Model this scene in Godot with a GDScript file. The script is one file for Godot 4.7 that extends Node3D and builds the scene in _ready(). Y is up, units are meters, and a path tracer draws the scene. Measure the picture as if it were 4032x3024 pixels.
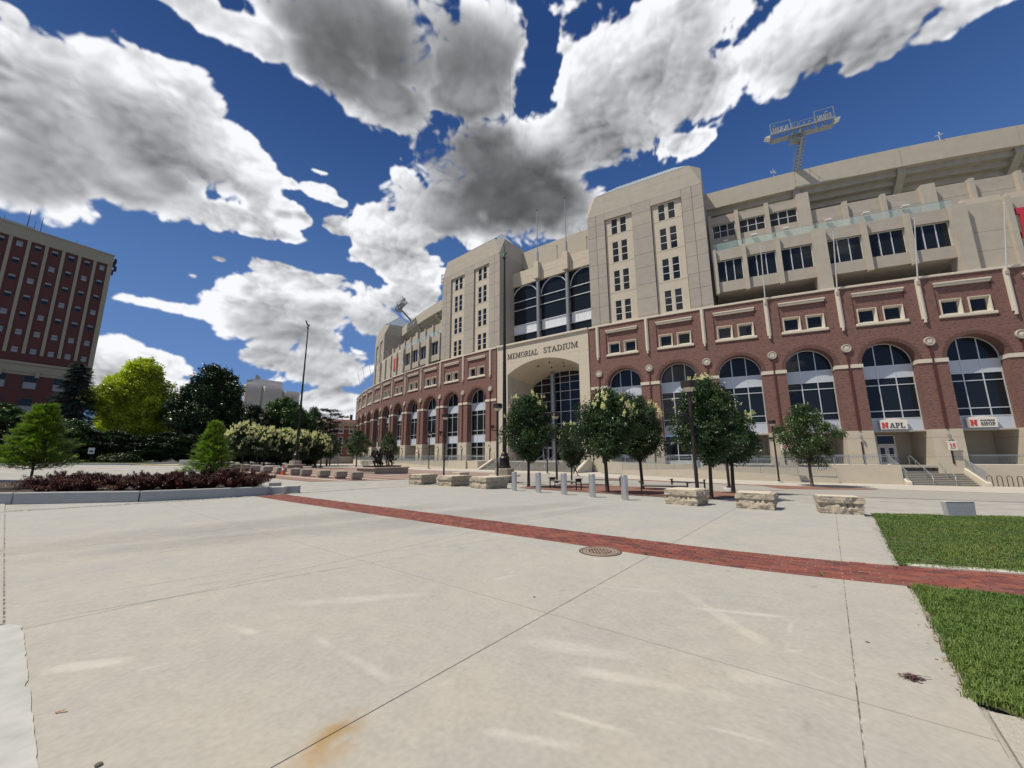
extends Node3D
# A stadium facade behind a concrete forecourt, on a bright day with broken cumulus.
# World: metres, y up, the photographer's eye 1.6 m above the paving at the origin, looking along -z.

const ARC_R := 185.52                     # outer face of the brick arcade
const ARC_X := 113.646
const ARC_Z := -215.22
const BAY := 0.04                         # angle of one arcade bay
const TH_RIGHT := -0.571                  # first pilaster right of the portal
const TH_LEFT := -0.6867                  # first pilaster left of the portal
const TH_PORTAL := -0.62885

var used := {}
var M := {}
var rng := RandomNumberGenerator.new()

# ------------------------------------------------------------------ mesh building
class MB:
	var v := PackedVector3Array()
	var n := PackedVector3Array()
	var uv := PackedVector2Array()
	var col := PackedColorArray()
	var tint := Color(1, 1, 1)
	var tinted := false
	func vert(p: Vector3, nn: Vector3) -> void:
		v.append(p); n.append(nn)
		var a := nn.abs()
		if a.y > a.x and a.y > a.z: uv.append(Vector2(p.x, p.z))
		elif a.x > a.z: uv.append(Vector2(p.z, -p.y))
		else: uv.append(Vector2(p.x, -p.y))
		if tinted: col.append(tint)
	func tri(a: Vector3, b: Vector3, c: Vector3) -> void:      # counter-clockwise from outside
		var nn := (b - a).cross(c - a)
		if nn.length_squared() < 1e-16: return
		nn = nn.normalized()
		vert(a, nn); vert(c, nn); vert(b, nn)
	func quad(a: Vector3, b: Vector3, c: Vector3, d: Vector3) -> void:
		var nn := (c - a).cross(d - b)
		if nn.length_squared() < 1e-16: return
		nn = nn.normalized()
		vert(a, nn); vert(c, nn); vert(b, nn)
		vert(a, nn); vert(d, nn); vert(c, nn)
	func squad(a: Vector3, b: Vector3, c: Vector3, d: Vector3, na: Vector3, nb: Vector3, nc: Vector3, nd: Vector3) -> void:
		vert(a, na); vert(c, nc); vert(b, nb)
		vert(a, na); vert(d, nd); vert(c, nc)
	func box(c: Vector3, s: Vector3, b := Basis.IDENTITY) -> void:
		var h := s * 0.5
		var p := []
		for i in 8:
			p.append(c + b * Vector3(h.x if i & 1 else -h.x, h.y if i & 2 else -h.y, h.z if i & 4 else -h.z))
		quad(p[4], p[5], p[7], p[6]); quad(p[1], p[0], p[2], p[3])
		quad(p[5], p[1], p[3], p[7]); quad(p[0], p[4], p[6], p[2])
		quad(p[6], p[7], p[3], p[2]); quad(p[0], p[1], p[5], p[4])
	func span(a: Vector3, b: Vector3) -> void:                 # axis-aligned box between two corners
		box((a + b) * 0.5, (b - a).abs())
	func cbox(c: Vector3, s: Vector3, e: float, b := Basis.IDENTITY) -> void:   # box with chamfered edges
		var h := s * 0.5
		var sg := [Vector3(-1, -1, -1), Vector3(1, -1, -1), Vector3(-1, 1, -1), Vector3(1, 1, -1), Vector3(-1, -1, 1), Vector3(1, -1, 1), Vector3(-1, 1, 1), Vector3(1, 1, 1)]
		var px := []; var py := []; var pz := []
		for g in sg:
			px.append(c + b * Vector3(g.x * h.x, g.y * (h.y - e), g.z * (h.z - e)))
			py.append(c + b * Vector3(g.x * (h.x - e), g.y * h.y, g.z * (h.z - e)))
			pz.append(c + b * Vector3(g.x * (h.x - e), g.y * (h.y - e), g.z * h.z))
		quad(pz[4], pz[5], pz[7], pz[6]); quad(pz[1], pz[0], pz[2], pz[3])
		quad(px[5], px[1], px[3], px[7]); quad(px[0], px[4], px[6], px[2])
		quad(py[6], py[7], py[3], py[2]); quad(py[0], py[1], py[5], py[4])
		# edges along x, y, z
		quad(pz[6], pz[7], py[7], py[6]); quad(py[2], py[3], pz[3], pz[2]); quad(py[4], py[5], pz[5], pz[4]); quad(pz[0], pz[1], py[1], py[0])
		quad(pz[5], px[5], px[7], pz[7]); quad(px[4], pz[4], pz[6], px[6]); quad(px[1], pz[1], pz[3], px[3]); quad(pz[0], px[0], px[2], pz[2])
		quad(px[7], px[3], py[3], py[7]); quad(px[2], px[6], py[6], py[2]); quad(px[1], px[5], py[5], py[1]); quad(px[4], px[0], py[0], py[4])
		tri(px[7], py[7], pz[7]); tri(px[6], pz[6], py[6]); tri(px[5], pz[5], py[5]); tri(px[4], py[4], pz[4])
		tri(px[3], pz[3], py[3]); tri(px[2], py[2], pz[2]); tri(px[1], py[1], pz[1]); tri(px[0], pz[0], py[0])
	func beam(a: Vector3, b: Vector3, w: float, d: float, up := Vector3.UP) -> void:   # rectangular bar from a to b
		var z := (b - a).normalized()
		var x := up.cross(z)
		if x.length() < 0.01: x = Vector3.RIGHT.cross(z)
		x = x.normalized()
		var y := z.cross(x)
		box((a + b) * 0.5, Vector3(w, d, (b - a).length()), Basis(x, y, z))
	func tube(pts: Array, rad: Array, sides := 8, caps := true) -> void:
		var rings := []; var norms := []
		var last := Vector3.RIGHT
		for i in pts.size():
			var d: Vector3 = (pts[mini(i + 1, pts.size() - 1)] - pts[maxi(i - 1, 0)]).normalized()
			var x := d.cross(last).cross(d)
			if x.length() < 0.05: x = d.cross(Vector3(0.3, 0.5, 0.8)).cross(d)
			x = x.normalized(); last = x
			var y := d.cross(x)
			var r := []; var q := []
			for k in sides:
				var a := TAU * k / sides
				var o := x * cos(a) + y * sin(a)
				r.append(pts[i] + o * rad[i]); q.append(o)
			rings.append(r); norms.append(q)
		for i in pts.size() - 1:
			for k in sides:
				var m := (k + 1) % sides
				squad(rings[i][k], rings[i][m], rings[i + 1][m], rings[i + 1][k], norms[i][k], norms[i][m], norms[i + 1][m], norms[i + 1][k])
		if caps:
			for k in sides:
				var m := (k + 1) % sides
				tri(pts[0], rings[0][m], rings[0][k])
				tri(pts[-1], rings[-1][k], rings[-1][m])
	func lathe(prof: Array, sides: int, at := Vector3.ZERO, smooth := false, turn := 0.0) -> void:   # (radius, height) pairs, bottom to top
		for i in prof.size() - 1:
			var p0: Vector2 = prof[i]; var p1: Vector2 = prof[i + 1]
			var sl := Vector2(p1.y - p0.y, -(p1.x - p0.x)).normalized()
			for k in sides:
				var a0 := turn + TAU * k / sides; var a1 := turn + TAU * (k + 1) / sides
				var d0 := Vector3(sin(a0), 0, cos(a0)); var d1 := Vector3(sin(a1), 0, cos(a1))
				var a := at + d0 * p0.x + Vector3.UP * p0.y; var b := at + d1 * p0.x + Vector3.UP * p0.y
				var c := at + d1 * p1.x + Vector3.UP * p1.y; var d := at + d0 * p1.x + Vector3.UP * p1.y
				if smooth:
					var n0 := d0 * sl.x + Vector3.UP * sl.y; var n1 := d1 * sl.x + Vector3.UP * sl.y
					if p0.x < 1e-4:
						vert(a, n0); vert(d, n0); vert(c, n1)
					elif p1.x < 1e-4:
						vert(a, n0); vert(c, n1); vert(b, n1)
					else: squad(a, b, c, d, n0, n1, n1, n0)
				elif p0.x < 1e-4: tri(a, c, d)
				elif p1.x < 1e-4: tri(a, b, c)
				else: quad(a, b, c, d)
	func prism(poly: PackedVector2Array, z0: float, z1: float, xf := Transform3D.IDENTITY) -> void:   # polygon in x,y pushed along z
		var p := poly
		if Geometry2D.is_polygon_clockwise(p): p = p.duplicate(); p.reverse()
		var idx := Geometry2D.triangulate_polygon(p)
		for i in range(0, idx.size(), 3):
			var a := p[idx[i]]; var b := p[idx[i + 1]]; var c := p[idx[i + 2]]
			if (b - a).cross(c - a) < 0: var t := b; b = c; c = t
			tri(xf * Vector3(a.x, a.y, z1), xf * Vector3(b.x, b.y, z1), xf * Vector3(c.x, c.y, z1))
			tri(xf * Vector3(a.x, a.y, z0), xf * Vector3(c.x, c.y, z0), xf * Vector3(b.x, b.y, z0))
		for i in p.size():
			var a := p[i]; var b := p[(i + 1) % p.size()]
			quad(xf * Vector3(a.x, a.y, z0), xf * Vector3(b.x, b.y, z0), xf * Vector3(b.x, b.y, z1), xf * Vector3(a.x, a.y, z1))
	func mesh() -> ArrayMesh:
		var arr := []; arr.resize(Mesh.ARRAY_MAX)
		arr[Mesh.ARRAY_VERTEX] = v; arr[Mesh.ARRAY_NORMAL] = n; arr[Mesh.ARRAY_TEX_UV] = uv
		if tinted: arr[Mesh.ARRAY_COLOR] = col
		var m := ArrayMesh.new()
		if v.size(): m.add_surface_from_arrays(Mesh.PRIMITIVE_TRIANGLES, arr)
		return m

func numbered(called: String) -> String:
	if not used.has(called):
		used[called] = 0
		return called
	used[called] += 1
	return "%s_%03d" % [called, used[called]]

func put(called: String, mesh: Mesh, mat: Material, parent: Node = null, xf := Transform3D.IDENTITY) -> MeshInstance3D:
	var o := MeshInstance3D.new()
	o.mesh = mesh
	o.material_override = mat
	o.transform = xf
	if parent == null:
		o.name = numbered(called)
		add_child(o)
	else:
		var i := 1; var nm := called
		if not parent.has_meta("_names"): parent.set_meta("_names", {})
		var d: Dictionary = parent.get_meta("_names")
		if d.has(called):
			d[called] += 1; nm = "%s_%03d" % [called, d[called]]
		else: d[called] = 0
		o.name = nm
		parent.add_child(o)
	return o

func part(called: String, mb: MB, mat: Material, parent: Node = null, xf := Transform3D.IDENTITY) -> MeshInstance3D:
	return put(called, mb.mesh(), mat, parent, xf)

func tag(o: Node, label: String, category: String, group := "") -> Node:
	o.set_meta("label", label); o.set_meta("category", category)
	if group != "": o.set_meta("group", group)
	return o

func thing(called: String, label: String, category: String, at := Vector3.ZERO, turn := 0.0, group := "") -> Node3D:
	var o := Node3D.new()
	o.name = numbered(called)
	add_child(o)
	o.position = at; o.rotation.y = turn
	tag(o, label, category, group)
	return o

func dup(src: Node3D, called: String, label: String, at: Vector3, turn := 0.0, group := "") -> Node3D:
	var o: Node3D = src.duplicate()
	o.name = numbered(called)
	add_child(o)
	o.position = at; o.rotation.y = turn
	o.set_meta("label", label)
	if group != "": o.set_meta("group", group)
	return o

func structure(called: String, mesh: Mesh, mat: Material) -> MeshInstance3D:
	var o := put(called, mesh, mat)
	o.set_meta("kind", "structure")
	return o

# ------------------------------------------------------------------ ground levels
func arc_s(x: float, z: float) -> float:
	return Vector2(x - ARC_X, z - ARC_Z).length() - ARC_R

const YW := [[-1.6, -0.35], [-1.2, -0.285], [-0.95, -0.246], [-0.76, -0.376], [-0.62, -0.48], [-0.586, -0.558], [-0.552, -0.792], [-0.505, -1.078], [-0.447, -1.26], [-0.39, -1.416], [-0.3, -1.585], [-0.2, -1.65]]

func ground_y(x: float, z: float) -> float:
	var s := arc_s(x, z)
	var th := atan2(x - ARC_X, z - ARC_Z)
	var t := clampf((46.0 - s) / 38.0, 0, 1)
	var yw: float = YW[0][1]
	if th > YW[-1][0]: yw = YW[-1][1]
	else:
		for i in YW.size() - 1:
			if th >= YW[i][0] and th < YW[i + 1][0]:
				yw = lerpf(YW[i][1], YW[i + 1][1], (th - YW[i][0]) / (YW[i + 1][0] - YW[i][0]))
	var q := clampf((-8.0 - x) / 47.0, 0, 1)
	return yw * t * t * (3 - 2 * t) + 1.25 * q * q * (3 - 2 * q) * clampf((s - 12.0) / 25.0, 0, 1)

func on_ground(x: float, z: float, up := 0.0) -> Vector3:
	return Vector3(x, ground_y(x, z) + up, z)

func arc_p(th: float, off: float, y: float) -> Vector3:
	return Vector3(ARC_X + (ARC_R + off) * sin(th), y, ARC_Z + (ARC_R + off) * cos(th))

func arc_xf(th: float, off := 0.0, y := 0.0) -> Transform3D:     # local x along the wall, z outwards
	return Transform3D(Basis(Vector3.UP, th), arc_p(th, off, y))

# ------------------------------------------------------------------ materials
func fnl(sd: int, freq: float, oct := 4, type := FastNoiseLite.TYPE_SIMPLEX_SMOOTH) -> FastNoiseLite:
	var f := FastNoiseLite.new()
	f.seed = sd; f.frequency = freq; f.noise_type = type
	f.fractal_type = FastNoiseLite.FRACTAL_FBM; f.fractal_octaves = oct
	return f

func ramp(cols: Array) -> Gradient:
	var g := Gradient.new()
	var off := PackedFloat32Array(); var cc := PackedColorArray()
	for i in cols.size():
		off.append(float(i) / (cols.size() - 1)); cc.append(cols[i])
	g.offsets = off; g.colors = cc
	return g

func noise_tex(sd: int, freq: float, cols: Array, size := 512, oct := 5) -> NoiseTexture2D:
	var t := NoiseTexture2D.new()
	t.width = size; t.height = size; t.seamless = true
	t.noise = fnl(sd, freq, oct)
	t.color_ramp = ramp(cols)
	return t

func lin(r: float, g: float, b: float) -> Color:
	return Color(r, g, b).linear_to_srgb()

func flat(c: Color, rough := 0.8, metal := 0.0) -> StandardMaterial3D:
	var m := StandardMaterial3D.new()
	m.albedo_color = c.linear_to_srgb(); m.roughness = rough; m.metallic = metal
	return m

func noisy(c: Color, spread: float, size_m: float, rough := 0.85, sd := 1, bump := 0.0, oct := 6, freq := 0.012) -> StandardMaterial3D:
	var m := StandardMaterial3D.new()
	var lo := (c * (1.0 - spread)).linear_to_srgb(); var mid := c.linear_to_srgb(); var hi := (c * (1.0 + spread * 0.8)).linear_to_srgb()
	lo.a = 1; mid.a = 1; hi.a = 1
	m.albedo_texture = noise_tex(sd, freq, [lo, mid.lerp(lo, 0.3), mid, mid.lerp(hi, 0.5), hi], 512, oct)
	m.uv1_triplanar = true; m.uv1_world_triplanar = true
	m.uv1_scale = Vector3.ONE / size_m
	m.roughness = rough
	if bump > 0.0:
		m.heightmap_enabled = true
		m.heightmap_texture = noise_tex(sd + 50, 0.03, [Color.BLACK, Color.WHITE], 512, 5)
		m.heightmap_scale = bump
	return m

func brick_texture(sd: int) -> ImageTexture:
	var w := 384; var im := Image.create(w, w, false, Image.FORMAT_RGB8)
	var r := RandomNumberGenerator.new(); r.seed = sd
	var mortar := Color(0.20, 0.14, 0.12).linear_to_srgb()
	im.fill(mortar)
	# 12 bricks by 32 courses in 2.4 m
	for row in 32:
		for k in 12:
			var c := Color(0.185, 0.086, 0.068)
			var u := r.randf()
			if u < 0.14: c = Color(0.085, 0.048, 0.044)
			elif u < 0.34: c = Color(0.145, 0.070, 0.058)
			elif u < 0.5: c = Color(0.215, 0.100, 0.076)
			c = c * r.randf_range(0.9, 1.1)
			c = c.linear_to_srgb(); c.a = 1
			var x0 := k * 32 + (16 if row % 2 else 0)
			for part_x in [x0, x0 - w]:
				im.fill_rect(Rect2i(part_x + 1, row * 12 + 1, 30, 10), c)
	return ImageTexture.create_from_image(im)

func materials() -> void:
	M.precast = noisy(Color(0.41, 0.372, 0.305), 0.12, 9.0, 0.85, 3)
	M.precast_grey = noisy(Color(0.345, 0.315, 0.272), 0.13, 7.0, 0.85, 4)
	M.precast_warm = noisy(Color(0.375, 0.338, 0.285), 0.12, 8.0, 0.85, 8)
	M.precast_light = noisy(Color(0.50, 0.445, 0.355), 0.08, 7.0, 0.85, 5)
	M.limestone = noisy(Color(0.53, 0.47, 0.375), 0.07, 6.0, 0.8, 6)
	M.trim = noisy(Color(0.60, 0.545, 0.445), 0.05, 5.0, 0.75, 7)
	M.bowl = noisy(Color(0.33, 0.31, 0.26), 0.22, 8.0, 0.9, 9)
	var b := StandardMaterial3D.new()
	b.albedo_texture = brick_texture(11)
	b.uv1_scale = Vector3(1 / 2.4, 1 / 2.4, 1)
	b.roughness = 0.85
	M.brick = b
	M.brick_dark = b.duplicate(); M.brick_dark.albedo_color = lin(0.72, 0.68, 0.68)
	var g := flat(Color(0.013, 0.016, 0.019), 0.04)
	g.metallic_specular = 0.40
	g.normal_enabled = true; g.normal_scale = 0.05
	var wav := noise_tex(25, 0.006, [Color.BLACK, Color.WHITE], 256, 2); wav.as_normal_map = true; wav.bump_strength = 6.0; wav.color_ramp = null
	g.normal_texture = wav; g.uv1_triplanar = true; g.uv1_world_triplanar = true; g.uv1_scale = Vector3.ONE / 3.0
	M.glass = g
	var g2 := flat(Color(0.010, 0.011, 0.012), 0.06)
	g2.metallic_specular = 0.5
	M.glass_low = g2
	var cg := StandardMaterial3D.new()
	cg.transparency = BaseMaterial3D.TRANSPARENCY_ALPHA
	cg.albedo_color = Color(0.72, 0.86, 0.82, 0.16); cg.roughness = 0.05
	M.glass_clear = cg
	M.mullion = flat(Color(0.62, 0.64, 0.66), 0.45, 0.3)
	M.spandrel = noisy(Color(0.50, 0.55, 0.62), 0.04, 4.0, 0.5, 12)
	M.spandrel_white = noisy(Color(0.66, 0.69, 0.73), 0.04, 4.0, 0.45, 13)
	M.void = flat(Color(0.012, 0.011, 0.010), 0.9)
	M.downspout = flat(Color(0.085, 0.022, 0.018), 0.6)
	M.bronze = noisy(Color(0.030, 0.027, 0.022), 0.35, 1.5, 0.42, 14)
	M.bronze.metallic = 0.6
	M.patina = flat(Color(0.07, 0.13, 0.10), 0.7)
	M.black_metal = flat(Color(0.022, 0.020, 0.019), 0.5, 0.3)
	M.brown_metal = flat(Color(0.035, 0.024, 0.020), 0.5, 0.3)
	M.steel = flat(Color(0.60, 0.60, 0.59), 0.28, 0.95)
	M.steel_dull = flat(Color(0.40, 0.39, 0.37), 0.4, 0.6)
	M.rail = flat(Color(0.33, 0.37, 0.39), 0.4, 0.4)
	M.pole_white = flat(Color(0.66, 0.66, 0.64), 0.4, 0.3)
	M.lamp_glass = flat(Color(0.62, 0.56, 0.42), 0.3)
	M.white_paint = flat(Color(0.74, 0.74, 0.72), 0.5)
	M.red_paint = flat(Color(0.52, 0.035, 0.05), 0.5)
	M.ink = flat(Color(0.035, 0.033, 0.032), 0.7)
	M.roof_metal = flat(Color(0.52, 0.60, 0.63), 0.35, 0.5)
	M.galvanised = noisy(Color(0.30, 0.33, 0.35), 0.12, 2.0, 0.4, 15); M.galvanised.metallic = 0.5
	M.riser = noisy(Color(0.15, 0.145, 0.13), 0.15, 3.0, 0.9, 24)
	M.step = noisy(Color(0.36, 0.34, 0.30), 0.12, 3.0, 0.9, 16)
	M.cast = noisy(Color(0.30, 0.265, 0.215), 0.14, 1.6, 0.9, 17, 0.6)
	M.cast_light = noisy(Color(0.50, 0.49, 0.46), 0.10, 1.6, 0.9, 18)
	M.kerb = noisy(Color(0.36, 0.37, 0.36), 0.10, 2.0, 0.9, 19)
	M.rock = noisy(Color(0.40, 0.345, 0.265), 0.20, 1.1, 0.9, 20, 1.5)
	M.rock_top = noisy(Color(0.56, 0.50, 0.40), 0.10, 1.1, 0.9, 21, 0.8)
	M.bark = noisy(Color(0.055, 0.043, 0.034), 0.35, 0.5, 0.95, 22, 1.5)
	M.grass_tip = flat(Color(0.10, 0.15, 0.03), 0.7)
	M.bark_pale = noisy(Color(0.12, 0.10, 0.085), 0.3, 0.5, 0.95, 23, 1.0)

# ------------------------------------------------------------------ sky
# Cumulus that afternoon: azimuth, elevation, half width, half height (degrees), how grey the base is (-1: a gap)
const CLOUDS := [[-53.1,30.9,5.6,5.5,0.35],[-46.8,35.5,5.0,5.0,0.3],[-54.2,25.4,4.1,3.4,0.5],[-47.6,28.7,6.9,3.4,0.55],[-42.1,32.8,5.9,3.9,0.4],[-37.8,32.6,3.9,2.8,0.2],[-38.9,26.8,7.3,2.3,0.08],[-33.3,29.7,3.3,1.6,0.05],[-28.0,33.2,2.0,1.1,0],[-25.2,29.9,2.3,1.5,0],[-44.8,44.8,4.7,1.7,0.3],[-37.7,45.1,4.3,1.8,0.05],[-23.4,49.5,15.0,5.3,0.95],[-28.2,45.5,7.0,3.6,0.8],[-19.2,44.3,5.7,3.3,0.55],[-8.3,50.4,8.5,5.9,0.75],[-7.3,46.3,6.4,3.1,0.5],[-3.3,38.3,11.1,7.4,1],[3.4,34.5,10.8,5.0,0.95],[-10.6,34.1,7.1,3.9,0.6],[-16.4,35.1,3.7,3.5,0.15],[-18.2,31.0,6.4,2.8,0.05],[-17.9,26.7,6.5,2.1,0.05],[-13.1,25.6,4.3,1.3,0],[17.5,46.8,11.0,6.3,0.2],[24.3,48.8,8.4,4.2,0.3],[27.5,43.5,5.8,3.8,0.2],[9.7,42.4,8.8,4.8,0.35],[17.6,40.5,7.0,3.9,0.3],[26.8,38.6,2.3,1.3,0.02],[10.6,31.7,3.7,1.7,0.2],[45.0,43.0,7.7,3.5,0.25],[49.6,40.9,6.7,2.3,0.2],[55.1,38.3,4.3,1.4,0.1],[48.4,38.9,3.4,1.3,0.15],[-31.7,20.0,5.5,3.8,0.08],[-26.7,20.0,6.5,4.1,0.3],[-20.7,19.3,5.3,3.7,0.4],[-36.9,17.6,4.9,1.8,0.1],[-41.5,16.4,4.3,0.7,0],[-29.6,15.1,6.2,2.9,0.4],[-33.9,16.8,4.3,2.8,0.2],[-26.6,11.9,7.0,3.0,0.35],[-14.7,22.4,3.4,2.4,0.05],[-31.4,12.3,4.0,2.1,0.1],[-46.0,10.6,2.3,2.1,0.03],[-43.0,9.6,2.9,2.0,0.05],[-44.0,8.2,4.6,2.0,0.08],[-24.5,6.9,5.0,2.2,0.05],[-20.5,6.4,3.5,1.6,0.05],[-23.4,11.3,1.8,1.1,0],[-41.0,20.1,0.7,0.3,0],[-57.2,35.1,1.1,0.7,0],[-32.6,33.0,1.3,0.7,0],[-30.0,33.3,1.2,0.6,0],[-25.8,32.5,1.4,0.7,0],[-21.9,28.6,2.5,1.2,0],[-23.3,26.0,2.2,1.0,0],[-16.1,24.9,3.3,1.0,0],[-28.8,35.2,1.1,0.4,0],[28.7,38.6,1.5,0.7,0],[-31.0,29.5,1.7,0.7,0],[-57.4,36.4,0.8,0.5,0],[-38.9,22.7,0.9,0.3,0],[5.1,47.5,3.3,4.1,-1],[5.6,51.9,1.7,1.7,-1],[-48.0,41.3,3.1,2.1,-1],[-32.3,39.6,5.1,4.0,-1],[-30.6,25.3,9.5,1.6,-1]]

func sky_image() -> Image:
	var lw := 720; var lh := 180                       # 0.5 degree field of cloud mass (upper half)
	var field := Image.create(lw, lh, false, Image.FORMAT_RGF)
	var best := PackedFloat32Array(); var hole := PackedFloat32Array(); var sw := PackedFloat32Array(); var ss := PackedFloat32Array()
	for a in [best, hole, sw, ss]: a.resize(lw * lh)
	best.fill(-1.0)
	for c in CLOUDS:
		for copy in [-120.0, 0.0, 120.0]:               # the same weather all round
			var ce := cos(deg_to_rad(c[1]))
			var r: float = 1.9
			for j in range(maxi(0, int((90.0 - c[1] - c[3] * r) * 2.0)), mini(lh, int((90.0 - c[1] + c[3] * r) * 2.0) + 1)):
				var dy: float = (90.0 - (j + 0.5) * 0.5 - c[1]) / c[3]
				var wide: float = c[2] * r / ce
				for ii in range(int((c[0] + copy - wide) * 2.0), int((c[0] + copy + wide) * 2.0) + 1):
					var dx: float = ((ii + 0.5) * 0.5 - c[0] - copy) * ce / c[2]
					var q := 1.0 - (dx * dx + dy * dy)
					var k := j * lw + posmod(ii, lw)     # the panorama's left edge looks along -z
					if c[4] < 0.0:
						hole[k] = maxf(hole[k], q + 0.25)
						continue
					if q > best[k]: best[k] = q
					var w := maxf(q + 0.35, 0.0)
					sw[k] += w * w; ss[k] += w * w * c[4]
	for k in lw * lh:
		field.set_pixel(k % lw, k / lw, Color(maxf(best[k] - hole[k] * 1.15, -1.0), ss[k] / sw[k] if sw[k] > 0.0 else 0.1, 0))
	var w := 3072; var h := 768
	var big := Image.create(w, h, false, Image.FORMAT_RGF)
	big.copy_from(field)
	big.resize(w, h, Image.INTERPOLATE_CUBIC)
	var bytes := PackedByteArray(); bytes.resize(w * h * 3)
	var fd := big.get_data().to_float32_array()
	var lo := fnl(5, 1.0, 5); var hi := fnl(9, 1.0, 5)
	lo.fractal_gain = 0.52
	hi.noise_type = FastNoiseLite.TYPE_CELLULAR; hi.fractal_octaves = 3; hi.fractal_gain = 0.5; hi.fractal_lacunarity = 2.3
	hi.cellular_return_type = FastNoiseLite.RETURN_DISTANCE; hi.cellular_jitter = 1.0
	var jobs := func(band: int) -> PackedByteArray:
		return sky_band(band, w, h, fd, lo, hi)
	var out := PackedByteArray()
	var parts := []; parts.resize(16)
	var mutex := Mutex.new()
	var id := WorkerThreadPool.add_group_task(func(b: int) -> void:
		var r: PackedByteArray = jobs.call(b)
		mutex.lock(); parts[b] = r; mutex.unlock(), 16)
	WorkerThreadPool.wait_for_group_task_completion(id)
	for p in parts: out.append_array(p)
	var low := PackedByteArray(); low.resize(w * h * 3)
	var gc := lin(0.30, 0.30, 0.28)
	for k in 3: low[k] = int(gc[k] * 255)
	var n := 3
	while n < w * h * 3:                                # fill the lower half by doubling
		var m := mini(n, w * h * 3 - n)
		for q in 1:
			var s := low.slice(0, m)
			low = low.slice(0, n) + s
		n += m
	out.append_array(low)
	return Image.create_from_data(w, h * 2, false, Image.FORMAT_RGB8, out)

func sky_band(band: int, w: int, h: int, fd: PackedFloat32Array, lo: FastNoiseLite, hi: FastNoiseLite) -> PackedByteArray:
	var rows := h / 16
	var b := PackedByteArray(); b.resize(w * rows * 3)
	var top := Color(0.022, 0.064, 0.205); var mid := Color(0.045, 0.122, 0.345); var low := Color(0.20, 0.36, 0.68)
	var at := 0
	for jj in rows:
		var j := band * rows + jj
		var el := PI * 0.5 * (1.0 - (j + 0.5) / h)
		var ce := cos(el); var se := sin(el)
		var e1 := 1.0 - exp(-el * 3.2)
		var e2 := clampf((el - 0.28) / 0.65, 0.0, 1.0)
		var sky := low.lerp(mid, e1).lerp(top, e2 * e2 * (3.0 - 2.0 * e2))
		var fine := el < 1.02
		var i := 0
		while i < w:
			var az := wrapf(TAU * (i + 0.5) / w, -PI, PI)
			var inside := fine and absf(az) < 1.05
			if not inside and jj % 4:
				for s in 3:
					b[at] = b[at - w * 3]; at += 1
				i += 1
				continue
			var stride := mini(1 if inside else 4, w - i)
			var k := (j * w + i) * 2
			var d := fd[k]
			var c := sky
			if d > -0.75:
				var x := sin(az) * ce; var z := -cos(az) * ce
				var n1 := lo.get_noise_3d(x * 3.6, se * 4.6, z * 3.6)
				var wx := x * 12.0 + n1 * 0.9; var wz := z * 12.0; var wy := se * 15.0 + n1 * 0.5
				var n2 := (-0.49 - hi.get_noise_3d(wx, wy, wz)) * 2.4   # billows
				var dd := d * 0.72 + n1 * 0.85 + n2 * 0.55
				if dd > -0.20:
					var n5 := lo.get_noise_3d(wx * 2.6, wy * 2.6, wz * 2.6)
					dd += n5 * 0.26
					var n3 := (-0.49 - hi.get_noise_3d(wx - 0.06, wy + 0.12, wz)) * 2.4
					var n4 := lo.get_noise_3d(x * 3.6 - 0.10, se * 4.6 + 0.20, z * 3.6)
					var sh := clampf(fd[k + 1], 0.0, 1.0)
					var soft := lerpf(0.16, 0.34, sh)
					var a := clampf((dd + 0.05) / soft, 0.0, 1.0)
					a = a * a * (3.0 - 2.0 * a)
					var t := clampf((d * 0.80 + n1 * 0.55 + n2 * 0.12 + 0.03) / 0.75, 0.0, 1.0)
					t = t * t * (3.0 - 2.0 * t)
					var relief := (n2 - n3) * lerpf(0.60, 0.16, t * sh) + n2 * 0.10 * (1.0 - t * sh) + (n1 - n4) * lerpf(0.95, 0.60, t) + n5 * 0.05
					var deep := lerpf(0.58, 0.115, clampf(sh * 1.1, 0.0, 1.0))
					var up := fd[maxi(j - 30, 0) * w * 2 + i * 2] - d      # above the middle of its cloud, or below
					up *= 1.0 - 0.75 * sh
					var l := lerpf(0.95, deep, clampf(t * (1.0 + up * 0.45), 0.0, 1.0))
					l *= 1.0 + relief * 1.25 - clampf(up, -0.5, 0.8) * 0.30
					l = clampf(l, 0.085, 0.98)
					var cc := Color(l * 0.975, l * 0.99, l * 1.03)
					c = sky.lerp(cc, a)
			var o := c.linear_to_srgb()
			var r8 := int(clampf(o.r, 0, 1) * 255.0); var g8 := int(clampf(o.g, 0, 1) * 255.0); var b8 := int(clampf(o.b, 0, 1) * 255.0)
			for s in stride:
				b[at] = r8; b[at + 1] = g8; b[at + 2] = b8
				at += 3
			i += stride
	return b

# ------------------------------------------------------------------ paving
const A1 := Vector2(0.36, -4.47)          # where two joints of the forecourt cross
const EA := Vector2(0.785, 0.62)          # along the joints
const EB := Vector2(0.62, -0.785)         # across them, towards the stadium

func ab(a: float, b: float) -> Vector2:
	return A1 + EA * a + EB * b

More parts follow.
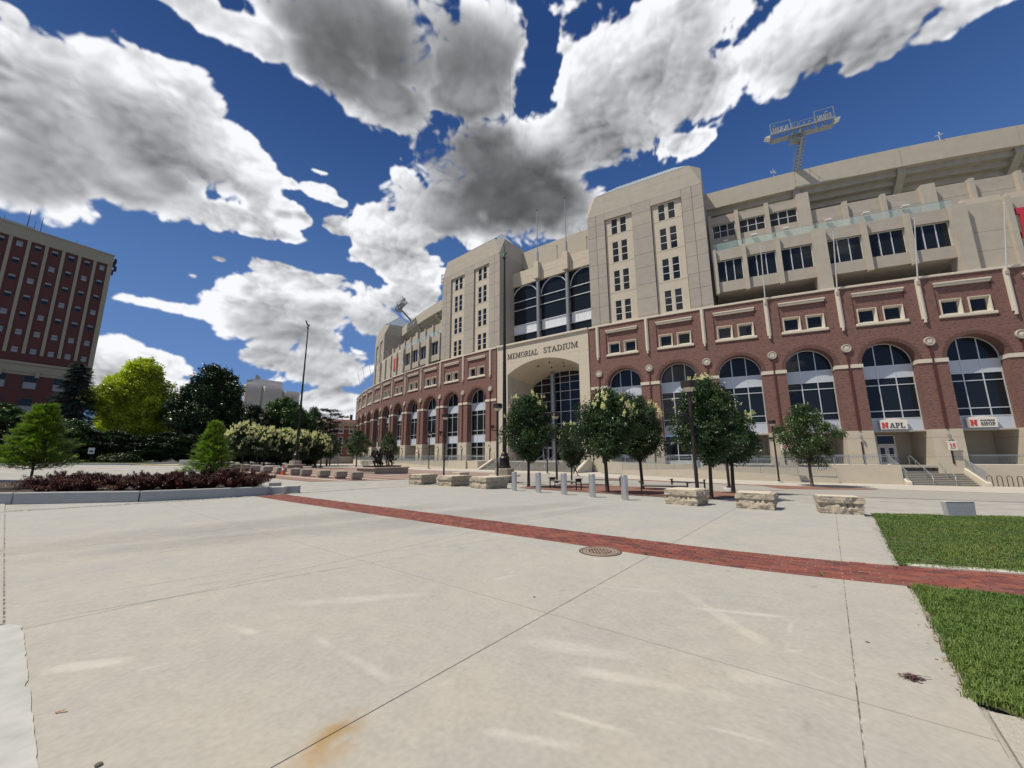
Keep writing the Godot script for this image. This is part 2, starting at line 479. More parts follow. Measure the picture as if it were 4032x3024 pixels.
func sheet(mb: MB, poly: PackedVector2Array, lift: float, cell: float, skirt := 0.0) -> void:
	var lo := poly[0]; var hi := poly[0]
	for p in poly:
		lo = lo.min(p); hi = hi.max(p)
	var nx := int(ceil((hi.x - lo.x) / cell)); var nz := int(ceil((hi.y - lo.y) / cell))
	for i in nx:
		for k in nz:
			var q := PackedVector2Array([lo + Vector2(i, k) * cell, lo + Vector2(i + 1, k) * cell, lo + Vector2(i + 1, k + 1) * cell, lo + Vector2(i, k + 1) * cell])
			for r in Geometry2D.intersect_polygons(poly, q):
				var idx := Geometry2D.triangulate_polygon(r)
				for t in range(0, idx.size(), 3):
					var a := on_ground(r[idx[t]].x, r[idx[t]].y, lift); var b := on_ground(r[idx[t + 1]].x, r[idx[t + 1]].y, lift); var c := on_ground(r[idx[t + 2]].x, r[idx[t + 2]].y, lift)
					if (b - a).cross(c - a).y < 0: mb.tri(a, c, b)
					else: mb.tri(a, b, c)
	if skirt > 0.0:
		var p := poly
		if Geometry2D.is_polygon_clockwise(p): p = p.duplicate(); p.reverse()
		for i in p.size():
			var a := p[i]; var b := p[(i + 1) % p.size()]
			var n := maxi(1, int(ceil(a.distance_to(b) / cell)))
			for k in n:
				var u := a.lerp(b, float(k) / n); var w := a.lerp(b, float(k + 1) / n)
				var u3 := on_ground(u.x, u.y, lift); var w3 := on_ground(w.x, w.y, lift)
				mb.quad(w3, u3, u3 - Vector3.UP * skirt, w3 - Vector3.UP * skirt)

func stroke(f: PackedFloat32Array, n: int, a: Vector2, b: Vector2, wid: float, amount: float, rough: float, r: FastNoiseLite) -> void:
	# a scuff or a tyre mark worn into the concrete (linear change of its brightness)
	var s := n / 28.0
	var steps := int(a.distance_to(b) * s * 1.2 / maxf(1.0, wid * s * 0.25)) + 1
	for i in steps:
		var t := float(i) / steps
		var p := a.lerp(b, t)
		var fade := minf(1.0, minf(t, 1.0 - t) * 6.0)
		var g := r.get_noise_2d(p.x * 3.0, p.y * 3.0) * rough + (1.0 - rough * 0.4)
		if g <= 0.0: continue
		var c := (p + Vector2(17, 22)) * s
		var w := wid * s * (0.8 + 0.3 * g)
		for y in range(int(c.y - w), int(c.y + w) + 1):
			for x in range(int(c.x - w), int(c.x + w) + 1):
				if x < 0 or y < 0 or x >= n or y >= n: continue
				var q := 1.0 - Vector2(x, y).distance_squared_to(c) / maxf(w * w, 0.4)
				if q > 0.0:
					var k := y * n + x
					f[k] = lerpf(f[k], amount, minf(0.5, q * 0.35 * g * fade))

func slab_texture() -> ImageTexture:
	var n := 1400
	var s := n / 28.0
	var big := fnl(31, 0.012, 4).get_image(n, n).get_data()
	var mid := fnl(32, 0.07, 5).get_image(n, n).get_data()
	var fine := fnl(33, 0.35, 3).get_image(n, n).get_data()
	var f := PackedFloat32Array(); f.resize(n * n)      # change of brightness
	var r := fnl(34, 0.35, 4)
	# broad grey lanes where cars turn in from the left, tyre marks in them, one dark crack
	for t in [[-10.0, -6.6, 0.85, -0.13], [-8.4, -6.2, 0.55, -0.12], [-6.6, -7.6, 0.75, -0.13], [-8.8, -8.4, 0.9, -0.14], [-4.4, -8.8, 0.8, -0.14], [-3.0, -8.2, 0.5, -0.10]]:
		var a := Vector2(t[0], t[1])
		stroke(f, n, a, a + Vector2(7.0, -6.0), t[2], t[3], 0.9, r)
	for t in [[-5.62, -4.69, -2.6, -7.2, 0.028, -0.30], [-5.3, -4.45, -2.2, -6.95, 0.02, -0.26], [-7.6, -6.3, -3.4, -9.1, 0.03, -0.28], [-8.2, -7.3, -4.6, -9.4, 0.05, -0.24], [-6.2, -5.1, -1.4, -8.6, 0.018, -0.22], [-3.4, -6.4, -1.0, -8.0, 0.03, -0.20], [-1.6, -7.4, 1.2, -9.2, 0.05, -0.12], [-1.0, -8.2, 0.6, -10.2, 0.06, -0.12]]:
		stroke(f, n, Vector2(t[0], t[1]), Vector2(t[2], t[3]), t[4], t[5], 1.1, r)
	stroke(f, n, Vector2(-4.87, -4.28), Vector2(-1.2, -7.35), 0.014, -0.70, 0.4, r)
	stroke(f, n, Vector2(-4.87, -4.28), Vector2(-2.4, -6.35), 0.014, -0.70, 0.2, r)
	# pale scrapes
	for t in [[2.74, -4.26, 2.27, -3.65, 0.03, 0.5], [2.74, -4.26, 3.04, -4.02, 0.022, 0.55], [2.17, -3.37, 2.34, -3.13, 0.016, 0.6], [2.27, -3.65, 2.42, -3.66, 0.02, 0.6], [1.91, -4.61, 2.77, -4.35, 0.06, 0.28], [-1.84, -3.97, -0.87, -3.21, 0.06, 0.28], [-2.81, -4.23, -2.38, -4.02, 0.07, 0.30], [0.4, -3.4, 1.5, -3.0, 0.08, 0.20], [-0.2, -2.7, 0.35, -2.55, 0.05, 0.24], [0.0, -3.9, 2.2, -3.1, 0.12, 0.16], [-3.2, -4.6, -1.0, -5.1, 0.12, 0.15], [2.0, -5.4, 2.2, -3.6, 0.09, 0.15], [-0.62, -2.62, -0.5, -2.5, 0.012, 0.5], [-0.66, -2.68, -0.54, -2.58, 0.012, 0.5], [0.2, -2.9, 0.75, -2.62, 0.03, 0.3], [-3.6, -3.4, -3.1, -3.55, 0.10, 0.22], [1.1, -2.75, 1.5, -2.55, 0.02, 0.4], [0.9, -5.4, 1.9, -5.1, 0.05, 0.2], [-0.3, -5.6, 0.5, -6.2, 0.06, 0.16]]:
		stroke(f, n, Vector2(t[0], t[1]), Vector2(t[2], t[3]), t[4], t[5], 1.3, r)
	var rr := RandomNumberGenerator.new(); rr.seed = 35
	for i in 260:                                       # small chips, flakes and drips
		var p := Vector2(rr.randf_range(-6, 5), rr.randf_range(-9, -2))
		var d := Vector2.from_angle(rr.randf() * TAU) * rr.randf_range(0.01, 0.16)
		stroke(f, n, p, p + d, rr.randf_range(0.008, 0.035), (0.22 if rr.randf() < 0.7 else -0.3) * rr.randf_range(0.5, 1.2), 0.6, r)
	var b := PackedByteArray(); b.resize(n * n * 3)
	var lut := PackedByteArray(); lut.resize(1024)
	for i in 1024: lut[i] = int(Color(i / 1023.0, 0, 0).linear_to_srgb().r * 255.0)
	for y in n:
		var wz := y / s - 22.0
		for x in n:
			var k := y * n + x
			var wx := x / s - 17.0
			var g := (big[k] - 128) / 128.0 * 0.05 + (mid[k] - 128) / 128.0 * 0.065 + (fine[k] - 128) / 128.0 * 0.12 + f[k] * 1.3
			var warm := clampf(0.5 + (big[k] - 128) / 128.0 * 0.35 + (wz + 6.0) * 0.06, 0.0, 1.0)
			var v := 1.0 + g
			var cr := lerpf(0.365, 0.390, warm) * v; var cg := lerpf(0.362, 0.362, warm) * v; var cb := lerpf(0.340, 0.310, warm) * v
			if wx > -1.4 and wx < -0.7 and wz > -2.95 and wz < -1.9:      # a rust stain that ran from one spot
				var du := (wx + 1.03 + (wz + 2.8) * 0.1) / (0.10 + (wz + 2.85) * 0.14); var dv := (wz + 2.72) / 0.45
				var q := exp(-du * du * 1.4) * exp(-maxf(dv, -dv * 4.0) * 1.3) * (0.75 + (mid[k] - 128) / 128.0 * 0.9)
				q = clampf(q * 1.5, 0.0, 1.0)
				cr *= 1.0 - q * 0.12; cg *= 1.0 - q * 0.36; cb *= 1.0 - q * 0.66
			b[k * 3] = lut[clampi(int(cr * 1023.0), 0, 1023)]
			b[k * 3 + 1] = lut[clampi(int(cg * 1023.0), 0, 1023)]
			b[k * 3 + 2] = lut[clampi(int(cb * 1023.0), 0, 1023)]
	return ImageTexture.create_from_image(Image.create_from_data(n, n, false, Image.FORMAT_RGB8, b))

func band_lo(a: float) -> float: return 3.05 + (0.045 * a * a if a > 0.0 else 0.0)
func band_hi(a: float) -> float: return 4.22 + (0.045 * a * a if a > 0.0 else 0.0)

func ground() -> void:
	# one sheet to the horizon
	var mb := MB.new()
	var xs := []
	var x := 0.0; var st := 2.0
	while x < 3200.0:
		xs.append(x)
		if x >= 120.0: st *= 1.5
		x += st
	var cs := []
	for i in range(xs.size() - 1, 0, -1): cs.append(-xs[i])
	cs.append_array(xs)
	for i in cs.size() - 1:
		for k in cs.size() - 1:
			var p := []
			for q in [[i, k + 1], [i + 1, k + 1], [i + 1, k], [i, k]]:
				p.append(on_ground(cs[q[0]], cs[q[1]], -0.03))
			mb.quad(p[0], p[1], p[2], p[3])
	M.paving = noisy(Color(0.385, 0.375, 0.345), 0.10, 14.0, 0.85, 40, 0.0, 6, 0.01)
	M.paving.detail_enabled = true
	M.paving.detail_blend_mode = BaseMaterial3D.BLEND_MODE_MUL
	M.paving.detail_albedo = noise_tex(41, 0.02, [Color(0.86, 0.86, 0.86), Color(1, 1, 1), Color(0.9, 0.9, 0.9)], 512, 5)
	structure("ground", mb.mesh(), M.paving)
	# concrete slabs of the forecourt, each its own piece
	var slabm := StandardMaterial3D.new()
	slabm.albedo_texture = slab_texture()
	slabm.uv1_scale = Vector3(1 / 28.0, 1 / 28.0, 1); slabm.uv1_offset = Vector3(17 / 28.0, 22 / 28.0, 0)
	slabm.roughness = 0.86
	slabm.heightmap_enabled = true; slabm.heightmap_scale = 0.25
	slabm.heightmap_texture = noise_tex(44, 0.12, [Color.BLACK, Color.WHITE], 512, 4)
	M.slab = slabm
	var fore := Node3D.new(); fore.name = "forecourt_pavement"; fore.set_meta("kind", "structure"); add_child(fore)
	var cuts_a := [-16.6, -8.6, -3.75, 0.0, 2.45, 3.06]
	var gap := 0.0045
	for i in cuts_a.size() - 1:
		var a0: float = cuts_a[i] + gap; var a1: float = cuts_a[i + 1] - gap
		for rows in [[-3.5, 0.0], [0.0, 99.0]]:
			if a0 >= 3.06: continue
			var b0: float = rows[0] + gap
			var p := PackedVector2Array()
			if rows[1] < 50.0:
				p = PackedVector2Array([ab(a0, b0), ab(a1, b0), ab(a1, rows[1] - gap), ab(a0, rows[1] - gap)])
			else:
				p.append(ab(a0, b0)); p.append(ab(a1, b0))
				for t in 7: p.append(ab(lerpf(a1, a0, t / 6.0), band_lo(lerpf(a1, a0, t / 6.0)) - gap))
			var m := MB.new(); sheet(m, p, 0.0, 0.8, 0.05)
			part("slab", m, slabm, fore)
		# beyond the brick band
		for rows in [[0.0, 8.0], [8.0, 13.2]]:
			var p := PackedVector2Array()
			var b1: float = rows[1] - gap
			if rows[0] == 0.0:
				for t in 7: p.append(ab(lerpf(a0, a1, t / 6.0), band_hi(lerpf(a0, a1, t / 6.0)) + gap))
			else: p.append(ab(a0, 8.0 + gap)); p.append(ab(a1, 8.0 + gap))
			var a2 := minf(a1, 3.06)
			p.append(ab(a2, b1)); p.append(ab(a0, b1))
			var m := MB.new(); sheet(m, p, 0.0, 0.8, 0.05)
			part("slab", m, slabm, fore)
	# road slabs left of the long joint and the paler raised sidewalk slab in the corner
	for q in [[-30.0, -16.7, -12.0], [-16.6, -9.2, -12.0], [-9.18, -4.1, -12.0]]:
		var m := MB.new(); sheet(m, PackedVector2Array([ab(q[0], q[2]), ab(q[1] - 0.012, q[2]), ab(q[1] - 0.012, -3.513), ab(q[0], -3.513)]), 0.0, 1.5, 0.05)
		part("slab", m, slabm, fore)
	var edge := PackedVector2Array()
	var er := fnl(36, 1.6, 4)
	for t in 160:
		var a := lerpf(-4.02, 4.5, t / 159.0)
		var bite := maxf(0.0, er.get_noise_1d(a * 1.2) - 0.30) * 0.07
		edge.append(ab(a, -3.39 - bite - absf(er.get_noise_1d(a * 2.5)) * 0.012 - maxf(0.0, -3.85 - a) * 0.5))
	edge.append(ab(4.5, -9.0)); edge.append(ab(-4.05, -9.0))
	var sw := MB.new(); sheet(sw, edge, 0.008, 0.8, 0.08)
	M.slab_pale = noisy(Color(0.43, 0.43, 0.405), 0.2, 2.4, 0.9, 45, 0.3, 6, 0.014)
	part("sidewalk_slab", sw, M.slab_pale, fore)
	# bedding seen in the joints
	var bed := MB.new(); sheet(bed, PackedVector2Array([ab(-17, -3.6), ab(3.06, -3.6), ab(3.06, 13.2), ab(-17, 13.2)]), -0.005, 1.0)
	var jf := noisy(Color(0.4, 0.4, 0.38), 0.5, 1.5, 0.95, 46)
	jf.albedo_texture = noise_tex(46, 0.02, [lin(0.06, 0.055, 0.05), lin(0.10, 0.09, 0.08), lin(0.22, 0.21, 0.20), lin(0.42, 0.41, 0.39), lin(0.50, 0.49, 0.47)], 512, 4)
	structure("joint_filler", bed.mesh(), jf)
	# exposed-aggregate pad by the lawn
	var pad := MB.new(); sheet(pad, PackedVector2Array([ab(3.09, 0.36), ab(3.09, -3.3), ab(12.0, -6.0), Vector2(9.0, -0.9), Vector2(4.2, -2.35), Vector2(3.14, -2.77)]), 0.004, 0.8, 0.06)
	structure("aggregate_pad", pad.mesh(), noisy(Color(0.43, 0.40, 0.345), 0.22, 0.25, 0.9, 47, 0.6))
	brick_band()
	lawns()
	plaza()

func brick_band() -> void:
	var band := Node3D.new(); band.name = "brick_paving_band"; band.set_meta("kind", "structure"); add_child(band)
	var mb := MB.new()
	mb.cbox(Vector3(0, -0.03, 0), Vector3(0.197, 0.06, 0.097), 0.006)
	var mesh := mb.mesh()
	var tones := []
	for c in [Color(0.195, 0.058, 0.042), Color(0.155, 0.048, 0.040), Color(0.235, 0.076, 0.052), Color(0.105, 0.042, 0.038), Color(0.185, 0.070, 0.056)]:
		tones.append(noisy(c, 0.3, 0.5, 0.9, 60 + tones.size(), 0.4))
	var list := []
	var row_n := 11
	var a := -16.7
	while a < 7.6:
		for r in row_n:
			var ai := a + (0.1 if r % 2 else 0.0)
			var b := band_lo(ai) + 0.055 + r * 0.106
			var p := ab(ai, b)
			var sl := atan(0.09 * ai) if ai > 0.0 else 0.0
			list.append([p, sl])
		a += 0.2015
	list.sort_custom(func(u: Array, w: Array) -> bool: return u[0].length() < w[0].length())
	var base_turn := atan2(-EA.y, EA.x)
	var rest := []
	var bed := MB.new()
	for i in list.size():
		var p: Vector2 = list[i][0]
		var t: float = base_turn + list[i][1] + rng.randf_range(-0.012, 0.012)
		var b := Basis(Vector3.UP, t) * Basis(Vector3.RIGHT, rng.randf_range(-0.012, 0.012))
		var xf := Transform3D(b, on_ground(p.x, p.y, 0.004 + rng.randf_range(-0.003, 0.004)))
		var tone: int = [0, 0, 0, 1, 1, 2, 2, 3, 4, 4][rng.randi() % 10]
		if i < 300: put("brick", mesh, tones[tone], band, xf)
		else: rest.append([xf, tone])
	for tn in tones.size():
		var mine := rest.filter(func(e: Array) -> bool: return e[1] == tn)
		var mm := MultiMesh.new(); mm.transform_format = MultiMesh.TRANSFORM_3D
		mm.mesh = mesh; mm.instance_count = mine.size()
		for i in mine.size(): mm.set_instance_transform(i, mine[i][0])
		var o := MultiMeshInstance3D.new(); o.multimesh = mm; o.material_override = tones[tn]
		o.name = "brick_rows" if tn == 0 else "brick_rows_%03d" % tn
		o.set_meta("kind", "stuff"); band.add_child(o)
	var p := PackedVector2Array()
	for t in 13: p.append(ab(lerpf(-16.8, 7.6, t / 12.0), band_lo(lerpf(-16.8, 7.6, t / 12.0)) - 0.004))
	for t in 13: p.append(ab(lerpf(7.6, -16.8, t / 12.0), band_hi(lerpf(7.6, -16.8, t / 12.0)) + 0.004))
	sheet(bed, p, -0.009, 0.8)
	part("sand_joint", bed, noisy(Color(0.17, 0.12, 0.09), 0.4, 0.4, 1.0, 66), band)
	# grass-side edging strip
	var k := MB.new(); sheet(k, PackedVector2Array([ab(3.2, 4.72), ab(4.4, 5.12), ab(6.0, 5.88), ab(8.0, 7.2), ab(8.0, 7.42), ab(6.0, 6.08), ab(4.4, 5.30), ab(3.2, 4.88)]), 0.012, 0.6, 0.05)
	structure("lawn_edging", k.mesh(), noisy(Color(0.55, 0.52, 0.46), 0.08, 1.0, 0.9, 67))
	# weeds rooted in the joints
	for w in [[5.5, -6.06], [3.0, -6.37], [4.18, -5.72], [2.2, -6.94]]:
		var m := MB.new()
		for i in 16:
			var d := rng.randf() * TAU; var l := rng.randf_range(0.03, 0.075)
			var c := Vector3(cos(d) * 0.012, 0, sin(d) * 0.012)
			var s := Vector3(-sin(d), 0, cos(d)) * 0.004
			m.tri(c - s, c + s, c + Vector3(cos(d) * l * 0.7, l, sin(d) * l * 0.7))
		var o := part("weed_tuft", m, M.grass_tip, null, Transform3D(Basis(), on_ground(w[0], w[1], 0.004)))
		tag(o, {5.5: "small green weed in the band joint nearest the lawn edging", 3.0: "low weed tuft at the near edge of the brick band", 4.18: "weed sprouting at the near brick edge just left of the lawn", 2.2: "weed tuft at the brick edge above the joint from the manhole"}[w[0]], "weed", "weeds in the brick band")

func blades(seed_: int, n: int, h: float, spread: float) -> ArrayMesh:
	var r := RandomNumberGenerator.new(); r.seed = seed_
	var mb := MB.new(); mb.tinted = true
	for i in n:
		var d := r.randf() * TAU; var lean := r.randf_range(0.15, 0.95); var l := h * r.randf_range(0.55, 1.15)
		var c := Vector3(r.randf_range(-1, 1), 0, r.randf_range(-1, 1)) * spread
		var dir := Vector3(cos(d), 0, sin(d)); var s := Vector3(-sin(d), 0, cos(d)) * 0.0032
		var m1 := c + dir * lean * l * 0.35 + Vector3.UP * l * 0.62
		var tip := c + dir * lean * l + Vector3.UP * l * (1.0 - lean * 0.35)
		var v := r.randf_range(0.75, 1.25)
		mb.tint = Color(v, v, v) if r.randf() > 0.10 else Color(2.2, 1.6, 1.6)
		mb.quad(c - s, c + s, m1 + s * 0.8, m1 - s * 0.8)
		mb.tri(m1 - s * 0.8, m1 + s * 0.8, tip)
	return mb.mesh()

func lawn(called: String, poly: PackedVector2Array, per_m2: float, h: float, far: float) -> void:
	var mb := MB.new(); sheet(mb, poly, 0.006, 0.7)
	structure(called + "_soil", mb.mesh(), M.soil)
	var lo := poly[0]; var hi := poly[0]
	for p in poly: lo = lo.min(p); hi = hi.max(p)
	var xf := [[], [], []]
	var want := int((hi.x - lo.x) * (hi.y - lo.y) * per_m2)
	var patch := fnl(71, 0.55, 3)
	for i in want:
		var p := Vector2(rng.randf_range(lo.x, hi.x), rng.randf_range(lo.y, hi.y))
		if p.length() > far or not Geometry2D.is_point_in_polygon(p, poly): continue
		var g := patch.get_noise_2d(p.x, p.y)
		var s := rng.randf_range(0.75, 1.2) * (1.0 + g * 0.45)
		var b := Basis(Vector3.UP, rng.randf() * TAU).scaled(Vector3(1, s, 1))
		xf[rng.randi() % 3].append([Transform3D(b, on_ground(p.x, p.y, 0.0)), g])
	for v in 3:
		var mm := MultiMesh.new(); mm.transform_format = MultiMesh.TRANSFORM_3D; mm.use_colors = true
		mm.mesh = blades(80 + v, 12, h, 0.05); mm.instance_count = xf[v].size()
		for i in xf[v].size():
			mm.set_instance_transform(i, xf[v][i][0])
			var g: float = xf[v][i][1]
			mm.set_instance_color(i, Color(0.115 + g * 0.075, 0.185 + g * 0.065, 0.032 + g * 0.02).clamp() * rng.randf_range(0.85, 1.15))
		var o := MultiMeshInstance3D.new(); o.multimesh = mm; o.material_override = M.grass
		o.name = numbered(called + "_grass"); add_child(o)
		o.set_meta("kind", "stuff")
		tag(o, {"near_lawn": "uncut green grass on the near lawn beside the slab corner", "far_lawn": "green grass on the farther lawn behind the brick band", "verge": "green grass verge behind the far left kerb"}[called], "grass")

func lawns() -> void:
	M.soil = noisy(Color(0.075, 0.075, 0.030), 0.4, 0.6, 1.0, 70)
	var g := StandardMaterial3D.new(); g.vertex_color_use_as_albedo = true; g.roughness = 0.55
	g.backlight_enabled = true; g.backlight = Color(0.10, 0.20, 0.04)
	M.grass = g
	lawn("far_lawn", PackedVector2Array([Vector2(5.72, -6.24), Vector2(10.2, -11.68), Vector2(13.62, -11.0), Vector2(24, -9.0), Vector2(16, -3.0), Vector2(8.6, -5.35), Vector2(7.0, -5.78)]), 330.0, 0.05, 20.0)
	lawn("near_lawn", PackedVector2Array([Vector2(3.05, -2.96), Vector2(4.95, -5.22), Vector2(5.95, -4.84), Vector2(8.6, -3.6), Vector2(9, -1.2), Vector2(4.3, -2.4), Vector2(3.14, -2.74)]), 950.0, 0.068, 9.0)

func arc_sheet(mb: MB, th0: float, th1: float, o0: float, o1: float, lift: float) -> void:
	var n := maxi(1, int(absf(th1 - th0) * ARC_R / 1.5)); var m := maxi(1, int(absf(o1 - o0) / 1.5))
	for i in n:
		for k in m:
			var p := []
			for q in [[i, k], [i + 1, k], [i + 1, k + 1], [i, k + 1]]:
				var a := arc_p(lerpf(th0, th1, float(q[0]) / n), lerpf(o0, o1, float(q[1]) / m), 0)
				p.append(on_ground(a.x, a.z, lift))
			mb.quad(p[3], p[2], p[1], p[0])

func plaza() -> void:
	# pale walk along the foot of the building, a red strip, a grey drive
	var w := MB.new(); arc_sheet(w, -1.05, -0.22, 0.5, 11.6, -0.012)
	structure("foot_walk", w.mesh(), noisy(Color(0.47, 0.44, 0.385), 0.06, 6.0, 0.9, 72))
	var red := noisy(Color(0.225, 0.115, 0.088), 0.18, 2.2, 0.95, 73)
	var r := MB.new(); arc_sheet(r, -0.545, -0.432, 11.6, 13.4, -0.012)
	structure("red_paver_strip", r.mesh(), red)
	var d := MB.new(); arc_sheet(d, -0.60, -0.2, 13.4, 32.5, -0.018)
	structure("service_drive", d.mesh(), noisy(Color(0.33, 0.315, 0.285), 0.07, 12.0, 0.9, 74))
	var pit := MB.new(); sheet(pit, PackedVector2Array([Vector2(0.3, -23.4), Vector2(5.0, -18.9), Vector2(7.6, -16.2), Vector2(13.4, -20.2), Vector2(9.0, -27.6), Vector2(4.6, -29.6)]), -0.006, 1.0)
	structure("tree_court_pavers", pit.mesh(), red)
	var fl := MB.new(); sheet(fl, PackedVector2Array([Vector2(21, -31.5), Vector2(31, -34.5), Vector2(31.5, -36.2), Vector2(24, -40)]), -0.005, 1.5)
	structure("oak_bed_pavers", fl.mesh(), red)
	# banded plaza round the statue
	var field := PackedVector2Array([Vector2(-29, -38.4), Vector2(-13.8, -27.6), Vector2(-9.6, -31.2), Vector2(-4.6, -40), Vector2(0.4, -50.0), Vector2(-8, -58.2), Vector2(-19.5, -69.2), Vector2(-31, -81), Vector2(-34, -70), Vector2(-33, -54)])
	var bands := MB.new(); var pale := MB.new()
	sheet(bands, field, -0.012, 1.6)
	var dir := Vector2(0.835, 0.55); var nn := Vector2(0.55, -0.835)
	for i in 14:
		var c := Vector2(-21.4, -33.0) + nn * (1.6 + i * 3.0)
		for st in Geometry2D.intersect_polygons(field, PackedVector2Array([c - dir * 60, c + dir * 60, c + dir * 60 + nn * 0.75, c - dir * 60 + nn * 0.75])):
			sheet(pale, st, -0.007, 1.6)
	structure("plaza_red_bands", bands.mesh(), noisy(Color(0.25, 0.155, 0.125), 0.14, 3.0, 0.95, 75))
	structure("plaza_pale_bands", pale.mesh(), noisy(Color(0.42, 0.375, 0.32), 0.08, 3.0, 0.95, 76))
	# cast iron cover
	var c := thing("manhole_cover", "round rusty iron manhole cover set in the concrete before the brick band", "manhole cover", on_ground(1.5, -7.17, 0.0))
	M.iron = noisy(Color(0.10, 0.055, 0.038), 0.35, 0.3, 0.75, 77, 0.4)
	var ring := MB.new(); ring.lathe([Vector2(0.30, -0.03), Vector2(0.36, -0.03), Vector2(0.36, 0.006), Vector2(0.31, 0.006), Vector2(0.31, -0.03)], 48)
	part("frame_ring", ring, M.iron, c)
	var lid := MB.new(); lid.lathe([Vector2(0.303, -0.03), Vector2(0.303, 0.002), Vector2(0.0, 0.002)], 48)
	part("lid", lid, M.iron, c)
	var rim := MB.new()
	for rr in [[0.29, 0.265], [0.228, 0.205], [0.33, 0.318]]:
		rim.lathe([Vector2(rr[0], 0.0), Vector2(rr[0], 0.009), Vector2(rr[1], 0.009), Vector2(rr[1], 0.0)], 48)
	for i in 40:
		var a := TAU * i / 40.0
		rim.box(Vector3(sin(a) * 0.248, 0.005, cos(a) * 0.248), Vector3(0.012, 0.008, 0.022), Basis(Vector3.UP, a))
	for i in range(-3, 4):
		rim.box(Vector3(i * 0.05, 0.005, 0), Vector3(0.014, 0.008, 0.36 - absf(i) * 0.07))
	part("raised_pattern", rim, noisy(Color(0.36, 0.29, 0.23), 0.2, 0.3, 0.7, 78), c)
	# litter
	var lt := MB.new()
	for i in 60:
		var a := rng.randf() * TAU; var q := Vector3(rng.randfn(0, 0.035), rng.randf_range(0.004, 0.022), rng.randfn(0, 0.022))
		var s := Vector3(cos(a), rng.randf_range(-0.3, 0.3), sin(a)) * rng.randf_range(0.006, 0.03)
		var t := s.cross(Vector3.UP).normalized() * 0.004
		lt.quad(q - s - t, q + s - t, q + s + t, q - s + t)
	tag(part("fallen_seed_cluster", lt, flat(Color(0.085, 0.032, 0.034), 0.9), null, Transform3D(Basis(), on_ground(2.91, -3.22))), "dark red dried plant clump lying on the concrete near the lawn", "plant litter")
	var el := MB.new(); el.tinted = true
	for i in 90:
		var q := Vector2(3.06, -2.98).lerp(Vector2(4.95, -5.24), rng.randf()) + Vector2(-0.785, -0.62) * absf(rng.randfn(0, 0.035))
		var p3 := on_ground(q.x, q.y, 0.006); var an := rng.randf() * TAU; var u := Vector3(cos(an), 0.2, sin(an)) * rng.randf_range(0.008, 0.022); var v := Vector3(-sin(an), 0.15, cos(an)) * 0.006
		el.tint = [Color(0.35, 0.22, 0.10), Color(0.20, 0.05, 0.04), Color(0.30, 0.27, 0.12)][rng.randi() % 3]
		el.quad(p3 - u, p3 + v, p3 + u, p3 - v)
	var em := StandardMaterial3D.new(); em.vertex_color_use_as_albedo = true; em.roughness = 0.9
	var eo := part("edge_litter", el, em); eo.set_meta("kind", "stuff"); tag(eo, "scattered dead leaves and clippings along the near lawn's edge", "leaf litter")
	var l2 := MB.new()
	for i in 3:
		var q := Vector3(i * 0.018, 0.005 + i * 0.002, -i * 0.006)
		l2.quad(q + Vector3(-0.014, 0.004, 0), q + Vector3(0, 0, 0.009), q + Vector3(0.016, 0.006, 0), q + Vector3(0, 0.002, -0.009))
	tag(part("fallen_leaf", l2, flat(Color(0.30, 0.15, 0.06), 0.9), null, Transform3D(Basis(), on_ground(-2.92, -2.86))), "curled tan leaf on the concrete beside the pale sidewalk slab", "leaf")
	for q in [[3.09, -3.79], [0.25, -4.95], [-2.2, -2.42]]:
		var m := MB.new(); m.lathe([Vector2(0.018, 0.0), Vector2(0.015, 0.003), Vector2(0.0, 0.003)], 12)
		tag(part("gum_spot", m, flat(Color(0.10, 0.09, 0.08), 0.9), null, Transform3D(Basis(), on_ground(q[0], q[1], 0.008 if q[0] < -2.0 else 0.0))), {3.09: "dark flattened gum spot on the slab nearest the near lawn", 0.25: "dark gum spot on the slab just beyond the joint crossing", -2.2: "dark gum spot on the pale sidewalk slab"}[q[0]], "gum spot", "gum spots on the concrete")

# ------------------------------------------------------------------ the stadium
var S: Node3D
const HW := 3.711                         # half a bay
const OW := 2.45                          # half an arch opening

func arcblock(mb: MB, th0: float, th1: float, o0: float, o1: float, y0: float, y1: float, seg := 0.02) -> void:
	var n := maxi(1, int(ceil(absf(th1 - th0) / seg)))
	for i in n:
		var a := lerpf(th0, th1, float(i) / n); var b := lerpf(th0, th1, float(i + 1) / n)
		var p := [arc_p(a, o1, y0), arc_p(b, o1, y0), arc_p(b, o1, y1), arc_p(a, o1, y1), arc_p(a, o0, y0), arc_p(b, o0, y0), arc_p(b, o0, y1), arc_p(a, o0, y1)]
		mb.quad(p[0], p[1], p[2], p[3]); mb.quad(p[5], p[4], p[7], p[6])
		mb.quad(p[3], p[2], p[6], p[7]); mb.quad(p[4], p[5], p[1], p[0])
		if i == 0: mb.quad(p[4], p[0], p[3], p[7])
		if i == n - 1: mb.quad(p[1], p[5], p[6], p[2])

func fq(mb: MB, x0: float, x1: float, y0: float, y1: float, z: float) -> void:      # a face towards +z
	mb.quad(Vector3(x0, y0, z), Vector3(x1, y0, z), Vector3(x1, y1, z), Vector3(x0, y1, z))

func arch_pts(r: float, cy: float, n: int) -> Array:
	var a := []
	for i in n + 1:
		var t := PI - PI * i / n
		a.append(Vector2(cos(t) * r, cy + sin(t) * r))
	return a

const WIN := [[-2.10, -0.28], [0.30, 2.12]]
const SPRING := 12.08

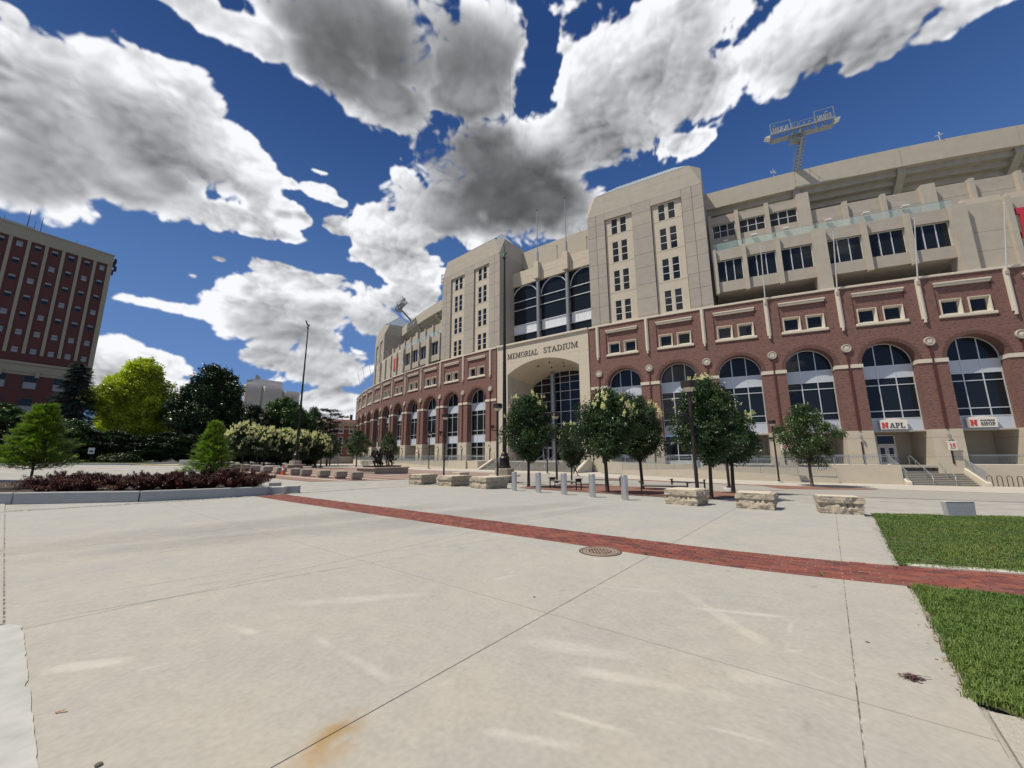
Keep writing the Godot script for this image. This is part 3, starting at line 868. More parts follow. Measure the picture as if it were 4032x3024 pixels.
func bay_wall() -> ArrayMesh:
	var mb := MB.new()
	fq(mb, -HW, -OW, 4.37, 16.2, 0); fq(mb, OW, HW, 4.37, 16.2, 0)
	var ap := arch_pts(OW, SPRING, 24)
	for i in 24:
		var a: Vector2 = ap[i]; var b: Vector2 = ap[i + 1]
		mb.quad(Vector3(a.x, a.y, 0), Vector3(b.x, b.y, 0), Vector3(b.x, 16.2, 0), Vector3(a.x, 16.2, 0))
		mb.quad(Vector3(b.x, b.y, 0), Vector3(a.x, a.y, 0), Vector3(a.x, a.y, -1.3), Vector3(b.x, b.y, -1.3))
	for s in [-1.0, 1.0]:
		var x: float = s * OW
		if s < 0: mb.quad(Vector3(x, 4.37, 0), Vector3(x, 4.37, -1.3), Vector3(x, SPRING, -1.3), Vector3(x, SPRING, 0))
		else: mb.quad(Vector3(x, 4.37, -1.3), Vector3(x, 4.37, 0), Vector3(x, SPRING, 0), Vector3(x, SPRING, -1.3))
	# sunken panel with two openings
	var r := 2.42; var zp := -0.13
	fq(mb, -HW, -r, 16.2, 20.45, 0); fq(mb, r, HW, 16.2, 20.45, 0)
	fq(mb, -HW, HW, 20.45, 21.5, 0)
	fq(mb, -r, r, 16.2, 16.9, zp); fq(mb, -r, r, 18.72, 20.45, zp)
	var xs := [-r, WIN[0][0], WIN[0][1], WIN[1][0], WIN[1][1], r]
	for i in [0, 2, 4]: fq(mb, xs[i], xs[i + 1], 16.9, 18.72, zp)
	mb.quad(Vector3(-r, 16.2, 0), Vector3(-r, 16.2, zp), Vector3(-r, 20.45, zp), Vector3(-r, 20.45, 0))
	mb.quad(Vector3(r, 16.2, zp), Vector3(r, 16.2, 0), Vector3(r, 20.45, 0), Vector3(r, 20.45, zp))
	mb.quad(Vector3(-r, 16.2, 0), Vector3(r, 16.2, 0), Vector3(r, 16.2, zp), Vector3(-r, 16.2, zp))
	mb.quad(Vector3(-r, 20.45, zp), Vector3(r, 20.45, zp), Vector3(r, 20.45, 0), Vector3(-r, 20.45, 0))
	# back of the wall and its top
	mb.quad(Vector3(HW, 12.0, -1.6), Vector3(-HW, 12.0, -1.6), Vector3(-HW, 21.5, -1.6), Vector3(HW, 21.5, -1.6))
	mb.quad(Vector3(-HW, 21.5, 0), Vector3(HW, 21.5, 0), Vector3(HW, 21.5, -1.6), Vector3(-HW, 21.5, -1.6))
	return mb.mesh()

var bay_parts := {}

func emblem_n(sz: float, depth: float) -> MB:      # a block capital N with slab serifs, centred, facing +z
	var mb := MB.new()
	var w := sz * 0.46; var h := sz * 0.5; var st := sz * 0.26; var sf := sz * 0.07; var sh := sz * 0.2
	var p := PackedVector2Array([
		Vector2(-w, -h), Vector2(-w + st + sf * 2, -h), Vector2(-w + st + sf * 2, -h + sh), Vector2(-w + st + sf, -h + sh), Vector2(-w + st + sf, h * 0.15),
		Vector2(w - st - sf, -h), Vector2(w - sf, -h), Vector2(w - sf, h - sh), Vector2(w, h - sh), Vector2(w, h), Vector2(w - st - sf * 2, h), Vector2(w - st - sf * 2, h - sh),
		Vector2(w - st - sf, h - sh), Vector2(w - st - sf, -h * 0.15), Vector2(-w + st + sf, h), Vector2(-w, h), Vector2(-w, h - sh), Vector2(-w + sf, h - sh), Vector2(-w + sf, -h + sh), Vector2(-w, -h + sh)])
	mb.prism(p, 0.0, depth)
	return mb

func words(t: String, width: float, depth: float, font: String, bold := false) -> Array:   # a TextMesh and the scale that makes it that wide
	var f := SystemFont.new(); f.font_names = PackedStringArray([font]); f.font_weight = 700 if bold else 400
	var m := TextMesh.new(); m.text = t; m.font = f; m.font_size = 64; m.pixel_size = 0.01; m.depth = 0.02
	m.curve_step = 1.0
	var a := m.get_aabb()
	var s := width / a.size.x
	return [m, Vector3(s, s, depth / 0.02), a.size.y * s, a.get_center() * s]

func make_bay_parts() -> void:
	bay_parts.wall = bay_wall()
	bay_parts.base = []; bay_parts.impost = []
	for s in [-1.0, 1.0]:
		var b := MB.new()
		for y in [[-1.9, 1.42], [1.44, 3.475], [3.495, 4.37]]:
			b.span(Vector3(s * OW, y[0], 0.05), Vector3(s * HW, y[1], -4.6))
		bay_parts.base.append(b.mesh())
		var imp := MB.new()
		imp.span(Vector3(s * 2.40, 11.65, -1.18), Vector3(s * (HW - 0.06), 12.08, 0.09))
		bay_parts.impost.append(imp.mesh())
	var ring := MB.new()
	var n := 34
	for i in n:                                        # header bricks round the arch
		var a0 := PI * (i + 0.06) / n; var a1 := PI * (i + 0.94) / n
		var p := PackedVector2Array([Vector2(cos(a0), sin(a0)) * 2.46, Vector2(cos(a0), sin(a0)) * 2.86, Vector2(cos(a1), sin(a1)) * 2.86, Vector2(cos(a1), sin(a1)) * 2.46])
		ring.prism(p, -0.02, 0.035, Transform3D(Basis(), Vector3(0, SPRING, 0)))
	bay_parts.ring = ring.mesh()
	# the big window
	var fr := MB.new()
	var zf := -1.17
	for x in [-OW + 0.06, -0.817, 0.817, OW - 0.06]:
		fr.span(Vector3(x - 0.045, 4.37, zf - 0.12), Vector3(x + 0.045, SPRING if absf(x) > 1 else SPRING + sqrt(OW * OW - x * x) - 0.03, zf))
	for y in [4.43, 5.76, 6.60, 9.59, 10.44, 11.87]:
		fr.span(Vector3(-OW, y - 0.045, zf - 0.11), Vector3(OW, y + 0.045, zf - 0.006))
	var ap := arch_pts(OW - 0.05, SPRING, 22)
	for i in 22: fr.beam(Vector3(ap[i].x, ap[i].y, zf - 0.06), Vector3(ap[i + 1].x, ap[i + 1].y, zf - 0.06), 0.1, 0.12, Vector3(0, 0, 1))
	bay_parts.frame = fr.mesh()
	var cols := [[-2.35, -0.865], [-0.77, 0.77], [0.865, 2.35]]
	var panes := []; var panels := []
	for c in cols:
		for y in [[5.81, 6.55], [6.65, 9.54], [9.64, 10.39]]:
			var m := MB.new(); m.span(Vector3(c[0], y[0], zf - 0.09), Vector3(c[1], y[1], zf - 0.065)); panes.append(m.mesh())
		for y in [[4.48, 5.71], [10.49, 11.82]]:
			var m := MB.new(); m.span(Vector3(c[0], y[0], zf - 0.08), Vector3(c[1], y[1], zf - 0.035)); panels.append(m.mesh())
		var p := PackedVector2Array([Vector2(c[0], 11.92), Vector2(c[1], 11.92)])
		for i in 9:
			var x := lerpf(c[1], c[0], i / 8.0)
			p.append(Vector2(x, SPRING + sqrt(maxf(0.0, (OW - 0.08) * (OW - 0.08) - x * x))))
		var m := MB.new(); m.prism(p, zf - 0.09, zf - 0.065); panes.append(m.mesh())
	bay_parts.panes = panes; bay_parts.panels = panels
	# glazed lower storey of the bays next to the portal
	var lf := MB.new(); var lp := []
	for x in [-OW + 0.06, -0.817, 0.817, OW - 0.06]: lf.span(Vector3(x - 0.045, 0.95, zf - 0.12), Vector3(x + 0.045, 4.37, zf))
	for y in [1.0, 1.75, 3.45]: lf.span(Vector3(-OW, y - 0.045, zf - 0.11), Vector3(OW, y + 0.045, zf - 0.006))
	for c in cols:
		for y in [[1.05, 1.70], [1.80, 3.40], [3.50, 4.32]]:
			var m := MB.new(); m.span(Vector3(c[0], y[0], zf - 0.09), Vector3(c[1], y[1], zf - 0.065)); lp.append(m.mesh())
	bay_parts.low_frame = lf.mesh(); bay_parts.low_panes = lp
	# small upper windows
	var sw := []; var sp := []
	for w in WIN:
		var m := MB.new()
		var x0: float = w[0]; var x1: float = w[1]; var y0 := 16.9; var y1 := 18.72
		var i0: float = x0 + 0.24; var i1: float = x1 - 0.24; var j0 := y0 + 0.24; var j1 := y1 - 0.24
		var zo := 0.02; var zi := -0.42
		for e in [[x0, y0, x1, y0, i0, j0, i1, j0], [x1, y0, x1, y1, i1, j0, i1, j1], [x1, y1, x0, y1, i1, j1, i0, j1], [x0, y1, x0, y0, i0, j1, i0, j0]]:
			var f := 0.30
			var a := Vector3(e[0], e[1], zo); var b2 := Vector3(e[2], e[3], zo); var c := Vector3(e[6], e[7], zi); var d := Vector3(e[4], e[5], zi)
			var a2 := a.lerp(Vector3(e[4], e[5], zo), f); var b3 := b2.lerp(Vector3(e[6], e[7], zo), f)
			m.quad(a, b2, b3, a2); m.quad(a2, b3, c, d)
			m.quad(Vector3(a.x, a.y, -0.14), Vector3(b2.x, b2.y, -0.14), b2, a)
		sw.append(m.mesh())
		var g := MB.new(); g.span(Vector3(i0, j0, zi - 0.03), Vector3(i1, j1, zi - 0.005)); sp.append(g.mesh())
	bay_parts.small = sw; bay_parts.small_panes = sp
	var sill := MB.new(); sill.cbox(Vector3(0.01, 16.72, -0.02), Vector3(4.82, 0.32, 0.30), 0.04); bay_parts.sill = sill.mesh()
	var li := MB.new()
	li.cbox(Vector3(0.01, 20.38, 0.03), Vector3(4.7, 0.26, 0.28), 0.03); li.cbox(Vector3(0.01, 20.59, 0.06), Vector3(4.84, 0.18, 0.38), 0.03)
	bay_parts.lintel = li.mesh()
	var pe := MB.new()
	pe.cbox(Vector3(0, 19.0, 0.08), Vector3(0.44, 4.8, 0.22), 0.03); pe.cbox(Vector3(0, 18.85, 0.14), Vector3(0.20, 5.3, 0.26), 0.03)
	bay_parts.pendant = pe.mesh()
	var me := MB.new()
	me.lathe([Vector2(0.50, 0.0), Vector2(0.50, 0.15), Vector2(0.45, 0.2), Vector2(0.40, 0.2), Vector2(0.37, 0.15), Vector2(0.0, 0.15)], 32)
	bay_parts.medal = me.mesh()
	bay_parts.medal_n = emblem_n(0.44, 0.05).mesh()
	var st := MB.new(); st.lathe([Vector2(0.22, 0.0), Vector2(0.22, 0.03), Vector2(0.13, 0.03), Vector2(0.10, 0.05), Vector2(0.0, 0.06)], 16); bay_parts.medal_star = st.mesh()
	var ds := MB.new(); ds.span(Vector3(-0.075, 4.37, 0.0), Vector3(0.075, 13.6, 0.14)); bay_parts.spout = ds.mesh()
	var d2 := MB.new(); d2.span(Vector3(-0.065, 0.7, 0.05), Vector3(0.065, 3.15, 0.13)); bay_parts.spout_low = d2.mesh()
	var wl := MB.new(); wl.lathe([Vector2(0.09, 3.42), Vector2(0.11, 3.46), Vector2(0.11, 3.78), Vector2(0.0, 3.82)], 12, Vector3(0, 0, 0.30), true); wl.span(Vector3(-0.04, 3.58, 0.05), Vector3(0.04, 3.66, 0.22)); bay_parts.light = wl.mesh()
	var co := MB.new(); co.cbox(Vector3(0, 21.58, -0.45), Vector3(7.44, 0.26, 1.2), 0.03); bay_parts.coping = co.mesh()

var bay_proto := {}

func bay(th: float, side: float, lower: String, floor_y: float, k: int) -> Node3D:
	# side: which edge carries the pilaster (-1 left, +1 right)
	var key := "%s%d%d" % [lower, int(side), k % 2]
	if bay_proto.has(key):
		var c: Node3D = bay_proto[key].duplicate()
		var nm: Dictionary = S.get_meta("_names")
		nm["brick_bay"] += 1
		c.name = "brick_bay_%03d" % nm["brick_bay"]
		S.add_child(c)
		c.transform = arc_xf(th)
		return c
	var w := put("brick_bay", bay_parts.wall, M.brick, S, arc_xf(th))
	bay_proto[key] = w
	for i in 2: put("stone_base", bay_parts.base[i], M.precast_light, w)
	put("arch_ring", bay_parts.ring, M.brick_dark, w)
	for i in 2: put("impost_band", bay_parts.impost[i], M.trim, w)
	put("window_frame", bay_parts.frame, M.mullion, w)
	for p in bay_parts.panes: put("window_pane", p, M.glass, w)
	for p in bay_parts.panels: put("spandrel_panel", p, M.spandrel, w)
	for i in 2:
		put("small_window_frame", bay_parts.small[i], M.trim, w)
		put("small_window_pane", bay_parts.small_panes[i], M.glass, w)
	put("window_sill", bay_parts.sill, M.trim, w)
	put("lintel_band", bay_parts.lintel, M.trim, w)
	put("coping", bay_parts.coping, M.trim, w)
	var at := Transform3D(Basis(), Vector3(side * HW, 0, 0))
	put("pendant_strip", bay_parts.pendant, M.trim, w, at)
	var face := Transform3D(Basis(Vector3.RIGHT, PI / 2), Vector3(side * HW, 14.03, 0.02))
	put("medallion", bay_parts.medal, M.precast, w, face)
	if k % 2: put("medallion_emblem", bay_parts.medal_n, M.trim, w, Transform3D(Basis(), Vector3(side * HW, 14.03, 0.165)))
	else: put("medallion_emblem", bay_parts.medal_star, M.trim, w, Transform3D(Basis(Vector3.RIGHT, PI / 2), Vector3(side * HW, 14.03, 0.165)))
	put("downspout", bay_parts.spout, M.downspout, w, at)
	put("lower_downspout", bay_parts.spout_low, M.brown_metal, w, at)
	put("wall_light", bay_parts.light, M.galvanised, w, at)
	if lower == "glazed":
		put("lower_window_frame", bay_parts.low_frame, M.mullion, w)
		for p in bay_parts.low_panes: put("lower_window_pane", p, M.glass_low, w)
		var f := MB.new(); f.span(Vector3(-OW, floor_y, -1.4), Vector3(OW, floor_y - 0.6, 0.3)); part("threshold", f, M.precast_light, w)
	else:
		var lg := MB.new()
		lg.span(Vector3(-HW, floor_y - 0.3, -4.75), Vector3(HW, 4.3, -4.55))
		part("back_wall", lg, M.precast, w)
		var sf := MB.new(); sf.span(Vector3(-HW, 4.22, -0.9), Vector3(HW, 4.36, -4.55)); part("soffit", sf, M.precast, w)
		var fl := MB.new(); fl.span(Vector3(-HW, floor_y - 0.25, 0.0), Vector3(HW, floor_y, -4.55)); part("terrace_floor", fl, M.step, w)
		if lower == "loggia":
			var dk := MB.new(); dk.span(Vector3(-OW + 0.1, floor_y, -4.53), Vector3(-0.2, 3.7, -4.47)); part("dark_glazing", dk, M.glass_low, w)
			var f2 := MB.new()
			for x in [-OW + 0.1, -1.3, -0.2]: f2.span(Vector3(x - 0.03, floor_y, -4.48), Vector3(x + 0.03, 3.7, -4.42))
			f2.span(Vector3(-OW + 0.1, 3.0, -4.47), Vector3(-0.2, 3.06, -4.43))
			part("glazing_frame", f2, M.mullion, w)
			# terrace railing between the piers
			var r := MB.new()
			for y in [floor_y + 0.12, floor_y + 0.98, floor_y + 1.07]: r.span(Vector3(-OW, y - 0.02, -0.28), Vector3(OW, y + 0.02, -0.24))
			for i in 38: r.span(Vector3(-OW + 0.07 + i * 0.13 - 0.008, floor_y + 0.12, -0.268), Vector3(-OW + 0.07 + i * 0.13 + 0.008, floor_y + 0.98, -0.252))
			part("terrace_railing", r, M.rail, w)
			var kb := MB.new(); kb.cbox(Vector3(0, floor_y + 0.03, -0.15), Vector3(OW * 2, 0.16, 0.7), 0.02); part("terrace_coping", kb, M.trim, w)
		else:                                           # four white doors under a transom
			var dr := MB.new()
			dr.span(Vector3(-OW, 2.75, -4.5), Vector3(0.95, 2.95, -4.38)); dr.span(Vector3(-OW, 3.9, -4.5), Vector3(0.95, 4.0, -4.38))
			for x in [-OW, -0.75, 0.95]: dr.span(Vector3(x - 0.06, floor_y, -4.5), Vector3(x + 0.06, 4.0, -4.38))
			part("door_frame", dr, M.white_paint, w)
			var tr := MB.new(); tr.span(Vector3(-0.69, 2.98, -4.52), Vector3(0.89, 3.88, -4.46)); tr.span(Vector3(-OW + 0.05, 2.98, -4.52), Vector3(-0.81, 3.88, -4.46)); part("transom_pane", tr, M.glass_low, w)
			for i in 4:
				var x0: float = [-2.38, -1.58, -0.68, 0.12][i]
				var d := MB.new()
				d.span(Vector3(x0, floor_y + 0.02, -4.46), Vector3(x0 + 0.17, 2.73, -4.41)); d.span(Vector3(x0 + 0.60, floor_y + 0.02, -4.46), Vector3(x0 + 0.77, 2.73, -4.41))
				d.span(Vector3(x0 + 0.172, floor_y + 0.02, -4.46), Vector3(x0 + 0.598, floor_y + 0.3, -4.41)); d.span(Vector3(x0 + 0.172, 2.5, -4.46), Vector3(x0 + 0.598, 2.73, -4.41))
				d.span(Vector3(x0 + 0.172, 1.45, -4.46), Vector3(x0 + 0.598, 1.53, -4.41))
				part("door", d, M.white_paint, w)
				var g := MB.new(); g.span(Vector3(x0 + 0.172, floor_y + 0.3, -4.45), Vector3(x0 + 0.598, 2.5, -4.43)); part("door_pane", g, M.glass_low, w)
			var bn := MB.new(); bn.span(Vector3(-2.3, 3.1, -4.44), Vector3(-0.85, 3.8, -4.42)); part("red_banner", bn, M.red_paint, w)
	return w

func tower(th: float, off: float, nm: String) -> void:
	var core := MB.new()
	var hx := 8.7; var dz := 10.8
	core.span(Vector3(-hx + 0.02, 17.0, -0.62), Vector3(hx - 0.02, 40.8, -dz))
	for x in [[-hx + 0.02, -5.83], [-1.43, 1.43], [5.83, hx - 0.02]]: core.span(Vector3(x[0], 17.0, -0.36), Vector3(x[1], 40.8, -0.617))
	core.span(Vector3(-5.82, 39.75, -0.36), Vector3(-1.44, 40.8, -0.617)); core.span(Vector3(1.44, 39.75, -0.36), Vector3(5.82, 40.8, -0.617))
	var o := part("tower", core, M.precast_grey, S, arc_xf(th, off))
	# the cap: corners cut back more and more towards the top
	var cap := MB.new()
	var y0 := 40.8; var y1 := 44.24; var cc := 1.45
	var lo := [Vector3(hx, y0, 0), Vector3(hx, y0, -dz), Vector3(-hx, y0, -dz), Vector3(-hx, y0, 0)]
	var hi := [Vector3(hx - cc, y1, 0), Vector3(hx, y1, -cc), Vector3(hx, y1, -dz + cc), Vector3(hx - cc, y1, -dz), Vector3(-hx + cc, y1, -dz), Vector3(-hx, y1, -dz + cc), Vector3(-hx, y1, -cc), Vector3(-hx + cc, y1, 0)]
	cap.quad(lo[3], lo[0], hi[0], hi[7]); cap.quad(lo[0], lo[1], hi[2], hi[1]); cap.quad(lo[1], lo[2], hi[4], hi[3]); cap.quad(lo[2], lo[3], hi[6], hi[5])
	cap.tri(lo[0], hi[1], hi[0]); cap.tri(lo[1], hi[3], hi[2]); cap.tri(lo[2], hi[5], hi[4]); cap.tri(lo[3], hi[7], hi[6])
	for i in range(1, 7): cap.tri(hi[0], hi[i], hi[i + 1])
	part("tower_cap", cap, M.precast, o)
	# joints of the cap
	var jt := MB.new()
	for x in [-5.81, -1.45, 1.45, 5.81]: jt.span(Vector3(x - 0.02, 40.85, -0.02), Vector3(x + 0.02, 44.2, 0.004))
	jt.span(Vector3(-hx + 0.9, 42.9, -0.02), Vector3(hx - 0.9, 42.94, 0.004))
	for s in [-1.0, 1.0]:
		jt.span(Vector3(s * hx - 0.004, 42.9, -1.0), Vector3(s * hx + 0.004, 42.94, -dz + 1.0))
		for z in [-3.6, -7.2]: jt.span(Vector3(s * hx - 0.004, 40.85, z), Vector3(s * hx + 0.004, 44.2, z - 0.04))
	part("cap_joint", jt, M.precast_grey, o)
	# precast panels on the front
	var rows := [[17.5, 22.18], [22.22, 24.88], [24.92, 27.10], [27.14, 29.78], [29.82, 32.03], [32.07, 34.68], [34.72, 36.96], [37.0, 38.98], [39.02, 40.77]]
	var colx := [[-hx, -7.27], [-7.25, -5.82], [-1.44, 1.44], [5.82, 7.25], [7.27, hx]]
	var tones := [M.precast_grey, M.precast_warm, M.precast_grey, M.precast]
	for c in colx.size():
		for r in rows.size():
			var m := MB.new()
			m.span(Vector3(colx[c][0] + 0.014, rows[r][0], 0.0), Vector3(colx[c][1] - 0.014, rows[r][1], -0.4))
			part("facade_panel", m, tones[(c * 7 + r * 5 + r / 2) % 3 if r != 8 else 0], o)
	for s in [[-5.81, -1.45], [1.45, 5.81]]:
		var hd := MB.new(); hd.span(Vector3(s[0], 39.62, 0.0), Vector3(s[1], 40.78, -0.4)); part("facade_panel", hd, M.precast_warm, o)
		var cx: float = (s[0] + s[1]) * 0.5
		# window strip, set back
		var ys := [[22.27, 25.52, 3], [27.08, 30.53, 3], [31.96, 35.47, 3], [36.83, 39.5, 2]]
		var fill := MB.new()
		var prev := 17.0
		for y in ys:
			fill.span(Vector3(s[0] + 0.05, prev, -0.32), Vector3(s[1] - 0.05, y[0], -0.5))
			for q in [[s[0] + 0.05, cx - 1.19], [cx - 0.22, cx + 0.22], [cx + 1.19, s[1] - 0.05]]:
				fill.span(Vector3(q[0], y[0], -0.322), Vector3(q[1], y[1], -0.5))
			prev = y[1]
		fill.span(Vector3(s[0] + 0.05, prev, -0.32), Vector3(s[1] - 0.05, 39.7, -0.5))
		part("window_strip", fill, M.precast_light, o)
		var jn := MB.new()
		for i in 3: jn.span(Vector3(s[0] + 0.06, (ys[i][1] + ys[i + 1][0]) * 0.5 + 0.55, -0.3), Vector3(s[1] - 0.06, (ys[i][1] + ys[i + 1][0]) * 0.5 + 0.58, -0.316))
		part("strip_joint", jn, M.precast_grey, o)
		for y in ys:
			for sx in [-1.0, 1.0]:
				var wx: float = cx + sx * 0.705
				var fr := MB.new()
				var hgt: float = (y[1] - y[0]) / y[2]
				for x in [wx - 0.475, wx + 0.475]: fr.span(Vector3(x - 0.035, y[0], -0.36), Vector3(x + 0.035, y[1], -0.46))
				for i in y[2] + 1:
					var yy: float = y[0] + hgt * i
					fr.span(Vector3(wx - 0.47, yy - 0.035, -0.364), Vector3(wx + 0.47, yy + 0.035, -0.45))
				part("tower_window_frame", fr, M.white_paint, o)
				for i in y[2]:
					var g := MB.new(); g.span(Vector3(wx - 0.44, y[0] + hgt * i + 0.035, -0.40), Vector3(wx + 0.44, y[0] + hgt * (i + 1) - 0.035, -0.43))
					part("tower_window_pane", g, M.glass, o)
	# side panel joints
	var sj := MB.new()
	for s in [-1.0, 1.0]:
		for y in [27.13, 32.06, 36.99]: sj.span(Vector3(s * (hx - 0.02) - 0.005, y, -0.5), Vector3(s * (hx - 0.02) + 0.005, y + 0.03, -dz + 0.1))
		for z in [-3.6, -7.2]: sj.span(Vector3(s * (hx - 0.02) - 0.005, 17.1, z), Vector3(s * (hx - 0.02) + 0.005, 40.7, z - 0.03))
	part("side_joint", sj, M.precast_warm, o)
	# metal hipped roof
	var rf := MB.new()
	var ex := 7.0; var z0 := -0.75; var z1 := -9.9; var ey := 44.72
	rf.span(Vector3(-ex, 44.2, z0), Vector3(ex, ey, z1))
	part("roof_eave", rf, M.galvanised, o)
	var hp := MB.new()
	var e := [Vector3(-ex - 0.15, ey + 0.01, z0 + 0.15), Vector3(ex + 0.15, ey + 0.01, z0 + 0.15), Vector3(ex + 0.15, ey + 0.01, z1 - 0.15), Vector3(-ex - 0.15, ey + 0.01, z1 - 0.15)]
	var ra := Vector3(-4.6, 48.7, (z0 + z1) * 0.5); var rb := Vector3(4.6, 48.7, (z0 + z1) * 0.5)
	hp.quad(e[0], e[1], rb, ra); hp.quad(e[2], e[3], ra, rb); hp.tri(e[1], e[2], rb); hp.tri(e[3], e[0], ra)
	var hroof := part("tower_roof", hp, M.roof_metal, o)
	var seam := MB.new()
	for i in range(-13, 14):
		var x := i * 0.52
		var t := clampf((ex - absf(x)) / (ex - 4.6), 0.02, 1.0)
		for sgn in [0, 1]:
			var a: Vector3 = Vector3(x, ey + 0.03, z0 + 0.13 if sgn == 0 else z1 - 0.13)
			var b := Vector3(x, lerpf(ey, 48.7, t) + 0.03, lerpf(a.z, (z0 + z1) * 0.5, t))
			seam.beam(a, b, 0.04, 0.07)
	part("roof_seam", seam, M.galvanised, hroof)
	if nm == "left":
		var br := MB.new()
		for y in [40.2, 41.0, 41.8]: br.span(Vector3(-hx - 0.9, y, -0.3), Vector3(-hx + 0.3, y + 0.08, -0.22))
		for x in [-hx - 0.9, -hx - 0.45]: br.span(Vector3(x, 39.5, -0.3), Vector3(x + 0.08, 42.2, -0.22))
		part("antenna_bracket", br, M.black_metal, o)
		var sp := MB.new(); sp.cbox(Vector3(hx + 0.5, 39.4, -7.0), Vector3(0.5, 0.4, 0.9), 0.05); sp.span(Vector3(hx, 39.3, -7.05), Vector3(hx + 0.4, 39.4, -6.95))
		part("side_floodlight", sp, M.brown_metal, o)

# pier angles counted in bays from the first pilaster; 1 marks a broad pier
const PIERS_R := [[2.30, 0], [2.793, 0], [3.321, 0], [3.92, 1], [4.547, 0], [5.11, 0], [5.73, 1], [6.32, 0], [6.93, 0], [7.5, 1], [8.1, 0], [8.7, 0]]
const PIERS_L := [[2.30, 0], [2.84, 0], [3.49, 1], [4.15, 0], [4.74, 0], [5.4, 1], [6.05, 0], [6.68, 0], [7.4, 0], [8.2, 1], [9.2, 0]]

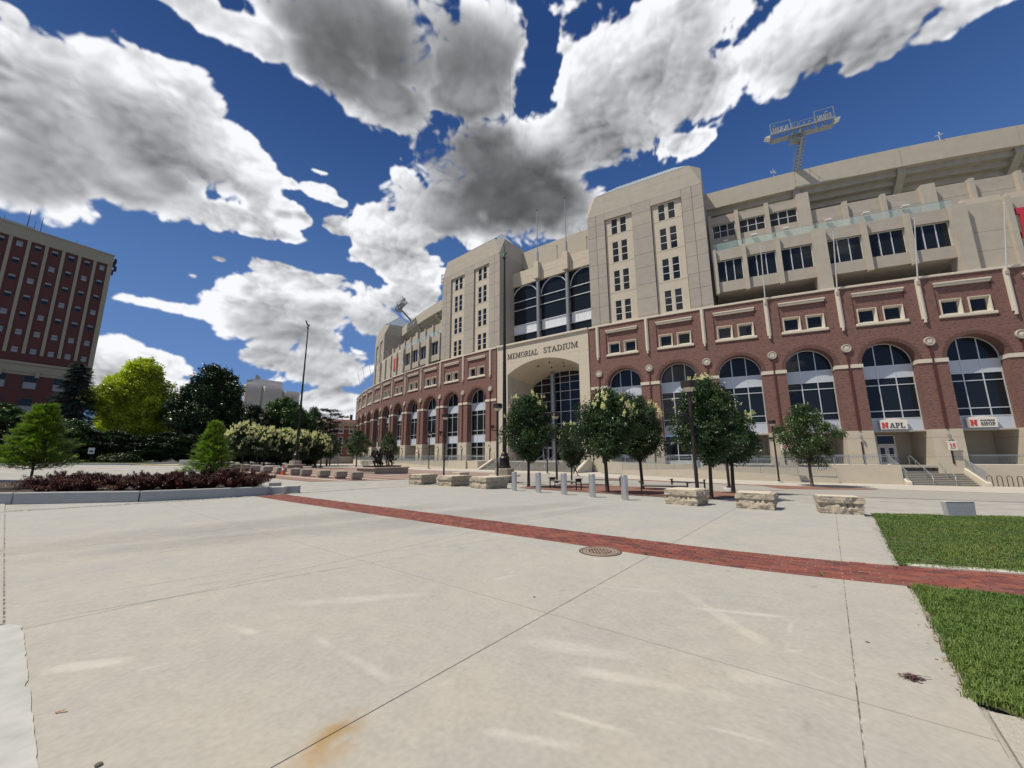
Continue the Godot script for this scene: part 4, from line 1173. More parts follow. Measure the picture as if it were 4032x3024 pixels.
func box_tier(side: float) -> void:
	var e := 0.0 if side > 0 else -2.6
	var pl: Array = PIERS_R if side > 0 else PIERS_L
	var ang := func(k: float) -> float: return TH_RIGHT + BAY * k if side > 0 else TH_LEFT - BAY * k
	var glass_to := 5.73 if side > 0 else 5.4
	var tall_to := 3.92 if side > 0 else 0.0
	for i in pl.size():
		var k: float = pl[i][0]; var broad: bool = pl[i][1] == 1
		var th: float = ang.call(k)
		var w := (0.70 if broad else 0.25) / ARC_R
		var m := MB.new()
		if broad: arcblock(m, th - w, th + w, e - 2.6, e - 0.75, 21.5, 30.26)
		else: arcblock(m, th - w, th + w, e - 1.6, e - 0.9, 23.7 if k < glass_to else 21.5, 30.24)
		part("box_pier", m, M.precast, S)
		# the same pier line on the upper tier
		var m2 := MB.new()
		var top := 37.7 if k <= tall_to + 0.01 else 35.4
		if broad: arcblock(m2, th - w, th + w, e - 6.4, e - 4.6, 30.2, top + 0.2)
		else: arcblock(m2, th - w, th + w, e - 5.6, e - 4.75, 30.2, top + 0.05)
		part("upper_pier", m2, M.precast, S)
		if i == pl.size() - 1: break
		var k1: float = pl[i + 1][0]
		var t0: float = ang.call(k); var t1: float = ang.call(k1)
		if t0 > t1: var sw := t0; t0 = t1; t1 = sw
		var w0 := (0.70 if (broad if side > 0 else pl[i + 1][1] == 1) else 0.25) / ARC_R
		var w1 := (0.70 if (pl[i + 1][1] == 1 if side > 0 else broad) else 0.25) / ARC_R
		t0 += w0; t1 -= w1
		if k < glass_to - 0.01:
			var bd := MB.new()
			arcblock(bd, t0, t1, e - 1.9, e - 1.3, 23.96, 25.44); part("box_parapet", bd, M.precast_warm, S)
			var bt := MB.new()
			arcblock(bt, t0, t1, e - 5.2, e - 1.3, 28.66, 30.2); part("box_fascia", bt, M.precast_warm, S)
			var fl := MB.new()
			arcblock(fl, t0 - w0, t1 + w1, e - 6.5, e - 1.9, 23.98, 24.3); part("box_floor", fl, M.precast_warm, S)
			var fr := MB.new()
			for q in 4:
				var t := lerpf(t0 + 0.0003, t1 - 0.0003, q / 3.0)
				arcblock(fr, t - 0.00025, t + 0.00025, e - 1.75, e - 1.62, 25.45, 28.65)
			for y in [25.47, 28.58]: arcblock(fr, t0, t1, e - 1.74, e - 1.63, y, y + 0.07)
			part("box_window_frame", fr, M.mullion, S)
			for q in 3:
				var g := MB.new()
				arcblock(g, lerpf(t0, t1, q / 3.0) + 0.0004, lerpf(t0, t1, (q + 1) / 3.0) - 0.0004, e - 1.72, e - 1.69, 25.54, 28.58)
				part("box_window_pane", g, M.glass, S)
			var bl := MB.new(); arcblock(bl, t0 - w0 + 0.0003, t1 + w1 - 0.0003, e - 1.45, e - 1.43, 30.27, 31.25); part("balustrade_pane", bl, M.glass_clear, S)
			var br := MB.new(); arcblock(br, t0 - w0, t1 + w1, e - 1.46, e - 1.42, 31.25, 31.29); part("balustrade_rail", br, M.rail, S)
			var dk := MB.new(); arcblock(dk, t0 - w0, t1 + w1, e - 6.6, e - 6.4, 19.0, 24.0); part("recess_wall", dk, M.precast_warm, S)
			var lowg := MB.new()
			for q in 3: arcblock(lowg, lerpf(t0, t1, q / 3.0) + 0.0005, lerpf(t0, t1, (q + 1) / 3.0) - 0.0005, e - 5.26, e - 5.14, 30.5, 32.0)
			part("balcony_window_pane", lowg, M.glass, S)
			var lt := MB.new()
			var lx := arc_xf((t0 + t1) * 0.5, e - 4.85, 33.2)
			lt.cbox(Vector3.ZERO, Vector3(0.7, 0.16, 0.5), 0.03); lt.span(Vector3(-0.1, -0.14, -0.3), Vector3(0.1, -0.09, 0.1))
			part("balcony_light", lt, M.white_paint, S, lx)
		else:
			for y in [[20.5, 24.28], [24.31, 26.6], [26.63, 30.2]]:
				var pn := MB.new(); arcblock(pn, t0, t1, e - 2.2, e - 1.3, y[0], y[1]); part("wall_panel", pn, M.precast, S)
			var ledge := MB.new(); arcblock(ledge, t0, t1, e - 5.2, e - 1.35, 30.2, 30.9); part("ledge", ledge, M.precast_light, S)
		# upper tier
		if k < tall_to - 0.01:
			for y in [[32.0, 34.1], [36.27, 37.6]]:
				var pn := MB.new(); arcblock(pn, t0, t1, e - 6.0, e - 5.2, y[0], y[1]); part("upper_panel", pn, M.precast_warm, S)
			var fr := MB.new()
			for q in 4:
				var t := lerpf(t0 + 0.0003, t1 - 0.0003, q / 3.0)
				arcblock(fr, t - 0.00025, t + 0.00025, e - 5.6, e - 5.42, 34.1, 36.27)
			for y in [34.1, 35.15, 36.2]: arcblock(fr, t0, t1, e - 5.59, e - 5.43, y, y + 0.07)
			part("upper_window_frame", fr, M.mullion, S)
			for q in 3:
				for y in [[34.17, 35.15], [35.22, 36.2]]:
					var g := MB.new(); arcblock(g, lerpf(t0, t1, q / 3.0) + 0.0004, lerpf(t0, t1, (q + 1) / 3.0) - 0.0004, e - 5.56, e - 5.52, y[0], y[1]); part("upper_window_pane", g, M.glass, S)
			var rf := MB.new(); arcblock(rf, t0 - w0, t1 + w1, e - 12.0, e - 5.2, 37.3, 37.6); part("upper_roof", rf, M.bowl, S)
		else:
			for y in [[30.2 if k > glass_to - 0.01 else 32.0, 33.5], [33.53, 35.3]]:
				var pn := MB.new(); arcblock(pn, t0, t1, e - 5.9, e - 5.2, y[0], y[1]); part("upper_panel", pn, M.precast_warm, S)
			var rf := MB.new(); arcblock(rf, t0 - w0, t1 + w1, e - 12.0, e - 5.9, 35.0, 35.3); part("upper_roof", rf, M.bowl, S)

func bowl() -> void:
	# parapet of the upper stand, one beam per span, and the stepped underside of its seats on raking beams
	var stops := []
	for j in range(-1, 6): stops.append([TH_RIGHT + BAY * (3.97 + 1.72 * (j - 1)), 0.0])
	for j in range(-1, 4): stops.append([TH_LEFT - BAY * (3.05 + 1.72 * (j - 1)), -2.6])
	stops.append([TH_LEFT - BAY * 8.7, -2.6])
	stops.sort_custom(func(a: Array, b: Array) -> bool: return a[0] < b[0])
	for i in stops.size():
		var t: float = stops[i][0]; var e: float = stops[i][1]
		var w := 0.42 / ARC_R
		var rk := MB.new()
		var a0 := arc_xf(t, e)
		rk.prism(PackedVector2Array([Vector2(-8.1, 40.7), Vector2(-8.1, 39.9), Vector2(-13.5, 34.3), Vector2(-17.0, 31.5), Vector2(-17.0, 34.0)]), -0.45, 0.45, a0 * Transform3D(Basis(Vector3(0, 0, 1), Vector3(0, 1, 0), Vector3(-1, 0, 0)), Vector3.ZERO))
		part("raker_beam", rk, M.bowl, S)
		if i == stops.size() - 1: break
		var t1: float = stops[i + 1][0]; var e1: float = stops[i + 1][1]
		var ee := minf(e, e1) if absf(e - e1) < 0.1 else -1.0
		var p := MB.new(); arcblock(p, t + 0.0001, t1 - 0.0001, ee - 8.5, ee - 7.8, 40.7, 43.55); part("parapet_beam", p, M.precast, S)
		var st := MB.new()
		for s in 11:
			arcblock(st, t + w * 0.3, t1 - w * 0.3, ee - 8.5 - 0.85 * (s + 1), ee - 8.5 - 0.85 * s, 39.95 - 0.78 * s - 0.12, 40.7 - 0.78 * s)
		part("seat_step", st, M.bowl, S)
		var bk := MB.new(); arcblock(bk, t, t1, ee - 18.6, ee - 18.0, 18.0, 34.0); part("inner_wall", bk, M.bowl, S)

func portal() -> void:
	var w := MB.new()
	var hx := 9.13; var zo := -0.28
	var oc := 0.3; var oh := 7.07; var sp := 16.1; var rise := 2.02
	var rad := (oh * oh + rise * rise) / (2.0 * rise); var cy := sp + rise - rad
	var xf := arc_xf(TH_PORTAL, 0.0)
	fq(w, -hx, oc - oh, -1.2, 21.5, zo); fq(w, oc + oh, hx, -1.2, 21.5, zo)
	var n := 20; var q := -9.0; var drop := 0.8
	for i in n:
		var x0 := lerpf(-oh, oh, float(i) / n); var x1 := lerpf(-oh, oh, float(i + 1) / n)
		var y0 := cy + sqrt(rad * rad - x0 * x0); var y1 := cy + sqrt(rad * rad - x1 * x1)
		w.quad(Vector3(oc + x0, y0, zo), Vector3(oc + x1, y1, zo), Vector3(oc + x1, 21.5, zo), Vector3(oc + x0, 21.5, zo))
		w.quad(Vector3(oc + x1, y1, zo), Vector3(oc + x0, y0, zo), Vector3(oc + x0, y0 - drop, q), Vector3(oc + x1, y1 - drop, q))
	var l := oc - oh; var r := oc + oh
	w.quad(Vector3(l, -1.2, zo), Vector3(l, -1.2, q), Vector3(l, sp - drop, q), Vector3(l, sp, zo))
	w.quad(Vector3(r, -1.2, q), Vector3(r, -1.2, zo), Vector3(r, sp, zo), Vector3(r, sp - drop, q))
	w.quad(Vector3(-hx, -1.2, -1.4), Vector3(-hx, -1.2, zo), Vector3(-hx, 21.5, zo), Vector3(-hx, 21.5, -1.4))
	w.quad(Vector3(hx, -1.2, zo), Vector3(hx, -1.2, -1.4), Vector3(hx, 21.5, -1.4), Vector3(hx, 21.5, zo))
	w.quad(Vector3(-hx, 21.5, zo), Vector3(hx, 21.5, zo), Vector3(hx, 21.5, -5.0), Vector3(-hx, 21.5, -5.0))
	var P := part("entrance_portal", w, M.limestone, S, xf)
	var jn := MB.new()                                  # stone joints
	for y in [10.9, 16.0]:
		jn.span(Vector3(-hx, y, zo - 0.02), Vector3(l - 0.02, y + 0.03, zo + 0.003)); jn.span(Vector3(r + 0.02, y, zo - 0.02), Vector3(hx, y + 0.03, zo + 0.003))
	jn.span(Vector3(-hx, 18.2, zo - 0.02), Vector3(-3.6, 18.23, zo + 0.003)); jn.span(Vector3(4.3, 18.2, zo - 0.02), Vector3(hx, 18.23, zo + 0.003))
	jn.span(Vector3(r + 0.0, 16.1, zo - 0.02), Vector3(r + 0.03, 21.4, zo + 0.0035))
	part("stone_joint", jn, M.precast, P)
	var gl := MB.new()                                  # thin upright strip inside the left jamb
	gl.span(Vector3(l, -1.2, -1.5), Vector3(l + 0.05, sp - 0.2, -1.62)); part("jamb_joint", gl, M.precast, P)
	var cp := MB.new(); cp.cbox(Vector3(0.0, 21.60, -1.2), Vector3(hx * 2 - 0.02, 0.34, 2.4), 0.05); part("portal_coping", cp, M.trim, P)
	# lettering
	var t1 := words("MEMORIAL", 6.5, 0.05, "Droid Serif"); var t2 := words("STADIUM", 6.45, 0.05, "Droid Serif")
	for t in [[t1, -3.5], [t2, 4.1]]:
		var m: Array = t[0]
		var sx: float = m[1].x; var sy: float = 0.95 / (m[2] / sx)
		var o := put("carved_lettering", m[0], M.ink, P)
		o.transform = Transform3D(Basis().scaled(Vector3(sx, sy, m[1].z)), Vector3(t[1] - m[3].x, 19.42 - m[3].y / sx * sy, zo + 0.03))
	# glass wall deep in the arch
	var zb := q + 0.25
	var fr := MB.new()
	var vx := []
	for i in 8: vx.append(l + (r - l) * i / 7.0)
	for x in vx:
		var top: float = cy + sqrt(maxf(0.0, rad * rad - pow(clampf(x - oc, -oh, oh), 2))) - drop
		fr.span(Vector3(x - 0.05, 1.0, zb), Vector3(x + 0.05, top, zb + 0.14))
	var hy := [1.0, 3.4, 5.4, 7.6, 9.8, 11.9, 13.6, 15.2, 16.4]
	for y in hy:
		if y < sp - drop: fr.span(Vector3(l, y - 0.045, zb + 0.004), Vector3(r, y + 0.045, zb + 0.13))
		else:
			var ch := sqrt(maxf(0.0, rad * rad - pow(y + drop - cy, 2)))
			fr.span(Vector3(oc - ch, y - 0.045, zb + 0.004), Vector3(oc + ch, y + 0.045, zb + 0.13))
	part("glass_wall_frame", fr, M.mullion, P)
	for i in 7:
		for k in hy.size():
			var y0: float = hy[k] + 0.05; var y1: float = hy[k + 1] - 0.05 if k < hy.size() - 1 else 99.0
			var x0: float = vx[i] + 0.05; var x1: float = vx[i + 1] - 0.05
			var ta := cy + sqrt(maxf(0.0, rad * rad - pow(clampf(x0 - oc, -oh, oh), 2))) - drop - 0.02
			var tb := cy + sqrt(maxf(0.0, rad * rad - pow(clampf(x1 - oc, -oh, oh), 2))) - drop - 0.02
			if minf(ta, tb) < y0 + 0.1: continue
			var g := MB.new()
			g.prism(PackedVector2Array([Vector2(x0, y0), Vector2(x1, y0), Vector2(x1, minf(y1, tb)), Vector2(x0, minf(y1, ta))]), zb + 0.03, zb + 0.06)
			part("glass_wall_pane", g, M.glass_low if k == 0 and i % 2 == 0 else M.glass, P)
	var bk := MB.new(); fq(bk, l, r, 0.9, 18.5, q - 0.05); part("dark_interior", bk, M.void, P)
	var col := MB.new(); col.lathe([Vector2(0.62, 0.95), Vector2(0.62, 1.4), Vector2(0.44, 1.42), Vector2(0.44, 16.9)], 20, Vector3(-1.7, 0, zb + 1.2), true); part("round_column", col, M.galvanised, P)
	var db := MB.new()
	for x in [-4.6, -3.5, 1.6, 2.7, 3.8]:
		db.span(Vector3(x, 1.0, zb + 0.2), Vector3(x + 0.14, 3.3, zb + 0.3)); db.span(Vector3(x + 0.86, 1.0, zb + 0.2), Vector3(x + 1.0, 3.3, zb + 0.3)); db.span(Vector3(x + 0.142, 3.1, zb + 0.2), Vector3(x + 0.858, 3.3, zb + 0.3)); db.span(Vector3(x + 0.142, 1.0, zb + 0.2), Vector3(x + 0.858, 1.2, zb + 0.3))
	part("entrance_door_frame", db, M.white_paint, P)
	var cl := MB.new()
	for c in [[-2.0, 17.55, -3.0], [0.6, 17.85, -2.6], [3.0, 17.6, -3.2], [-0.5, 17.5, -5.2], [2.0, 17.5, -5.4]]:
		cl.lathe([Vector2(0.0, -0.12), Vector2(0.13, -0.12), Vector2(0.13, 0.1)], 12, Vector3(c[0], c[1] - 0.02, c[2]))
	part("vault_light", cl, M.brown_metal, P)
	# the floor of the porch and the steps up to it
	var flr := MB.new(); flr.span(Vector3(-hx + 0.1, -1.0, q), Vector3(hx - 0.1, 0.95, 0.9)); part("porch_floor", flr, M.step, P)
	for i in 9:
		var stp := MB.new()
		var y := 0.95 - 0.159 * (i + 1)
		stp.span(Vector3(-8.9, y - 0.7, 0.9 + 0.4 * i), Vector3(8.7, y - 0.05, 0.9 + 0.4 * i + 0.385))
		part("step", stp, M.riser, P)
		var tr := MB.new(); tr.cbox(Vector3(-0.1, y - 0.024, 0.9 + 0.4 * i + 0.205), Vector3(17.6, 0.046, 0.41), 0.012)
		part("tread", tr, M.step, P)
	for x in [-7.6, -5.4, -3.2, -1.0, 1.2, 3.4, 5.6, 7.6]:
		var h := MB.new()
		h.tube([Vector3(x, 0.95, 0.5), Vector3(x, 1.9, 0.5), Vector3(x, 1.95, 0.9), Vector3(x, 0.55, 4.3), Vector3(x, -0.45, 4.3)], [0.028, 0.028, 0.028, 0.028, 0.028], 6)
		h.tube([Vector3(x, 0.3, 2.6), Vector3(x, 1.25, 2.6)], [0.025, 0.025], 6)
		part("stair_handrail", h, M.rail, P)
	for s in [-1.0, 1.0]:
		var ck := MB.new()
		var z0 := 0.2
		ck.prism(PackedVector2Array([Vector2(z0, -1.2), Vector2(4.9, -1.2), Vector2(4.9, -0.35), Vector2(1.1, 1.28), Vector2(z0, 1.28)]), -0.22, 0.22, Transform3D(Basis(Vector3(0, 0, 1), Vector3(0, 1, 0), Vector3(-1, 0, 0)), Vector3(s * 9.0 - 0.1, 0, 0)))
		part("stair_cheek_wall", ck, M.trim, P)
		var rl := MB.new()
		rl.tube([Vector3(s * 9.0 - 0.1, 1.25, 0.6), Vector3(s * 9.0 - 0.1, 2.2, 0.6), Vector3(s * 9.0 - 0.1, 2.2, 1.1), Vector3(s * 9.0 - 0.1, 0.55, 4.85), Vector3(s * 9.0 - 0.1, -0.3, 4.85)], [0.03, 0.03, 0.03, 0.03, 0.03], 6)
		rl.tube([Vector3(s * 9.0 - 0.1, 1.7, 0.9), Vector3(s * 9.0 - 0.1, 0.1, 4.8)], [0.02, 0.02], 6)
		part("cheek_rail", rl, M.rail, P)
	# the recessed window storey between the towers
	var at := MB.new(); var zg := -4.8
	at.span(Vector3(-hx - 0.3, 34.7, zg + 0.5), Vector3(hx + 0.3, 36.1, zg - 1.5)); at.span(Vector3(-hx - 0.3, 36.13, zg + 0.5), Vector3(hx + 0.3, 37.6, zg - 1.5))
	var U := part("portal_attic", at, M.precast_light, S, xf)
	var cx := [-8.9, -2.38, 3.8, 8.9]
	for c in [-2.38, 3.8]:
		var pb := MB.new(); pb.cbox(Vector3(c, 36.4, zg + 0.8), Vector3(1.05, 3.4, 1.2), 0.04); part("attic_pilaster", pb, M.precast_light, U)
		var co := MB.new(); co.lathe([Vector2(0.35, 21.6), Vector2(0.35, 34.72)], 20, Vector3(c, 0, zg + 0.75), true); part("steel_column", co, M.galvanised, U)
	var wf := MB.new()
	for y in [24.87, 26.7, 29.8, 31.55]: wf.span(Vector3(-hx - 0.3, y - 0.06, zg - 0.02), Vector3(hx + 0.3, y + 0.06, zg + 0.14))
	for i in 3:
		var a: float = cx[i] + 0.35; var b: float = cx[i + 1] - 0.35
		if i == 2: b = 9.9
		if i == 0: a = -8.9
		var r2 := (b - a) * 0.5
		if i == 2: r2 = 2.75
		var c := a + r2
		var pts := []
		for k in 25: pts.append(Vector3(c - cos(PI * k / 24.0) * r2, 34.6 - r2 + sin(PI * k / 24.0) * r2, zg + 0.1))
		for k in 24: wf.beam(pts[k], pts[k + 1], 0.14, 0.16, Vector3(0, 0, 1))
	part("attic_window_frame", wf, M.mullion, U)
	for i in 3:
		var a: float = [-9.2, -2.1, 4.1][i]; var b: float = [-2.7, 3.5, 9.2][i]
		var ys := [21.5, 24.85, 26.72, 29.78, 31.53, 34.7]
		for k in 5:
			var nn := 4
			for jx in nn:
				var g := MB.new(); g.span(Vector3(lerpf(a, b, float(jx) / nn) + 0.012, ys[k] + 0.02, zg), Vector3(lerpf(a, b, float(jx + 1) / nn) - 0.012, ys[k + 1] - 0.02, zg - 0.03))
				part("attic_spandrel" if k == 1 else "attic_window_pane", g, M.spandrel_white if k == 1 else M.glass, U)
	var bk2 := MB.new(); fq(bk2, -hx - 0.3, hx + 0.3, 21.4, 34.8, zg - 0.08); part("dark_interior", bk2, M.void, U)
	var rd := MB.new(); arcblock(rd, TH_LEFT + 0.005, TH_RIGHT - 0.005, -7.6, -7.4, 37.2, 38.35); part("red_strip", rd, flat(Color(0.10, 0.022, 0.018), 0.8), S)
	var ub := MB.new(); arcblock(ub, TH_LEFT + 0.005, TH_RIGHT - 0.005, -7.78, -7.3, 38.4, 43.5); part("upper_band", ub, M.precast, S)

func stadium() -> void:
	S = thing("stadium", "brick and concrete stadium with arched windows and two towers beside a tall arched entrance", "stadium")
	make_bay_parts()
	for k in 9: bay(TH_RIGHT + BAY * (k + 0.5), -1.0, "doors" if k == 4 else ("glazed" if k == 1 else "loggia"), 0.55, k)
	for k in 11: bay(TH_LEFT - BAY * (k + 0.5), 1.0, "glazed" if k < 2 else "loggia", 0.95, k)
	# brick returns beside the portal
	for s in [[TH_RIGHT - BAY * 0.095, 1.38], [TH_LEFT + BAY * 0.098, 1.42]]:
		var m := MB.new(); m.span(Vector3(-s[1] * 0.5, 4.37, -1.6), Vector3(s[1] * 0.5, 21.5, 0.0))
		var o := part("brick_return", m, M.brick, S, arc_xf(s[0]))
		var b := MB.new(); b.span(Vector3(-s[1] * 0.5, -1.9, -1.6), Vector3(s[1] * 0.5, 4.37, 0.05)); part("stone_base", b, M.precast_light, o)
		var c := MB.new(); c.cbox(Vector3(0, 21.58, -0.45), Vector3(s[1] + 0.05, 0.26, 1.2), 0.03); part("coping", c, M.trim, o)
		var d := MB.new(); d.span(Vector3(-s[1] * 0.5, 11.65, -0.4), Vector3(s[1] * 0.5, 12.08, 0.09)); part("impost_band", d, M.trim, o)
	# far end of the left wing
	var en := MB.new(); en.span(Vector3(-0.8, -1.9, -14.0), Vector3(0.0, 21.5, 0.0)); part("end_wall", en, M.brick, S, arc_xf(TH_LEFT - BAY * 11.0))
	portal()
	tower(-0.5295, -0.55, "right")
	tower(-0.7235, -0.55, "left")
	tower(TH_LEFT - BAY * 9.75, -5.2, "far")
	box_tier(1.0)
	box_tier(-1.0)
	bowl()
	for q in [[TH_RIGHT + BAY * 6.62, -1.28, 27.0, 3.6], [TH_LEFT - BAY * 6.17, -3.85, 27.2, 3.5]]:
		part("red_letter_sign", emblem_n(q[3], 0.14), M.red_paint, S, arc_xf(q[0], q[1], q[2]))
	# terrace walls, ramps, steps
	terraces()

func rail_run(mb: MB, pts: Array, h: float, step := 0.16) -> void:    # posts, two rails and balusters over a line of base points
	for i in pts.size() - 1:
		var a: Vector3 = pts[i]; var b: Vector3 = pts[i + 1]
		var up := Vector3.UP
		mb.beam(a + up * h, b + up * h, 0.06, 0.06); mb.beam(a + up * (h - 0.14), b + up * (h - 0.14), 0.04, 0.04); mb.beam(a + up * 0.1, b + up * 0.1, 0.03, 0.03)
		mb.box(a + up * h * 0.5, Vector3(0.06, h, 0.06))
		var n := int(a.distance_to(b) / step)
		for k in range(1, n):
			mb.box(a.lerp(b, float(k) / n) + up * (h * 0.5 - 0.01), Vector3(0.024, h - 0.22, 0.024))

func arc_wall(mb: MB, th0: float, th1: float, o0: float, o1: float, y_bot: float, tops: Array) -> void:   # a wall with a sloping top: [[fraction, y], ...]
	for i in tops.size() - 1:
		var n := 6
		for k in n:
			var f0 := lerpf(tops[i][0], tops[i + 1][0], float(k) / n); var f1 := lerpf(tops[i][0], tops[i + 1][0], float(k + 1) / n)
			var y0 := lerpf(tops[i][1], tops[i + 1][1], float(k) / n); var y1 := lerpf(tops[i][1], tops[i + 1][1], float(k + 1) / n)
			var a := lerpf(th0, th1, f0); var b := lerpf(th0, th1, f1)
			var p := [arc_p(a, o1, y_bot), arc_p(b, o1, y_bot), arc_p(b, o1, y1), arc_p(a, o1, y0), arc_p(a, o0, y_bot), arc_p(b, o0, y_bot), arc_p(b, o0, y1), arc_p(a, o0, y0)]
			mb.quad(p[0], p[1], p[2], p[3]); mb.quad(p[5], p[4], p[7], p[6]); mb.quad(p[3], p[2], p[6], p[7])
			if i == 0 and k == 0: mb.quad(p[4], p[0], p[3], p[7])
			if i == tops.size() - 2 and k == n - 1: mb.quad(p[1], p[5], p[6], p[2])

func ramp_rail(th0: float, th1: float, off: float, tops: Array) -> MB:
	var pts := []
	for i in tops.size() - 1:
		for k in 5:
			if k == 0 and i > 0: continue
			var f := lerpf(tops[i][0], tops[i + 1][0], k / 4.0)
			pts.append(arc_p(lerpf(th0, th1, f), off, lerpf(tops[i][1], tops[i + 1][1], k / 4.0)))
	var m := MB.new(); rail_run(m, pts, 1.0)
	return m

func terraces() -> void:
	var R := func(k: float) -> float: return TH_RIGHT + BAY * k
	var L := func(k: float) -> float: return TH_LEFT - BAY * k
	# right: ramp in front of bays 0 to 3, retaining wall, steps to the doors, wall with racks
	var tops := [[0.0, -0.25], [0.38, 0.02], [1.0, -0.82]]
	var w := MB.new(); arc_wall(w, R.call(0.5), R.call(3.55), 3.0, 3.3, -2.0, tops); part("ramp_wall", w, M.precast_light, S)
	part("ramp_railing", ramp_rail(R.call(0.5), R.call(3.55), 3.15, tops), M.rail, S)
	var t2 := [[0.0, 0.95], [0.45, 0.45], [1.0, 0.2]]
	var w2 := MB.new(); arc_wall(w2, R.call(0.1), R.call(3.55), 1.0, 1.3, -2.0, t2); part("ramp_wall", w2, M.precast_light, S)
	part("ramp_railing", ramp_rail(R.call(0.1), R.call(3.55), 1.15, t2), M.rail, S)
	var deck := MB.new(); arcblock(deck, R.call(0.1), R.call(3.55), 1.3, 3.0, -2.0, -0.55); part("ramp_deck", deck, M.step, S)
	var rw := MB.new(); arcblock(rw, R.call(3.55), R.call(4.30), 0.0, 2.3, -2.0, 0.62); part("retaining_wall", rw, M.precast_light, S)
	var rp := []
	for k in 5: rp.append(arc_p(R.call(3.56 + 0.18 * k), 2.15, 0.62))
	var rr := MB.new(); rail_run(rr, rp, 1.05); part("terrace_railing", rr, M.rail, S)
	var lw := MB.new(); arcblock(lw, R.call(5.14), R.call(9.0), -0.2, 0.35, -2.0, 0.60); part("retaining_wall", lw, M.precast_light, S)
	for k in 12:
		var st := MB.new(); arcblock(st, R.call(4.38), R.call(5.08), -1.3 + 0.3 * k, -1.0 + 0.3 * k - 0.012, -2.0, 0.5 - 0.164 * (k + 1)); part("step", st, M.riser, S)
		var tr := MB.new(); arcblock(tr, R.call(4.38), R.call(5.08), -1.3 + 0.3 * k, -1.0 + 0.3 * k, 0.503 - 0.164 * (k + 1), 0.55 - 0.164 * (k + 1)); part("tread", tr, M.step, S)
	for q in [4.33, 5.12]:
		var ck := MB.new()
		ck.prism(PackedVector2Array([Vector2(-1.5, -2.0), Vector2(2.85, -2.0), Vector2(2.85, -1.1), Vector2(-0.9, 0.72), Vector2(-1.5, 0.72)]), -0.2, 0.2, arc_xf(R.call(q)) * Transform3D(Basis(Vector3(0, 0, 1), Vector3(0, 1, 0), Vector3(-1, 0, 0)), Vector3.ZERO))
		part("stair_cheek_wall", ck, M.trim, S)
		var c2 := MB.new()
		var xf := arc_xf(R.call(q))
		rail_run(c2, [xf * Vector3(0, 0.72, -0.9), xf * Vector3(0, -0.2, 1.0), xf * Vector3(0, -1.06, 2.75)], 1.0, 0.14)
		part("cheek_rail", c2, M.rail, S)
	for q in [4.61, 4.84]:
		var h := MB.new()
		h.tube([Vector3(0, 0.5, -1.6), Vector3(0, 1.5, -1.6), Vector3(0, 1.55, -1.25), Vector3(0, -0.42, 2.3), Vector3(0, -1.45, 2.3)], [0.03, 0.03, 0.03, 0.03, 0.03], 6)
		for z in [-0.4, 1.0]: h.tube([Vector3(0, -1.6, z), Vector3(0, 1.03 - (z + 0.35) * 0.55, z)], [0.025, 0.025], 6)
		part("stair_handrail", h, M.rail, S, arc_xf(R.call(q)))
	# left: ramps rising to the middle of the wing
	var lt := [[0.0, 0.95], [0.10, 0.95], [0.105, -0.20], [0.45, 0.42], [0.75, -0.05], [1.0, -0.15]]
	var l1 := MB.new(); arc_wall(l1, L.call(0.35), L.call(6.5), 3.2, 3.5, -1.2, lt); part("ramp_wall", l1, M.precast_light, S)
	part("ramp_railing", ramp_rail(L.call(0.35), L.call(6.5), 3.35, lt), M.rail, S)
	var l2 := MB.new(); arc_wall(l2, L.call(0.1), L.call(9.5), 0.6, 0.9, -1.2, [[0.0, 0.95], [0.3, 0.9], [1.0, 0.95]]); part("retaining_wall", l2, M.precast_light, S)
	part("terrace_railing", ramp_rail(L.call(0.1), L.call(9.5), 0.75, [[0.0, 0.95], [0.5, 0.92], [1.0, 0.95]]), M.rail, S)
	var rw2 := MB.new(); arcblock(rw2, L.call(0.98), L.call(0.0), 0.05, 3.2, -1.2, 0.93); part("terrace_block", rw2, M.precast_light, S)

